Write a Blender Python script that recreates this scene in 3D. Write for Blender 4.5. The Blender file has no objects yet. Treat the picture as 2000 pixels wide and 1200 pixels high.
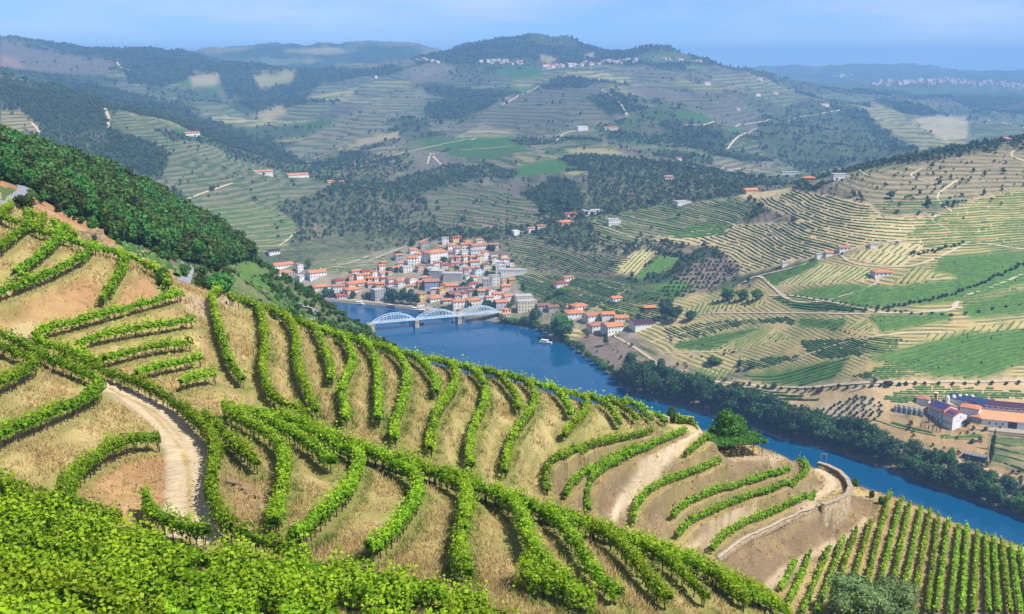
import bpy, bmesh, math, random
import numpy as np
from mathutils import Vector, Matrix
from mathutils.kdtree import KDTree

# ------------------------------------------------------------------ camera, sky, sun, exposure
sc = bpy.context.scene
CAM_H, FPX, PITCH = 260.0, 2050.0, math.radians(13.2)
cam_data = bpy.data.cameras.new('camera')
cam = bpy.data.objects.new('camera', cam_data)
sc.collection.objects.link(cam)
cam.location = (0, 0, CAM_H)
cam.rotation_euler = (math.radians(90) - PITCH, 0, 0)
cam_data.sensor_width = 36.0
cam_data.lens = 36.0 * FPX / 2000.0
cam_data.clip_start = 0.5
cam_data.clip_end = 90000
sc.camera = cam

SUN_EL, SUN_AZ = math.radians(54), math.radians(120)      # azimuth measured clockwise from +Y (view direction)
world = bpy.data.worlds.new('World')
sc.world = world
world.use_nodes = True
wn, wl = world.node_tree.nodes, world.node_tree.links
wn.clear()
sky = wn.new('ShaderNodeTexSky')
sky.sky_type = 'NISHITA'
sky.sun_disc = False
sky.sun_elevation = SUN_EL
sky.sun_rotation = SUN_AZ
sky.altitude = 5700
sky.air_density = 1.0
sky.dust_density = 0.0
sky.ozone_density = 8.0
bg = wn.new('ShaderNodeBackground')
bg.inputs['Strength'].default_value = 0.108
# thin high cloud veil
tc = wn.new('ShaderNodeTexCoord')
mp = wn.new('ShaderNodeMapping'); mp.inputs['Scale'].default_value = (1.2, 1.2, 7.0)
cn = wn.new('ShaderNodeTexNoise'); cn.inputs['Scale'].default_value = 3.2; cn.inputs['Detail'].default_value = 7; cn.inputs['Roughness'].default_value = 0.55
cr = wn.new('ShaderNodeValToRGB'); cr.color_ramp.elements[0].position = 0.40; cr.color_ramp.elements[0].color = (0, 0, 0, 1)
cr.color_ramp.elements[1].position = 0.68; cr.color_ramp.elements[1].color = (0.5, 0.5, 0.5, 1)
mx = wn.new('ShaderNodeMix'); mx.data_type = 'RGBA'
mx.inputs['B'].default_value = (6.8, 7.0, 8.2, 1)
wo = wn.new('ShaderNodeOutputWorld')
wl.new(tc.outputs['Generated'], mp.inputs['Vector']); wl.new(mp.outputs['Vector'], cn.inputs['Vector'])
wl.new(cn.outputs['Fac'], cr.inputs['Fac']); wl.new(cr.outputs['Color'], mx.inputs['Factor'])
wl.new(sky.outputs['Color'], mx.inputs['A']); wl.new(mx.outputs['Result'], bg.inputs['Color'])
wl.new(bg.outputs['Background'], wo.inputs['Surface'])

sun_data = bpy.data.lights.new('sun', 'SUN')
sun_data.energy = 5.0
sun_data.angle = math.radians(0.55)
sun_data.color = (1.0, 0.955, 0.88)
sun = bpy.data.objects.new('sun', sun_data)
sc.collection.objects.link(sun)
to_sun = Vector((math.sin(SUN_AZ) * math.cos(SUN_EL), math.cos(SUN_AZ) * math.cos(SUN_EL), math.sin(SUN_EL)))
sun.rotation_euler = to_sun.to_track_quat('Z', 'Y').to_euler()

vs = sc.view_settings
vs.view_transform = 'Standard'; vs.look = 'None'; vs.exposure = 0.45; vs.gamma = 1.0; vs.use_curve_mapping = False
sc.render.engine = 'CYCLES'
sc.cycles.use_denoising = True
sc.cycles.max_bounces = 6; sc.cycles.diffuse_bounces = 2; sc.cycles.glossy_bounces = 2
sc.cycles.transmission_bounces = 2; sc.cycles.transparent_max_bounces = 4; sc.cycles.volume_bounces = 1

HAZE_DENSITY = 1.45e-4
rnd = random.Random(7)
rng = np.random.default_rng(11)
COL = sc.collection
cosP, sinP = math.cos(PITCH), math.sin(PITCH)

# ------------------------------------------------------------------ tagging and mesh helpers
def tag(o, label=None, cat=None, group=None, kind=None):
    if label: o['label'] = label
    if cat: o['category'] = cat
    if group: o['group'] = group
    if kind: o['kind'] = kind
    return o

def empty(name, loc, rz=0.0):
    o = bpy.data.objects.new(name, None)
    o.empty_display_size = 1
    COL.objects.link(o); o.location = loc; o.rotation_euler = (0, 0, rz)
    return o

def link(name, me, parent=None, loc=None, rz=None):
    o = bpy.data.objects.new(name, me)
    COL.objects.link(o)
    if parent is not None: o.parent = parent
    if loc is not None: o.location = loc
    if rz is not None: o.rotation_euler = (0, 0, rz)
    return o

def np_mesh(name, V, Fq, mats, smooth=False, tint=None, midx=None):
    """mesh from numpy verts (n,3) and quads (m,4) or tris (m,3)"""
    me = bpy.data.meshes.new(name)
    V = np.asarray(V, dtype=np.float32); Fq = np.asarray(Fq, dtype=np.int32)
    k = Fq.shape[1]
    me.vertices.add(len(V)); me.vertices.foreach_set('co', V.ravel())
    me.loops.add(Fq.size); me.loops.foreach_set('vertex_index', Fq.ravel())
    me.polygons.add(len(Fq))
    me.polygons.foreach_set('loop_start', np.arange(0, Fq.size, k, dtype=np.int32))
    me.polygons.foreach_set('loop_total', np.full(len(Fq), k, dtype=np.int32))
    if smooth: me.polygons.foreach_set('use_smooth', np.ones(len(Fq), dtype=bool))
    for m in (mats if isinstance(mats, (list, tuple)) else [mats]): me.materials.append(m)
    if midx is not None: me.polygons.foreach_set('material_index', np.asarray(midx, dtype=np.int32))
    if tint is not None:
        a = me.attributes.new('tint', 'FLOAT', 'POINT'); a.data.foreach_set('value', np.asarray(tint, dtype=np.float32))
    me.update(calc_edges=True)
    return me

class MB:
    """collects simple solids into one mesh"""
    def __init__(s): s.v = []; s.f = []; s.m = []
    def add(s, vs_, fs, m=0):
        b = len(s.v); s.v += [tuple(p) for p in vs_]; s.f += [tuple(b + i for i in f) for f in fs]; s.m += [m] * len(fs); return s
    def box(s, c, d, rz=0.0, m=0):
        x, y, z = d[0] / 2, d[1] / 2, d[2] / 2
        ca, sa = math.cos(rz), math.sin(rz)
        P = []
        for i in ((-1, -1, -1), (1, -1, -1), (1, 1, -1), (-1, 1, -1), (-1, -1, 1), (1, -1, 1), (1, 1, 1), (-1, 1, 1)):
            px, py = i[0] * x, i[1] * y
            P.append((c[0] + px * ca - py * sa, c[1] + px * sa + py * ca, c[2] + i[2] * z))
        return s.add(P, [(0, 3, 2, 1), (4, 5, 6, 7), (0, 1, 5, 4), (1, 2, 6, 5), (2, 3, 7, 6), (3, 0, 4, 7)], m)
    def bar(s, a, b, w, h=None, m=0):
        a, b = Vector(a), Vector(b); h = h or w
        d = (b - a).normalized()
        up = Vector((0, 0, 1)) if abs(d.z) < 0.95 else Vector((1, 0, 0))
        r = d.cross(up).normalized() * (w / 2); u = r.cross(d).normalized() * (h / 2)
        P = [a - r - u, a + r - u, a + r + u, a - r + u, b - r - u, b + r - u, b + r + u, b - r + u]
        return s.add(P, [(0, 3, 2, 1), (4, 5, 6, 7), (0, 1, 5, 4), (1, 2, 6, 5), (2, 3, 7, 6), (3, 0, 4, 7)], m)
    def tube(s, pts, rads, n=8, m=0, cap=True):
        pts = [Vector(p) for p in pts]; b = len(s.v); rings = []
        for i, p in enumerate(pts):
            d = (pts[min(i + 1, len(pts) - 1)] - pts[max(i - 1, 0)]).normalized()
            up = Vector((0, 0, 1)) if abs(d.z) < 0.9 else Vector((1, 0, 0))
            r = d.cross(up).normalized(); u = r.cross(d).normalized()
            ring = []
            for k in range(n):
                a = 2 * math.pi * k / n
                s.v.append(tuple(p + (r * math.cos(a) + u * math.sin(a)) * rads[i])); ring.append(len(s.v) - 1)
            rings.append(ring)
        for A, B in zip(rings[:-1], rings[1:]):
            for k in range(n):
                s.f.append((A[k], A[(k + 1) % n], B[(k + 1) % n], B[k])); s.m.append(m)
        if cap:
            s.f.append(tuple(reversed(rings[0]))); s.m.append(m); s.f.append(tuple(rings[-1])); s.m.append(m)
        return s
    def mesh(s, name, mats):
        me = bpy.data.meshes.new(name); me.from_pydata(s.v, [], s.f)
        for mm in (mats if isinstance(mats, (list, tuple)) else [mats]): me.materials.append(mm)
        me.polygons.foreach_set('material_index', np.array(s.m, dtype=np.int32))
        me.update(); return me
    def build(s, name, mats, parent=None, loc=None, rz=None): return link(name, s.mesh(name, mats), parent, loc, rz)

ORD = ['first', 'second', 'third', 'fourth', 'fifth', 'sixth', 'seventh', 'eighth', 'ninth', 'tenth', 'eleventh', 'twelfth', 'thirteenth',
       'fourteenth', 'fifteenth', 'sixteenth', 'seventeenth', 'eighteenth', 'nineteenth', 'twentieth']
def ordinal(i):
    if i < 20: return ORD[i]
    n = i + 1
    return '%d%s' % (n, {1: 'st', 2: 'nd', 3: 'rd'}.get(n % 10 if n % 100 not in (11, 12, 13) else 0, 'th'))

# ------------------------------------------------------------------ materials
def nodes_of(name):
    m = bpy.data.materials.new(name); m.use_nodes = True
    n, l = m.node_tree.nodes, m.node_tree.links
    n.clear(); out = n.new('ShaderNodeOutputMaterial')
    return m, n, l, out

def mat_surface(name, c, c2=None, scale=0.5, rough=0.85, bump=0.0, bscale=None, metallic=0.0, spec=0.3, detail=5):
    m, n, l, out = nodes_of(name)
    p = n.new('ShaderNodeBsdfPrincipled')
    p.inputs['Roughness'].default_value = rough; p.inputs['Metallic'].default_value = metallic
    p.inputs['Specular IOR Level'].default_value = spec
    l.new(p.outputs[0], out.inputs['Surface'])
    c2 = c2 or tuple(x * 0.75 for x in c)
    geo = n.new('ShaderNodeNewGeometry')
    t = n.new('ShaderNodeTexNoise'); t.inputs['Scale'].default_value = scale; t.inputs['Detail'].default_value = detail; t.inputs['Roughness'].default_value = 0.65
    l.new(geo.outputs['Position'], t.inputs['Vector'])
    r = n.new('ShaderNodeValToRGB'); r.color_ramp.elements[0].position = 0.3; r.color_ramp.elements[1].position = 0.7
    r.color_ramp.elements[0].color = (*c2, 1); r.color_ramp.elements[1].color = (*c, 1)
    l.new(t.outputs['Fac'], r.inputs['Fac']); l.new(r.outputs['Color'], p.inputs['Base Color'])
    if bump:
        b = n.new('ShaderNodeBump'); b.inputs['Strength'].default_value = bump; b.inputs['Distance'].default_value = 0.3
        t2 = n.new('ShaderNodeTexNoise'); t2.inputs['Scale'].default_value = bscale or scale * 6; t2.inputs['Detail'].default_value = 4
        l.new(geo.outputs['Position'], t2.inputs['Vector']); l.new(t2.outputs['Fac'], b.inputs['Height']); l.new(b.outputs['Normal'], p.inputs['Normal'])
    return m

def mat_leaf(name, c0, c1, transl=0.35, rough=0.5, objvar=0.25, spec=0.25):
    """leaf: colour runs c0 to c1 with the tint attribute (young vine leaves high, shade-darkened hedge core low), plus plant to plant variation"""
    m, n, l, out = nodes_of(name)
    at = n.new('ShaderNodeAttribute'); at.attribute_name = 'tint'
    r = n.new('ShaderNodeValToRGB'); r.color_ramp.elements[0].color = (*c0, 1); r.color_ramp.elements[1].color = (*c1, 1)
    l.new(at.outputs['Fac'], r.inputs['Fac'])
    oi = n.new('ShaderNodeObjectInfo')
    hv = n.new('ShaderNodeHueSaturation')
    mr = n.new('ShaderNodeMapRange'); mr.inputs['To Min'].default_value = 1 - objvar; mr.inputs['To Max'].default_value = 1 + objvar
    mh = n.new('ShaderNodeMapRange'); mh.inputs['To Min'].default_value = 0.5 - objvar * 0.07; mh.inputs['To Max'].default_value = 0.5 + objvar * 0.07
    l.new(oi.outputs['Random'], mr.inputs['Value']); l.new(oi.outputs['Random'], mh.inputs['Value'])
    l.new(r.outputs['Color'], hv.inputs['Color']); l.new(mr.outputs[0], hv.inputs['Value']); l.new(mh.outputs[0], hv.inputs['Hue'])
    p = n.new('ShaderNodeBsdfPrincipled'); p.inputs['Roughness'].default_value = rough; p.inputs['Specular IOR Level'].default_value = spec
    tr = n.new('ShaderNodeBsdfTranslucent'); ms = n.new('ShaderNodeMixShader'); ms.inputs[0].default_value = transl
    l.new(hv.outputs['Color'], p.inputs['Base Color']); l.new(hv.outputs['Color'], tr.inputs['Color'])
    l.new(p.outputs[0], ms.inputs[1]); l.new(tr.outputs[0], ms.inputs[2]); l.new(ms.outputs[0], out.inputs['Surface'])
    return m

M = {}
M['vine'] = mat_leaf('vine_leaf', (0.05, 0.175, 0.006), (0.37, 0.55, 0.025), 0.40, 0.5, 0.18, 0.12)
M['vine_far'] = mat_leaf('vine_leaf_far', (0.06, 0.14, 0.025), (0.15, 0.25, 0.05), 0.2, 0.7, 0.1)
M['tree'] = mat_leaf('tree_leaf', (0.02, 0.062, 0.02), (0.075, 0.14, 0.035), 0.2, 0.6, 0.3)
M['wood_leaf'] = mat_leaf('woodland_leaf', (0.025, 0.08, 0.013), (0.11, 0.20, 0.03), 0.25, 0.6, 0.6)
M['bright_leaf'] = mat_leaf('bright_leaf', (0.03, 0.10, 0.012), (0.12, 0.25, 0.03), 0.25, 0.5, 0.2)
M['olive_leaf'] = mat_leaf('olive_leaf', (0.08, 0.15, 0.04), (0.24, 0.34, 0.12), 0.2, 0.6, 0.2)
M['scrub_leaf'] = mat_leaf('scrub_leaf', (0.045, 0.08, 0.03), (0.11, 0.15, 0.055), 0.15, 0.8, 0.35)
M['purple_leaf'] = mat_leaf('purple_leaf', (0.05, 0.02, 0.02), (0.10, 0.05, 0.04), 0.15, 0.7, 0.2)
M['magenta'] = mat_leaf('bougainvillea', (0.25, 0.01, 0.18), (0.45, 0.03, 0.35), 0.2, 0.7, 0.1)
M['straw'] = mat_leaf('straw_blade', (0.34, 0.235, 0.09), (0.62, 0.49, 0.24), 0.3, 0.8, 0.0)
M['weed'] = mat_leaf('weed_blade', (0.10, 0.15, 0.02), (0.22, 0.27, 0.05), 0.3, 0.7, 0.0)
M['bark'] = mat_surface('bark', (0.10, 0.075, 0.05), (0.05, 0.035, 0.025), 3.0)
M['stem'] = mat_surface('vine_wood', (0.07, 0.05, 0.035), (0.03, 0.02, 0.015), 5.0)
M['post'] = mat_surface('grey_post', (0.26, 0.23, 0.20), (0.15, 0.13, 0.11), 4.0)
M['stone'] = mat_surface('dry_stone', (0.46, 0.35, 0.21), (0.16, 0.12, 0.075), 1.6, bump=0.9, bscale=2.4)
M['cap_stone'] = mat_surface('cap_stone', (0.46, 0.39, 0.29), (0.30, 0.24, 0.17), 1.2, bump=0.3)
M['granite'] = mat_surface('granite', (0.48, 0.40, 0.30), (0.34, 0.27, 0.19), 0.4, bump=0.3)
M['steel_blue'] = mat_surface('pale_blue_steel', (0.56, 0.70, 0.84), (0.48, 0.62, 0.76), 0.3, rough=0.5)
M['metal'] = mat_surface('galvanised', (0.45, 0.46, 0.48), (0.36, 0.37, 0.39), 1.0, rough=0.45, metallic=0.6)
M['dark_metal'] = mat_surface('dark_metal', (0.05, 0.06, 0.09), (0.04, 0.05, 0.07), 1.0, rough=0.5)
M['solar'] = mat_surface('solar_panel', (0.03, 0.05, 0.14), (0.02, 0.035, 0.10), 0.6, rough=0.25, spec=0.6)
M['glass'] = mat_surface('window_glass', (0.03, 0.04, 0.06), (0.02, 0.025, 0.04), 1.0, rough=0.15, spec=0.6)
M['white'] = mat_surface('white_plaster', (0.80, 0.79, 0.77), (0.68, 0.66, 0.63), 0.18, rough=0.9)
M['cream'] = mat_surface('cream_plaster', (0.74, 0.66, 0.50), (0.62, 0.54, 0.40), 0.18, rough=0.9)
M['yellow'] = mat_surface('yellow_plaster', (0.72, 0.52, 0.20), (0.60, 0.42, 0.16), 0.18, rough=0.9)
M['pink'] = mat_surface('pink_plaster', (0.66, 0.46, 0.42), (0.55, 0.38, 0.34), 0.18, rough=0.9)
M['lilac'] = mat_surface('lilac_plaster', (0.55, 0.50, 0.62), (0.48, 0.43, 0.54), 0.18, rough=0.9)
M['grey'] = mat_surface('grey_render', (0.42, 0.42, 0.42), (0.32, 0.32, 0.33), 0.12, rough=0.9)
M['blue'] = mat_surface('blue_tile_wall', (0.28, 0.34, 0.50), (0.24, 0.28, 0.42), 0.3, rough=0.6)
M['pale_blue'] = mat_surface('pale_blue_wall', (0.62, 0.70, 0.80), (0.55, 0.63, 0.74), 0.2, rough=0.9)
M['orange_wall'] = mat_surface('ochre_plaster', (0.62, 0.34, 0.12), (0.52, 0.28, 0.10), 0.2, rough=0.9)
M['black_wall'] = mat_surface('dark_wall', (0.045, 0.03, 0.05), (0.03, 0.02, 0.03), 0.2)
M['brown'] = mat_surface('brown_wood', (0.16, 0.09, 0.05), (0.11, 0.06, 0.035), 0.3)
M['letter'] = mat_surface('grey_letter', (0.10, 0.13, 0.19), (0.08, 0.10, 0.15), 1.0)
M['boat_red'] = mat_surface('red_hull', (0.35, 0.04, 0.04), (0.28, 0.03, 0.03), 1.0, rough=0.4)

def mat_tile(name, c, c2):
    m = mat_surface(name, c, c2, 0.35, rough=0.85, bump=0.0, detail=8)
    n, l = m.node_tree.nodes, m.node_tree.links
    p = [x for x in n if x.type == 'BSDF_PRINCIPLED'][0]
    tcn = n.new('ShaderNodeTexCoord'); w = n.new('ShaderNodeTexWave'); w.bands_direction = 'X'; w.inputs['Scale'].default_value = 1.4
    l.new(tcn.outputs['Object'], w.inputs['Vector'])
    b = n.new('ShaderNodeBump'); b.inputs['Strength'].default_value = 0.5; b.inputs['Distance'].default_value = 0.12
    l.new(w.outputs['Fac'], b.inputs['Height']); l.new(b.outputs['Normal'], p.inputs['Normal'])
    return m
M['tile'] = mat_tile('orange_tile', (0.64, 0.25, 0.11), (0.46, 0.19, 0.09))
M['tile_pale'] = mat_tile('pale_orange_tile', (0.72, 0.36, 0.18), (0.60, 0.29, 0.15))
M['tile_old'] = mat_tile('weathered_tile', (0.48, 0.21, 0.12), (0.33, 0.15, 0.09))
M['tile_red'] = mat_tile('red_tile', (0.36, 0.075, 0.06), (0.28, 0.06, 0.05))
M['tile_dark'] = mat_tile('maroon_tile', (0.085, 0.03, 0.055), (0.065, 0.025, 0.045))
M['tile_brown'] = mat_tile('brown_tile', (0.28, 0.14, 0.09), (0.21, 0.10, 0.07))
M['asphalt'] = mat_surface('grey_asphalt', (0.27, 0.28, 0.30), (0.20, 0.21, 0.23), 0.3, rough=0.9)
M['rock'] = mat_surface('schist', (0.34, 0.26, 0.17), (0.17, 0.125, 0.08), 2.0)
M['flat_roof'] = mat_surface('flat_roof', (0.45, 0.44, 0.42), (0.36, 0.35, 0.34), 0.2)
# ------------------------------------------------------------------ survey: sight lines of the photograph <-> metres
def rays(u, v):
    u = np.asarray(u, float); v = np.asarray(v, float)
    a, b = (u - 1000) / FPX, (600 - v) / FPX
    return np.stack([a, cosP + b * sinP, -sinP + b * cosP], -1)
def project(x, y, z):
    zc = np.maximum(y * cosP - (z - CAM_H) * sinP, 1e-3)
    return 1000 + FPX * x / zc, 600 - FPX * (y * sinP + (z - CAM_H) * cosP) / zc
def at_Y(u, v, Y):
    d = rays(u, v); return d * (Y / d[..., 1])[..., None] + np.array([0, 0, CAM_H])
def at_z(u, v, z):
    d = rays(u, v); return d * ((z - CAM_H) / d[..., 2])[..., None] + np.array([0, 0, CAM_H])
def at_uYz(u, Y, z):
    zc = Y * cosP - (z - CAM_H) * sinP
    return np.array([(u - 1000) / FPX * zc, Y, z])

def fbm(x, y, seed=0, octaves=5, gain=0.5):
    """value noise in numpy, about -1..1"""
    tot = np.zeros_like(x, dtype=np.float64); amp, norm = 1.0, 0.0
    for o in range(octaves):
        xi, yi = np.floor(x), np.floor(y); fx, fy = x - xi, y - yi
        fx = fx * fx * (3 - 2 * fx); fy = fy * fy * (3 - 2 * fy)
        def h(a, b):
            n = (a.astype(np.int64) * 374761393 + b.astype(np.int64) * 668265263 + (seed + o * 17) * 2147483647) & 0xffffffff
            n = ((n ^ (n >> 13)) * 1274126177) & 0xffffffff
            n = n ^ (n >> 16)
            return (n & 0xffff) / 32767.5 - 1
        a = h(xi, yi) * (1 - fx) + h(xi + 1, yi) * fx
        b = h(xi, yi + 1) * (1 - fx) + h(xi + 1, yi + 1) * fx
        tot += amp * (a * (1 - fy) + b * fy); norm += amp
        amp *= gain; x = x * 2.03 + 5.1; y = y * 2.03 + 9.7
    return tot / norm
def smooth(a, b, x):
    t = np.clip((x - a) / (b - a), 0, 1); return t * t * (3 - 2 * t)

# ------------------------------------------------------------------ terrain heights: spot heights, then one smooth sheet
SEEN = [  # (column, row, metres ahead)
 # near spur
 (-250,1200,36),(-250,1000,52),(-250,850,70),(-250,690,92),(-250,590,100),(-250,500,112),(-250,430,130),(-250,380,150),
 (0,1300,35),(0,1200,41),(0,1100,48),(0,1000,57),(0,880,72),(0,775,86),(0,680,100),(0,590,108),(0,500,124),(0,440,146),(0,392,170),
 (250,1300,38),(250,1200,44),(250,1100,52),(200,1000,64),(150,960,69),(100,850,80),(150,815,85),(190,770,95),(100,700,101),(30,560,112),
 (100,555,118),(200,605,118),(180,505,132),(70,440,150),(118,470,140),(285,530,150),(240,520,142),(60,400,172),(100,425,168),
 (500,1300,42),(500,1200,48),(500,1100,57),(420,1060,62),(380,1000,68),(345,880,83),(312,885,82),(230,1045,62),(290,1010,67),(240,770,99),
 (300,605,122),(350,592,130),(375,643,120),(372,688,113),(393,720,109),(421,752,105),(150,688,108),(205,720,106),(170,645,112),(70,680,106),
 (430,578,148),(400,590,140),(450,725,113),(475,762,107),(430,790,102),(350,810,95),(415,880,84),
 (505,612,150),(600,650,156),(518,700,124),(540,800,105),(600,830,101),(620,822,103),(645,758,118),(690,722,134),(673,840,101),
 (740,835,105),(740,690,152),(790,790,118),(770,870,99),(890,740,152),(850,835,112),(842,885,102),(947,790,134),(920,925,100),
 (1000,750,158),(1012,812,138),(1000,872,119),(985,935,105),(1045,778,152),(1115,820,142),(1110,855,133),(1150,800,160),(1210,842,154),
 (1275,832,170),(1240,800,172),(1300,830,178),
 (750,695,158),(850,715,162),(950,740,164),(1060,768,166),(1150,790,170),
 (500,950,74),(556,960,74),(505,930,77),(650,930,79),(540,1050,64),(700,940,79),(610,1050,65),(815,980,76),(720,1100,61),(910,1030,70),(900,1120,61),
 (600,860,93),(760,915,86),(920,968,81),(1080,1030,78),(1250,1085,77),(1340,1120,77),(1430,1160,77),(1540,1215,76),
 (1040,1100,64),(1100,1165,59),(1162,1150,64),(1262,1155,67),(1375,1190,69),(800,1200,52),(1100,1260,54),(1400,1300,60),
 # spur with the road and the walled turning place
 (1272,850,160),(1175,872,146),(1088,902,124),(1066,950,121),(1104,980,122),(1150,930,137),(1242,882,152),(1338,848,170),(1200,912,146),(1150,1000,128),
 (1190,960,138),(1205,1000,137),(1260,930,148),(1320,880,162),(1385,842,174),(1340,825,178),(1240,1025,137),(1243,990,143),(1300,948,152),(1405,905,165),
 (1395,855,176),(1430,880,176),(1500,885,182),(1460,905,173),(1540,925,176),(1425,958,164),(1338,992,153),(1312,1018,148),(1575,915,182),(1450,980,163),
 (1350,1025,149),(1322,1055,145),(1590,975,170),(1450,1032,156),(1390,1082,147),(1610,940,180),(1640,945,180),(1650,960,178),
 (1660,1010,182),(1600,1020,172),(1500,1070,157),(1420,1100,148),(1690,970,190),(1640,1060,170),(1560,1110,158),
 (1740,972,188),(1700,1060,168),(1680,1200,144),(1554,1104,160),(1540,1150,150),(1620,1200,141),(1850,1020,184),(1820,1200,142),(2000,1080,176),(2000,1200,142),
 (1900,1045,182),(2250,1150,172),(2250,1300,135),(1700,1350,122),(2000,1350,118),
 # wooded slope and the fields behind the brow
 (-250,224,380),(-100,262,375),(0,297,375),(120,317,390),(200,351,400),(300,399,420),(400,447,450),(480,512,480),
 (0,350,240),(100,390,250),(100,340,320),(200,400,330),(200,465,215),(250,490,240),(330,480,350),(310,520,250),(365,540,240),(400,500,400),(430,560,215),
 (500,530,430),(460,540,330),(520,560,400),(560,548,545),(600,570,760),(650,598,900),(560,600,380),(600,625,420),(650,600,800),(690,620,1000),(640,640,380),(700,660,420),(800,700,480),
 (700,634,1000),(760,663,905),(850,705,740),
 # far bank and the valley side to the right
 (1700,850,677),(1900,850,668),(2000,850,665),(1700,790,703),(1900,790,700),(2000,790,698),(1700,740,722),(2000,740,720),(1700,700,744),(2000,700,742),
 (1700,650,777),(2000,650,780),(1700,600,819),(2000,600,822),(1700,550,871),(2000,550,875),(1700,500,926),(2000,500,935),(1700,450,977),(2000,450,990),
 (1700,400,1027),(2000,400,1045),(1700,350,1110),(2000,350,1105),(1850,310,1180),(2000,280,1190),(1600,352,1200),(1500,372,1330),(2300,260,1200),(2300,400,1050),(2300,600,820),(2300,800,700),
 (1500,760,775),(1550,800,735),(1400,720,820),(1400,640,903),(1400,560,1004),(1400,500,1089),(1400,450,1185),(1400,400,1281),(1400,375,1390),
 (1200,650,955),(1250,700,880),(1200,600,1002),(1200,550,1062),(1200,500,1133),(1200,450,1248),(1200,400,1378),(1200,350,1560),(1300,375,1450),(1300,325,1700),
 (1100,640,980),(1000,600,1075),(1000,550,1148),(1000,500,1225),(1000,450,1324),(1000,400,1450),(1000,350,1680),(1000,300,1950),(1000,250,2400),(1000,200,3000),(1000,150,3700),(1000,124,4050),
 (850,590,1105),(850,550,1160),(850,500,1245),(850,465,1310),(700,570,1140),(700,540,1180),(700,510,1240),(600,540,1180),(550,530,1200),(760,470,1320),
 # hills, left and centre
 (560,490,1250),(640,372,1560),(700,388,1530),(760,420,1450),(820,445,1400),(700,440,1400),(600,420,1430),(545,405,1480),
 (480,495,1240),(400,430,1330),(500,400,1440),(520,340,1650),(650,358,1680),(600,350,1680),(400,360,1500),(300,300,1620),(300,258,1760),(430,305,1720),(200,208,1900),(100,178,1980),(0,150,2050),
 (0,220,1720),(150,260,1680),(200,330,1500),(0,270,1500),(-250,120,2100),(-250,250,1600),
 (600,330,2050),(560,310,2250),(500,265,2600),(400,222,3000),(300,180,3300),(200,140,3700),(250,115,4000),(160,112,4100),(60,97,4200),(0,80,4300),(-150,55,4400),(-300,60,4400),
 (330,105,4500),(420,104,4800),(600,140,4500),(600,200,3600),(700,250,2600),(650,300,2150),(740,330,1980),(740,375,1800),(880,400,1500),(880,350,1750),(860,300,2100),(800,240,2700),(800,180,3300),(820,135,3950),(840,117,4150),
 (440,106,6000),(520,92,6200),(600,82,6400),(700,86,6400),(800,95,6300),(840,97,6200),(700,130,5600),(500,130,5400),
 (900,110,4350),(900,88,4800),(960,80,4850),(1010,66,4900),(1060,57,4900),(1110,66,4900),(1160,88,4900),(1060,100,4500),(1180,110,4300),
 (1200,98,4700),(1290,95,4500),(1350,103,4450),(1400,124,4400),(1450,140,4400),(1500,156,4500),(1560,168,4600),
 (1200,130,4000),(1200,160,3500),(1200,200,2900),(1200,250,2400),(1200,300,1950),(1300,150,3700),(1300,200,2950),(1300,250,2450),(1400,160,3700),(1400,200,3000),(1400,250,2500),(1400,300,2050),(1400,340,1800),
 (1500,200,3400),(1500,250,2800),(1500,300,2350),(1500,345,1950),(1600,190,4000),(1600,250,3000),(1600,320,2200),(1700,235,3300),(1760,262,2900),(1830,298,2400),(1700,310,2200),
 (1650,180,5000),(1750,200,4600),(1800,172,6000),(1850,230,3900),(1840,270,3100),(1900,250,3600),(1950,290,2500),(2000,180,6500),(2000,215,4600),(2000,250,3300),(2300,200,5000),(2300,240,3200),
 (1480,143,9000),(1600,133,9800),(1700,131,10000),(1850,139,10000),(2000,147,10000),(2200,150,10000),(2500,150,10000),(1700,165,7600),(1850,170,7000),(2000,168,7200),(1600,160,7600),
]
HID = [  # (column, metres ahead, height) out of sight behind a brow, and under the water
 (-250,185,238),(0,205,234),(-250,14,244),(0,12,246),(500,12,245),(1000,12,245),(1500,14,242),(2000,14,238),(2300,20,225),(1000,30,236),(500,28,238),(1500,35,229),(1900,45,212),(2300,60,195),(1750,70,196),(1650,85,200),(1900,90,185),
 (1150,95,214),(1250,105,203),(1350,112,195),(1450,120,188),(1540,125,184),(1050,92,218),(1700,110,180),
 (300,190,218),(500,195,205),(700,195,196),(900,200,188),(1100,205,182),(1300,215,180),(1450,215,178),(1600,215,172),(1750,220,158),(2000,215,150),(2300,215,145),
 (300,215,212),
 (600,260,170),(800,260,160),(1000,280,140),(1200,290,130),(1400,290,128),(1600,290,120),(1800,290,108),(2000,280,104),(2300,280,95),
 (900,500,75),(1000,480,66),(1200,440,50),(1400,410,38),(1600,380,38),(1800,350,38),(2000,330,38),(2300,310,38),
 (900,640,30),(800,640,55),
 (0,450,215),(200,480,190),(400,520,150),(480,600,120),(-250,500,215),(0,800,120),(200,800,100),(400,800,85),(520,800,75),(0,1150,90),(200,1100,70),(400,1050,40),(540,1000,55),(-250,1200,110),
 (1850,1330,150),(2000,1400,150),(1700,1500,110),(1600,1500,88),(1500,1600,78),(2300,1500,150),(1800,2000,60),(2000,2000,70),(2300,2200,60),
 (640,1750,70),(550,1850,68),(430,1900,105),(300,2000,150),(200,2150,180),(100,2300,200),(0,2500,200),(-250,2500,230),
 (700,1650,62),(600,1620,66),(820,1480,60),
 (840,4700,240),(700,5000,200),(500,5000,205),
 (1060,5600,250),(900,5600,240),(1200,5600,200),(1350,5400,180),(1450,5400,150),(1560,5600,135),(600,7500,260),(0,5300,250),(-300,5300,250),(250,5200,240),
 (1830,2800,58),(1720,2700,62),
]
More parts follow.
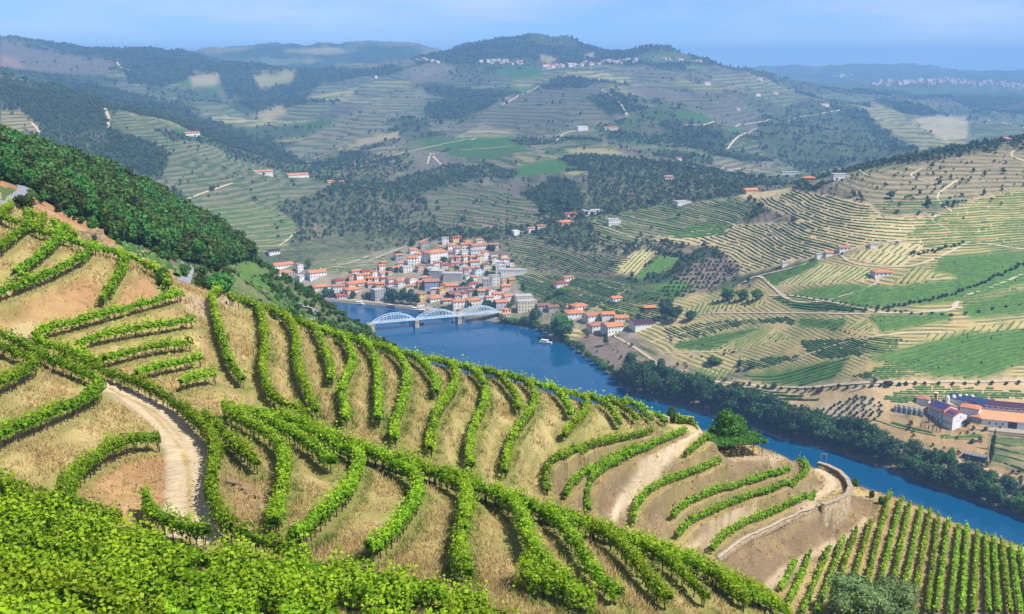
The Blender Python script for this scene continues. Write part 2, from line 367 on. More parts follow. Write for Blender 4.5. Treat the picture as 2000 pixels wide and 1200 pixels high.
NEAR_BANK = [(560,1085),(640,1070),(700,1010),(760,925),(850,790),(1000,665),(1200,560),(1400,500),(1600,455),(1800,425),(2000,405),(2300,380),(2600,360)]
FAR_BANK = [(560,583),(600,586),(660,590),(700,593),(760,598),(830,608),(900,620),(960,628),(1040,640),(1100,667),(1170,714),(1240,770),(1310,788),(1375,806),(1452,827),(1532,857),(1600,872),(1684,897),(1740,915),(1820,951),(1900,975),(2000,1015),(2150,1060),(2350,1110)]

def dense(pts, n):
    pts = np.asarray(pts, float); t = np.arange(len(pts)); q = np.linspace(0, len(pts) - 1, n)
    return np.stack([np.interp(q, t, pts[:, k]) for k in range(pts.shape[1])], -1)
ctrl = [at_Y(u, v, Y) for u, v, Y in SEEN] + [at_uYz(*h) for h in HID]
fb = np.array([at_z(u, v, 0.0) for u, v in dense(FAR_BANK, 60)])
nbk = np.array([at_uYz(u, Y, 0.0) for u, Y in dense(NEAR_BANK, 46)])
ctrl += list(fb) + list(nbk)
def outward(line, toward):
    n = np.gradient(line[:, :2], axis=0); n = np.stack([-n[:, 1], n[:, 0]], -1); n /= np.linalg.norm(n, axis=1)[:, None]
    s = np.sign(np.einsum('ij,ij->i', n, toward - line[:, :2])); return n * s[:, None]
mid = 0.5 * (fb[np.linspace(0, 59, 46).astype(int)][:, :2] + nbk[:, :2])
nf = outward(fb, mid[np.linspace(0, 45, 60).astype(int)]); nn = outward(nbk, mid)
for off, z in ((14, -4.0), (-8, 3.0), (-22, 7.0)):
    ctrl += [np.array([p[0] + q[0] * off, p[1] + q[1] * off, z]) for p, q in zip(fb, nf)]
for off, z in ((18, -4.0), (-14, 6.0)):
    ctrl += [np.array([p[0] + q[0] * off, p[1] + q[1] * off, z]) for p, q in zip(nbk, nn)]
ctrl += [np.array([p[0], p[1], -9.0]) for p in mid]
for a in np.radians(np.arange(-36, 37, 9)):
    ctrl += [np.array([math.sin(a) * r, math.cos(a) * r, z]) for r, z in ((14000, 120.0), (22000, 90.0), (30000, 60.0))]
    ctrl += [np.array([math.sin(a) * 3, math.cos(a) * 3, 250.0])]
ctrl = np.array(ctrl)
ca, cl = np.arctan2(ctrl[:, 0], ctrl[:, 1]), np.log(np.hypot(ctrl[:, 0], ctrl[:, 1]))
cs = (ctrl[:, 2] - CAM_H) / np.exp(cl)
N = len(ctrl)
D = np.hypot(ca[:, None] - ca[None], cl[:, None] - cl[None])
kern = lambda d: -np.sqrt(d * d + 0.006 ** 2)
A = np.zeros((N + 1, N + 1)); A[:N, :N] = kern(D) - 1e-5 * np.eye(N); A[:N, N] = 1; A[N, :N] = 1
W = np.linalg.solve(A, np.append(cs, 0))

A0, A1, NA = math.radians(-33), math.radians(33), 620
def band(r0, r1, st): return np.arange(math.log(r0), math.log(r1), st)
LR = np.concatenate([band(3, 40, .04), band(40, 235, .0044), band(235, 640, .013), band(640, 1900, .0052), band(1900, 6500, .009), band(6500, 15000, .03)])
AZ = np.linspace(A0, A1, NA); NR = len(LR)
# coarse solution, lightly blurred, then lifted to the full grid
caz = np.linspace(A0 - .01, A1 + .01, 230); clr = np.concatenate([band(2.9, 40, .08), band(40, 2200, .0135), band(2200, 50000, .03)])
S = np.empty((len(clr), len(caz)))
GA = caz[None, :]
for i in range(len(clr)):
    d = np.hypot(caz[:, None] - ca[None], clr[i] - cl[None]); S[i] = kern(d) @ W[:N] + W[N]
def blur(a):
    for ax in (0, 1):
        a = np.concatenate([np.take(a, [0], ax), a, np.take(a, [-1], ax)], ax)
        sl = lambda q: tuple(slice(q, a.shape[k] - 2 + q) if k == ax else slice(None) for k in range(2))
        a = 0.25 * a[sl(0)] + 0.5 * a[sl(1)] + 0.25 * a[sl(2)]
    return a
S = blur(S)
def bil(G, ga, gl, a, l):
    ia = np.clip(np.searchsorted(ga, a) - 1, 0, len(ga) - 2); il = np.clip(np.searchsorted(gl, l) - 1, 0, len(gl) - 2)
    fa = np.clip((a - ga[ia]) / (ga[ia + 1] - ga[ia]), 0, 1); fl = np.clip((l - gl[il]) / (gl[il + 1] - gl[il]), 0, 1)
    return (G[il, ia] * (1 - fa) + G[il, ia + 1] * fa) * (1 - fl) + (G[il + 1, ia] * (1 - fa) + G[il + 1, ia + 1] * fa) * fl
AA, LL = np.meshgrid(AZ, LR)
RR = np.exp(LL); XX, YY = RR * np.sin(AA), RR * np.cos(AA)
ZZ = CAM_H + RR * bil(S, caz, clr, AA, LL)
# natural relief: gullies and knolls far away, small lumps near
far_w = smooth(1150, 2200, RR)
ridged = 1 - 2 * np.abs(fbm(XX / 420, YY / 420, 3, 5))
ZZ += far_w * (fbm(XX / 620, YY / 620, 1, 6) * 0.0075 * RR * 0.8 + (ridged - .55) * 0.0105 * np.minimum(RR, 4500))
mid_w = smooth(240, 320, RR) * (1 - smooth(1400, 2000, RR)) * smooth(3.0, 14.0, ZZ)
ZZ += mid_w * fbm(XX / 60, YY / 60, 5, 4) * 2.2
near_w = 1 - smooth(200, 260, RR)
ZZ += near_w * (fbm(XX / 7, YY / 7, 8, 4) * 0.28 + fbm(XX / 1.6, YY / 1.6, 9, 3) * 0.12)
def hz(x, y):
    return bil(ZZ, AZ, LR, np.arctan2(x, y), np.log(np.hypot(x, y)))
TS = np.exp(np.concatenate([np.arange(math.log(28), math.log(300), .004), np.arange(math.log(300), math.log(12000), .006)]))
def cast(uv, lo=0.0, hi=1e9):
    """where the sight line through a photograph point meets the ground, between two distances"""
    uv = np.atleast_2d(np.asarray(uv, float)); d = rays(uv[:, 0], uv[:, 1]); d /= np.hypot(d[:, 0], d[:, 1])[:, None]
    T = TS[(TS >= lo) & (TS <= hi)]
    P = d[:, None, :] * T[None, :, None]
    g = P[..., 2] + CAM_H - hz(P[..., 0], P[..., 1])
    below = np.zeros(g.shape, bool); below[:, 1:] = (g[:, 1:] < 0) & (g[:, :-1] >= 0)
    hit = below.any(1); k = np.where(hit, below.argmax(1), len(T) - 1)
    i = np.arange(len(uv)); g1 = g[i, k]; g0 = g[i, np.maximum(k - 1, 0)]
    f = np.clip(np.where(hit, g0 / np.maximum(g0 - g1, 1e-9), 1.0), 0, 1)
    t = T[np.maximum(k - 1, 0)] * (1 - f) + T[k] * f
    x, y = d[:, 0] * t, d[:, 1] * t
    z = hz(x, y)
    if not hit.all():   # a sight line that just clears a brow: drop to the nearest ground under it
        j = np.abs(g).argmin(1); tj = T[j]; bad = ~hit
        x[bad], y[bad] = (d[:, 0] * tj)[bad], (d[:, 1] * tj)[bad]; z[bad] = hz(x[bad], y[bad])
    return np.stack([x, y, z], -1)
def polyline(uv, step, lo=0.0, hi=1e9, smooth_n=2, curve=True):
    """photograph polyline -> evenly spaced ground points"""
    uv = np.asarray(uv, float)
    if curve and len(uv) > 2:      # Catmull-Rom
        P = np.vstack([2 * uv[0] - uv[1], uv, 2 * uv[-1] - uv[-2]]); out = []
        for i in range(1, len(P) - 2):
            for t in np.linspace(0, 1, 8, endpoint=False):
                a, b, c, d = P[i - 1], P[i], P[i + 1], P[i + 2]
                out.append(0.5 * (2 * b + (c - a) * t + (2 * a - 5 * b + 4 * c - d) * t * t + (3 * b - a - 3 * c + d) * t ** 3))
        uv = np.array(out + [P[-2]])
    else: uv = dense(uv, max(2, len(uv) * 8))
    w = cast(uv, lo, hi)
    for _ in range(smooth_n):
        if len(w) > 4: w[1:-1] = 0.25 * w[:-2] + 0.5 * w[1:-1] + 0.25 * w[2:]
    s = np.concatenate([[0], np.cumsum(np.hypot(np.diff(w[:, 0]), np.diff(w[:, 1])))])
    n = max(2, int(s[-1] / step) + 1); q = np.linspace(0, s[-1], n)
    x, y = np.interp(q, s, w[:, 0]), np.interp(q, s, w[:, 1])
    return np.stack([x, y, hz(x, y)], -1)
def inside(px, py, poly):
    poly = np.asarray(poly, float); res = np.zeros(px.shape, bool); j = len(poly) - 1
    for i in range(len(poly)):
        xi, yi, xj, yj = poly[i, 0], poly[i, 1], poly[j, 0], poly[j, 1]
        if yi != yj:
            c = ((yi > py) != (yj > py)) & (px < (xj - xi) * (py - yi) / (yj - yi) + xi); res ^= c
        j = i
    return res
# ------------------------------------------------------------------ vine rows of the near spur, traced on the ground (foot of the hedge)
ROWS = [  # (set, polyline, lo, hi, height, half width)
 ('brow', [(0,434),(12,426),(24,415)]),
 ('brow', [(2,436),(18,444),(38,452)]),
 ('upper', [(0,504),(25,484),(50,462),(57,447),(54,430)]),
 ('brow', [(60,434),(76,436),(88,442),(76,452),(62,458)]),
 ('brow', [(66,460),(85,472),(106,473)]),
 ('upper', [(30,554),(62,532),(100,500),(118,478),(114,463)]),
 ('brow', [(104,447),(135,466),(147,477)]),
 ('brow', [(122,480),(150,492),(175,500),(205,504),(230,510),(255,517),(285,531)]),
 ('upper', [(-60,612),(0,592),(50,574),(100,553),(140,533),(170,515),(180,498)]),
 ('upper', [(200,603),(213,588),(231,560),(244,532),(240,514)]),
 ('brow', [(304,546),(322,552),(329,575)]),
 ('fork', [(352,592),(300,607),(232,625),(162,645),(105,660),(78,672),(70,684),(100,697),(150,713),(200,728)]),
 ('fork', [(375,643),(312,655),(250,665),(187,678),(152,690)]),
 ('fork', [(372,688),(300,698),(238,712),(205,722)]),
 ('fork', [(393,720),(338,731),(292,742),(268,752)]),
 ('fork', [(421,752),(385,757),(355,768)]),
 ('track', [(120,708),(200,745),(262,768),(312,792),(350,814),(388,849),(414,880),(424,905),(417,950),(414,990),(428,1030),(452,1064),(510,1092),(580,1117)]),
 ('track', [(-80,676),(-30,690),(0,698),(35,714),(58,722),(68,736),(40,757),(0,775),(-70,800)]),
 ('track', [(-60,652),(0,676),(40,692),(72,712),(100,726),(137,742),(172,756),(193,768),(195,782),(185,796),(150,815),(100,837),(38,863),(0,883),(-70,912)]),
 ('track', [(312,884),(262,888),(217,905),(180,930),(150,956),(134,980),(133,1003),(150,1021),(190,1035),(235,1050)]),
 ('track', [(288,1006),(296,1031),(325,1053),(362,1064),(405,1078)]),
 ('front', [(-70,950),(0,985),(40,1000),(75,1011),(115,1032)]),
 ('front', [(-60,1020),(0,1040),(100,1062),(220,1087),(330,1113),(450,1141),(560,1166),(680,1192),(800,1220)]),
 ('front', [(-60,1066),(0,1084),(120,1109),(250,1138),(400,1172),(540,1206),(650,1236)]),
 ('front', [(-60,1112),(0,1130),(120,1155),(260,1186),(400,1220),(500,1246)]),
 ('front', [(-60,1162),(0,1180),(110,1204),(230,1234),(320,1262)]),
 ('front', [(-60,1214),(0,1232),(120,1262),(220,1292)]),
 ('front', [(-60,1268),(60,1296),(160,1325)]),
 ('front', [(330,1250),(450,1282),(560,1312)]),
 ('front', [(560,1246),(680,1276),(780,1306)]),
 ('front', [(730,1240),(830,1262),(920,1290)]),
 ('front', [(560,1136),(660,1156),(760,1178),(860,1200),(950,1224)]),
 ('front', [(880,1232),(970,1254),(1060,1282)]),
 ('front', [(1022,1152),(1060,1168),(1110,1186),(1160,1212)]),
 ('slope', [(430,580),(415,592),(420,625),(433,675),(450,725),(475,762)]),
 ('slope', [(452,598),(475,603),(497,608),(513,632),(518,700),(513,740),(525,780),(542,802),(575,818),(600,832)]),
 ('slope', [(510,612),(540,622),(565,642),(578,675),(582,730),(593,765),(610,805),(618,824)]),
 ('slope', [(575,637),(610,652),(625,674),(638,710),(648,742),(645,760)]),
 ('slope', [(632,655),(665,670),(682,694),(690,724),(675,760),(668,792),(677,820),(673,841)]),
 ('slope', [(677,668),(708,683),(728,704),(738,734),(738,780),(740,817),(738,841)]),
 ('slope', [(722,679),(765,700),(788,724),(796,754),(790,792),(780,824),(770,857),(772,880)]),
 ('slope', [(777,694),(815,714),(837,737),(853,764),(852,783)]),
 ('slope', [(835,704),(868,718),(890,740),(888,772),(863,807),(850,837),(842,872),(840,897)]),
 ('slope', [(882,718),(925,738),(947,767),(947,804),(930,840),(920,874),(917,907),(920,932)]),
 ('slope', [(938,736),(975,748),(997,772),(1012,797),(1012,813)]),
 ('slope', [(985,744),(1025,758),(1045,780),(1042,810),(1020,840),(1000,874),(990,910),(985,942)]),
 ('slope', [(1037,752),(1075,768),(1100,792),(1115,817),(1112,824)]),
 ('slope', [(1100,770),(1135,783),(1147,802),(1135,830),(1110,852),(1102,867)]),
 ('slope', [(1148,784),(1182,803),(1200,822),(1210,843)]),
 ('slope', [(1185,791),(1222,811),(1245,832)]),
 ('slope', [(1220,794),(1250,811),(1275,834)]),
 ('slope', [(1250,800),(1280,817),(1300,836)]),
 ('rim', [(285,531),(300,540),(318,552)]),
 ('rim', [(448,597),(500,610),(560,634),(640,658),(720,682),(800,700),(880,718),(960,740),(1040,756)]),
 ('rim', [(1040,756),(1100,770),(1160,784),(1220,797),(1262,806)]),
 ('bank', [(1272,851),(1225,863),(1175,873),(1125,891),(1088,904),(1070,920),(1066,947),(1068,972)]),
 ('bank', [(1242,881),(1200,903),(1150,931),(1118,953),(1104,980)]),
 ('bank', [(1338,849),(1305,863),(1250,889),(1200,913),(1163,936),(1150,957),(1146,990),(1150,1008)]),
 ('bank', [(1338,896),(1355,883),(1375,867),(1393,854)]),
 ('bank', [(1405,909),(1350,931),(1300,949),(1262,971),(1243,996),(1236,1032)]),
 ('bank', [(1540,926),(1487,941),(1425,959),(1375,976),(1338,993),(1312,1019)]),
 ('bank', [(1558,898),(1572,912),(1572,932),(1525,956),(1450,981),(1400,1003),(1350,1026),(1322,1056)]),
 ('bank', [(1590,976),(1525,999),(1450,1033),(1412,1056),(1390,1084)]),
 ('bank', [(1320,818),(1345,822),(1375,830),(1392,838)]),
 ('diag', [(432,772),(470,796),(530,828),(600,858),(680,892),(760,918),(840,943),(920,970),(1000,1002),(1080,1033),(1160,1058),(1250,1088),(1340,1123),(1430,1168),(1510,1206)]),
 ('low', [(402,832),(437,868),(462,892),(487,915),(504,931)]),
 ('low', [(450,830),(500,858),(535,880),(556,912),(556,962),(546,1010),(536,1056)]),
 ('low', [(500,830),(547,857),(582,878),(617,900),(650,931)]),
 ('low', [(590,856),(630,876),(675,902),(702,912),(700,940),(675,990),(640,1022),(610,1052),(575,1082)]),
 ('low', [(690,895),(725,910),(790,940),(815,964),(815,996),(790,1036),(755,1081),(720,1102)]),
 ('low', [(780,925),(850,950),(897,974),(912,988),(910,1030),(900,1075),(898,1125),(915,1157)]),
 ('low', [(880,955),(945,983),(987,1004),(1012,1024),(1025,1060),(1040,1100),(1070,1140),(1105,1167)]),
 ('low', [(970,990),(1020,1006),(1087,1044),(1112,1072),(1137,1108),(1162,1150),(1205,1194)]),
 ('low', [(1065,1028),(1125,1042),(1187,1074),(1225,1107),(1262,1156),(1305,1200)]),
 ('low', [(1150,1055),(1227,1080),(1275,1104),(1325,1142),(1380,1195)]),
 ('low', [(1250,1088),(1350,1122),(1400,1154),(1460,1203)]),
 ('low', [(1330,1100),(1440,1150),(1500,1188),(1540,1212)]),
 ('low', [(1430,1112),(1510,1152),(1575,1178),(1640,1212)]),
]
for a in [((1554,1104),(1532,1144),(1524,1160)),((1582,1088),(1556,1152),(1540,1185)),((1620,1076),(1584,1162),(1566,1205)),((1648,1060),(1606,1174),(1595,1205)),((1672,1040),(1640,1140),(1622,1200)),
          ((1700,1028),(1668,1136),(1650,1200)),((1738,972),(1694,1140),(1680,1200)),((1760,982),(1718,1148),(1706,1200)),((1776,992),(1744,1144),(1732,1200)),((1798,1000),(1766,1156),(1757,1200)),
          ((1816,1006),(1788,1164),(1780,1205)),((1832,1016),(1810,1205)),((1852,1024),(1828,1205)),((1872,1034),(1854,1205)),((1888,1038),(1878,1205)),((1908,1046),(1900,1205)),((1924,1052),(1930,1205)),
          ((1940,1060),(1949,1205)),((1956,1064),(1972,1205)),((1974,1072),(1992,1205)),((1991,1078),(2014,1205)),((2008,1086),(2036,1205)),((2026,1092),(2058,1205))]:
    ROWS.append(('lower', list(a)))
RANGE = {'low': (40, 100), 'diag': (40, 100), 'front': (28, 100), 'track': (28, 135), 'fork': (28, 160), 'lower': (120, 215), 'bank': (104, 215), 'slope': (92, 205), 'rim': (100, 210),
         'upper': (60, 200), 'brow': (100, 210)}
row_world = []
for st, uv in ROWS:
    lo, hi = RANGE[st]
    row_world.append((st, polyline(uv, 0.9, lo, hi, 3, curve=len(uv) > 2)))

# benches: the ground under each row is level across, with a steeper bank below
rp = np.concatenate([w for s_, w in row_world]); rs = np.concatenate([[i] * len(w) for i, (s_, w) in enumerate(row_world)])
kd = KDTree(len(rp))
for i, p in enumerate(rp): kd.insert((p[0], p[1], 0), i)
kd.balance()
nearmask = (RR > 30) & (RR < 232)
nz = np.argwhere(nearmask)
ROWD = np.full(ZZ.shape, 9.0); ROWI = np.zeros(ZZ.shape, int)
bench_w = {'bank': 1.5, 'lower': 0.0, 'slope': 1.3, 'rim': 0.6, 'upper': 1.4, 'brow': .6, 'fork': 1.3, 'track': 1.2, 'front': .5, 'diag': 0.7, 'low': 1.1}
ZB = ZZ.copy()
for i, j in nz:
    co, k, d = kd.find((XX[i, j], YY[i, j], 0))
    ROWD[i, j] = d; ROWI[i, j] = k
zr = rp[ROWI, 2]
bw = np.array([bench_w[s_] for s_, w in row_world])[rs[ROWI]]
crisp = np.array([s_ in ('bank', 'upper', 'fork', 'slope', 'low') for s_, w in row_world])[rs[ROWI]]
wgt = np.where(nearmask, bw * np.where(crisp, 1 - smooth(1.25, 1.9, ROWD), 1 - smooth(0.9, 2.3, ROWD)) / 1.3, 0); wgt = np.clip(wgt, 0, 1)
ZZ[:] = ZB * (1 - wgt) + (zr + 0.02) * wgt

# the walled turning place: level inside, the ground outside well below the parapet; a level stand for the pergola
WALL_PX = [(1598,903),(1618,909),(1640,920),(1655,935),(1661,950),(1655,964),(1636,975),(1606,985)]
wc = cast([(1612, 942)], 150, 215)[0]; wz = float(wc[2])
ww = np.array([at_z(u, v, wz + 1.0) for u, v in dense(WALL_PX, 40)])
PG_Z = float(cast([(1440, 893)], 150, 215)[0][2]); PG0, PG1 = at_z(1398.0, 899.0, PG_Z), at_z(1488.0, 891.0, PG_Z)
idx = np.nonzero((RR > 130) & (RR < 222) & (XX > 25))
X_, Y_ = XX[idx], YY[idx]; zc_ = ZZ[idx].copy()
dd = np.hypot(X_[:, None] - ww[None, :, 0], Y_[:, None] - ww[None, :, 1]); kk = dd.argmin(1); dmin = dd.min(1); wn_ = ww[kk]
outer = ((X_ - wn_[:, 0]) * (wn_[:, 0] - wc[0]) + (Y_ - wn_[:, 1]) * (wn_[:, 1] - wc[1])) > 0
end = (kk == 0) | (kk == 39)
low_z = wz - 3.1 - .12 * dmin
zc_ = np.where(outer & ~end & (dmin < 16), np.minimum(zc_, low_z + smooth(4, 16, dmin) * 6), zc_)
ins_w = (~outer) & (dmin < 7); zc_ = np.where(ins_w, zc_ * smooth(3.5, 7, dmin) + wz * (1 - smooth(3.5, 7, dmin)), zc_)
pv_ = (PG1 - PG0)[:2]; pl_ = np.linalg.norm(pv_); ax_ = pv_ / pl_; ay_ = np.array([-ax_[1], ax_[0]])
sx = (X_ - PG0[0]) * ax_[0] + (Y_ - PG0[1]) * ax_[1]; sy = (X_ - PG0[0]) * ay_[0] + (Y_ - PG0[1]) * ay_[1]
dp = np.hypot(np.maximum(np.maximum(-sx, sx - pl_), 0), np.maximum(np.maximum(-sy, sy - 4.2), 0))
wp_ = 1 - smooth(.8, 2.6, dp); zc_ = zc_ * (1 - wp_) + PG_Z * wp_
ZZ[idx] = zc_
rough = ((XX > 10) & (RR > 112) & (RR < 212)) * (ROWD > .8)
ZZ += rough * fbm(XX / 2.2, YY / 2.2, 91, 4) * .22 * smooth(.8, 1.6, ROWD)
# ------------------------------------------------------------------ ground cover
UU, VV = project(XX, YY, ZZ)
C = np.zeros(ZZ.shape + (3,)); C2 = np.zeros(ZZ.shape + (3,)); BAND = np.full(ZZ.shape, 5.0); BW = np.zeros(ZZ.shape)
G = dict(straw=(0.49, 0.375, 0.165), straw_pale=(0.55, 0.43, 0.23), soil=(0.37, 0.245, 0.12), soil_red=(0.42, 0.23, 0.115), dirt=(0.47, 0.36, 0.23), track=(0.62, 0.49, 0.32), brown=(0.20, 0.14, 0.085),
         scrub=(0.095, 0.12, 0.05), forest=(0.045, 0.075, 0.032), green=(0.08, 0.175, 0.03), dull_green=(0.11, 0.15, 0.055), terrace=(0.32, 0.255, 0.155), mauve=(0.23, 0.175, 0.135),
         tan=(0.52, 0.38, 0.20), weed=(0.20, 0.22, 0.05), asphalt=(0.42, 0.43, 0.45), paving=(0.30, 0.26, 0.20), pale=(0.50, 0.41, 0.28))
G = {k: np.array(v) for k, v in G.items()}
NAMES = list(G); CID = np.full(ZZ.shape, -1)
n1 = fbm(XX / 90, YY / 90, 21, 4); n2 = fbm(XX / 25, YY / 25, 22, 4); n3 = fbm(XX / 6, YY / 6, 23, 4); n4 = fbm(XX / 1.8, YY / 1.8, 24, 3)
def put(mask, a, b=None, band_m=None, bw_=1.0, var=None, amt=0.35):
    """cover a: optional terrace lines of b every band_m metres of height"""
    CID[mask] = NAMES.index(a) if isinstance(a, str) else -1
    a = G[a] if isinstance(a, str) else np.array(a)
    col = np.broadcast_to(a, C[mask].shape).copy()
    if var is not None:
        v_ = G[var]; w_ = np.clip((n2[mask] + n3[mask] * .5) * 1.4, 0, 1)[:, None] * amt * 2; w_ = np.clip(w_, 0, 1)
        col = col * (1 - w_) + v_ * w_
    C[mask] = col
    if b is not None:
        C2[mask] = G[b] if isinstance(b, str) else np.array(b); BAND[mask] = band_m; BW[mask] = bw_
    else: BW[mask] = 0
def poly_mask(pts, lo, hi):
    pts = np.asarray(pts, float); m = (RR >= lo) & (RR <= hi) & (UU >= pts[:, 0].min()) & (UU <= pts[:, 0].max()) & (VV >= pts[:, 1].min()) & (VV <= pts[:, 1].max())
    wob = 1.5 if hi < 300 else 0.0
    idx = np.nonzero(m); r = np.zeros(ZZ.shape, bool)
    if len(idx[0]): r[idx] = inside(UU[idx] + n3[idx] * wob, VV[idx] + n2[idx] * wob, pts)
    return r

# patchwork of plots on the hills
cell = 95.0
wx, wy = XX + fbm(XX / 120, YY / 120, 31, 3) * 45, YY + fbm(XX / 120, YY / 120, 32, 3) * 45
scale_c = np.where(RR > 2600, 1.9, 1.0)
gx, gy = np.floor(wx / (cell * scale_c)).astype(int), np.floor(wy / (cell * scale_c)).astype(int)
best = np.full(ZZ.shape, 1e9); pid = np.zeros(ZZ.shape, np.int64)
for dx in (-1, 0, 1):
    for dy in (-1, 0, 1):
        hx, hy = gx + dx, gy + dy
        hsh = (hx.astype(np.int64) * 73856093 ^ hy.astype(np.int64) * 19349663) & 0x7fffffff
        jx = ((hsh * 1103515245 + 12345) & 0xffff) / 65535.0; jy = ((hsh * 22695477 + 1) & 0xffff) / 65535.0
        d = np.hypot(wx - (hx + .15 + .7 * jx) * cell * scale_c, wy - (hy + .15 + .7 * jy) * cell * scale_c)
        b = d < best; best[b] = d[b]; pid[b] = hsh[b]
ptype = ((pid * 69069 + 7) >> 7) % 100
tone = (((pid * 40503 + 3) >> 5) % 1000) / 1000.0
BB = np.clip(RR * .0026, 2.4, 12.0)
for lo_, hi_, a, b, bwv in ((0, 22, 'mauve', 'scrub', .8), (22, 42, 'terrace', 'scrub', .85), (42, 56, 'scrub', None, 0), (56, 61, 'forest', None, 0), (61, 82, 'dull_green', 'terrace', .8), (82, 91, 'straw', 'scrub', .75), (91, 96, 'green', None, 0), (96, 100, 'mauve', None, 0)):
    m = (ptype >= lo_) & (ptype < hi_)
    C[m] = G[a]; CID[m] = NAMES.index(a)
    if b: C2[m] = G[b]; BW[m] = bwv
BAND[:] = BB
C *= (0.8 + 0.45 * tone)[..., None]
wf = smooth(-.1, .35, fbm(XX / 330, YY / 330, 41, 4)) * 0.5     # scrub taking over in places
wf = wf * (RR > 1100)
C[:] = C * (1 - wf[..., None]) + G['scrub'] * wf[..., None]; BW *= (1 - wf); CID[wf > .3] = NAMES.index('scrub')
fm = (RR > 4000) & (fbm(XX / 500, YY / 500, 44, 4) > 0.05)
put(fm, 'forest')
# near side of the river out of the fields: scrub
m = (RR > 200) & (RR < 1100) & (XX < 0) ; put(m, 'scrub', var='terrace', amt=.3)
scrub_strip = (RR > 200) & (XX >= 0) & (YY < np.interp(XX, nbk[:, 0], nbk[:, 1]) + 20); put(scrub_strip, 'scrub', var='terrace', amt=.3)
# near spur: dry grass with weeds by the rows, bare earth in places
m = RR < 240
put(m, 'straw')
w_ = np.clip(n2 * 1.5 + n3 * .8, 0, 1)[..., None] * m[..., None] * .65; C[:] = C * (1 - w_) + G['soil'] * w_
w_ = np.clip(-n2 * 1.6 + n4 * .7 - .05, 0, 1)[..., None] * m[..., None] * .6; C[:] = C * (1 - w_) + G['straw_pale'] * w_
w_ = np.clip(n3 * 1.8 + n1 - .1, 0, 1)[..., None] * m[..., None] * .5; C[:] = C * (1 - w_) + G['weed'] * w_

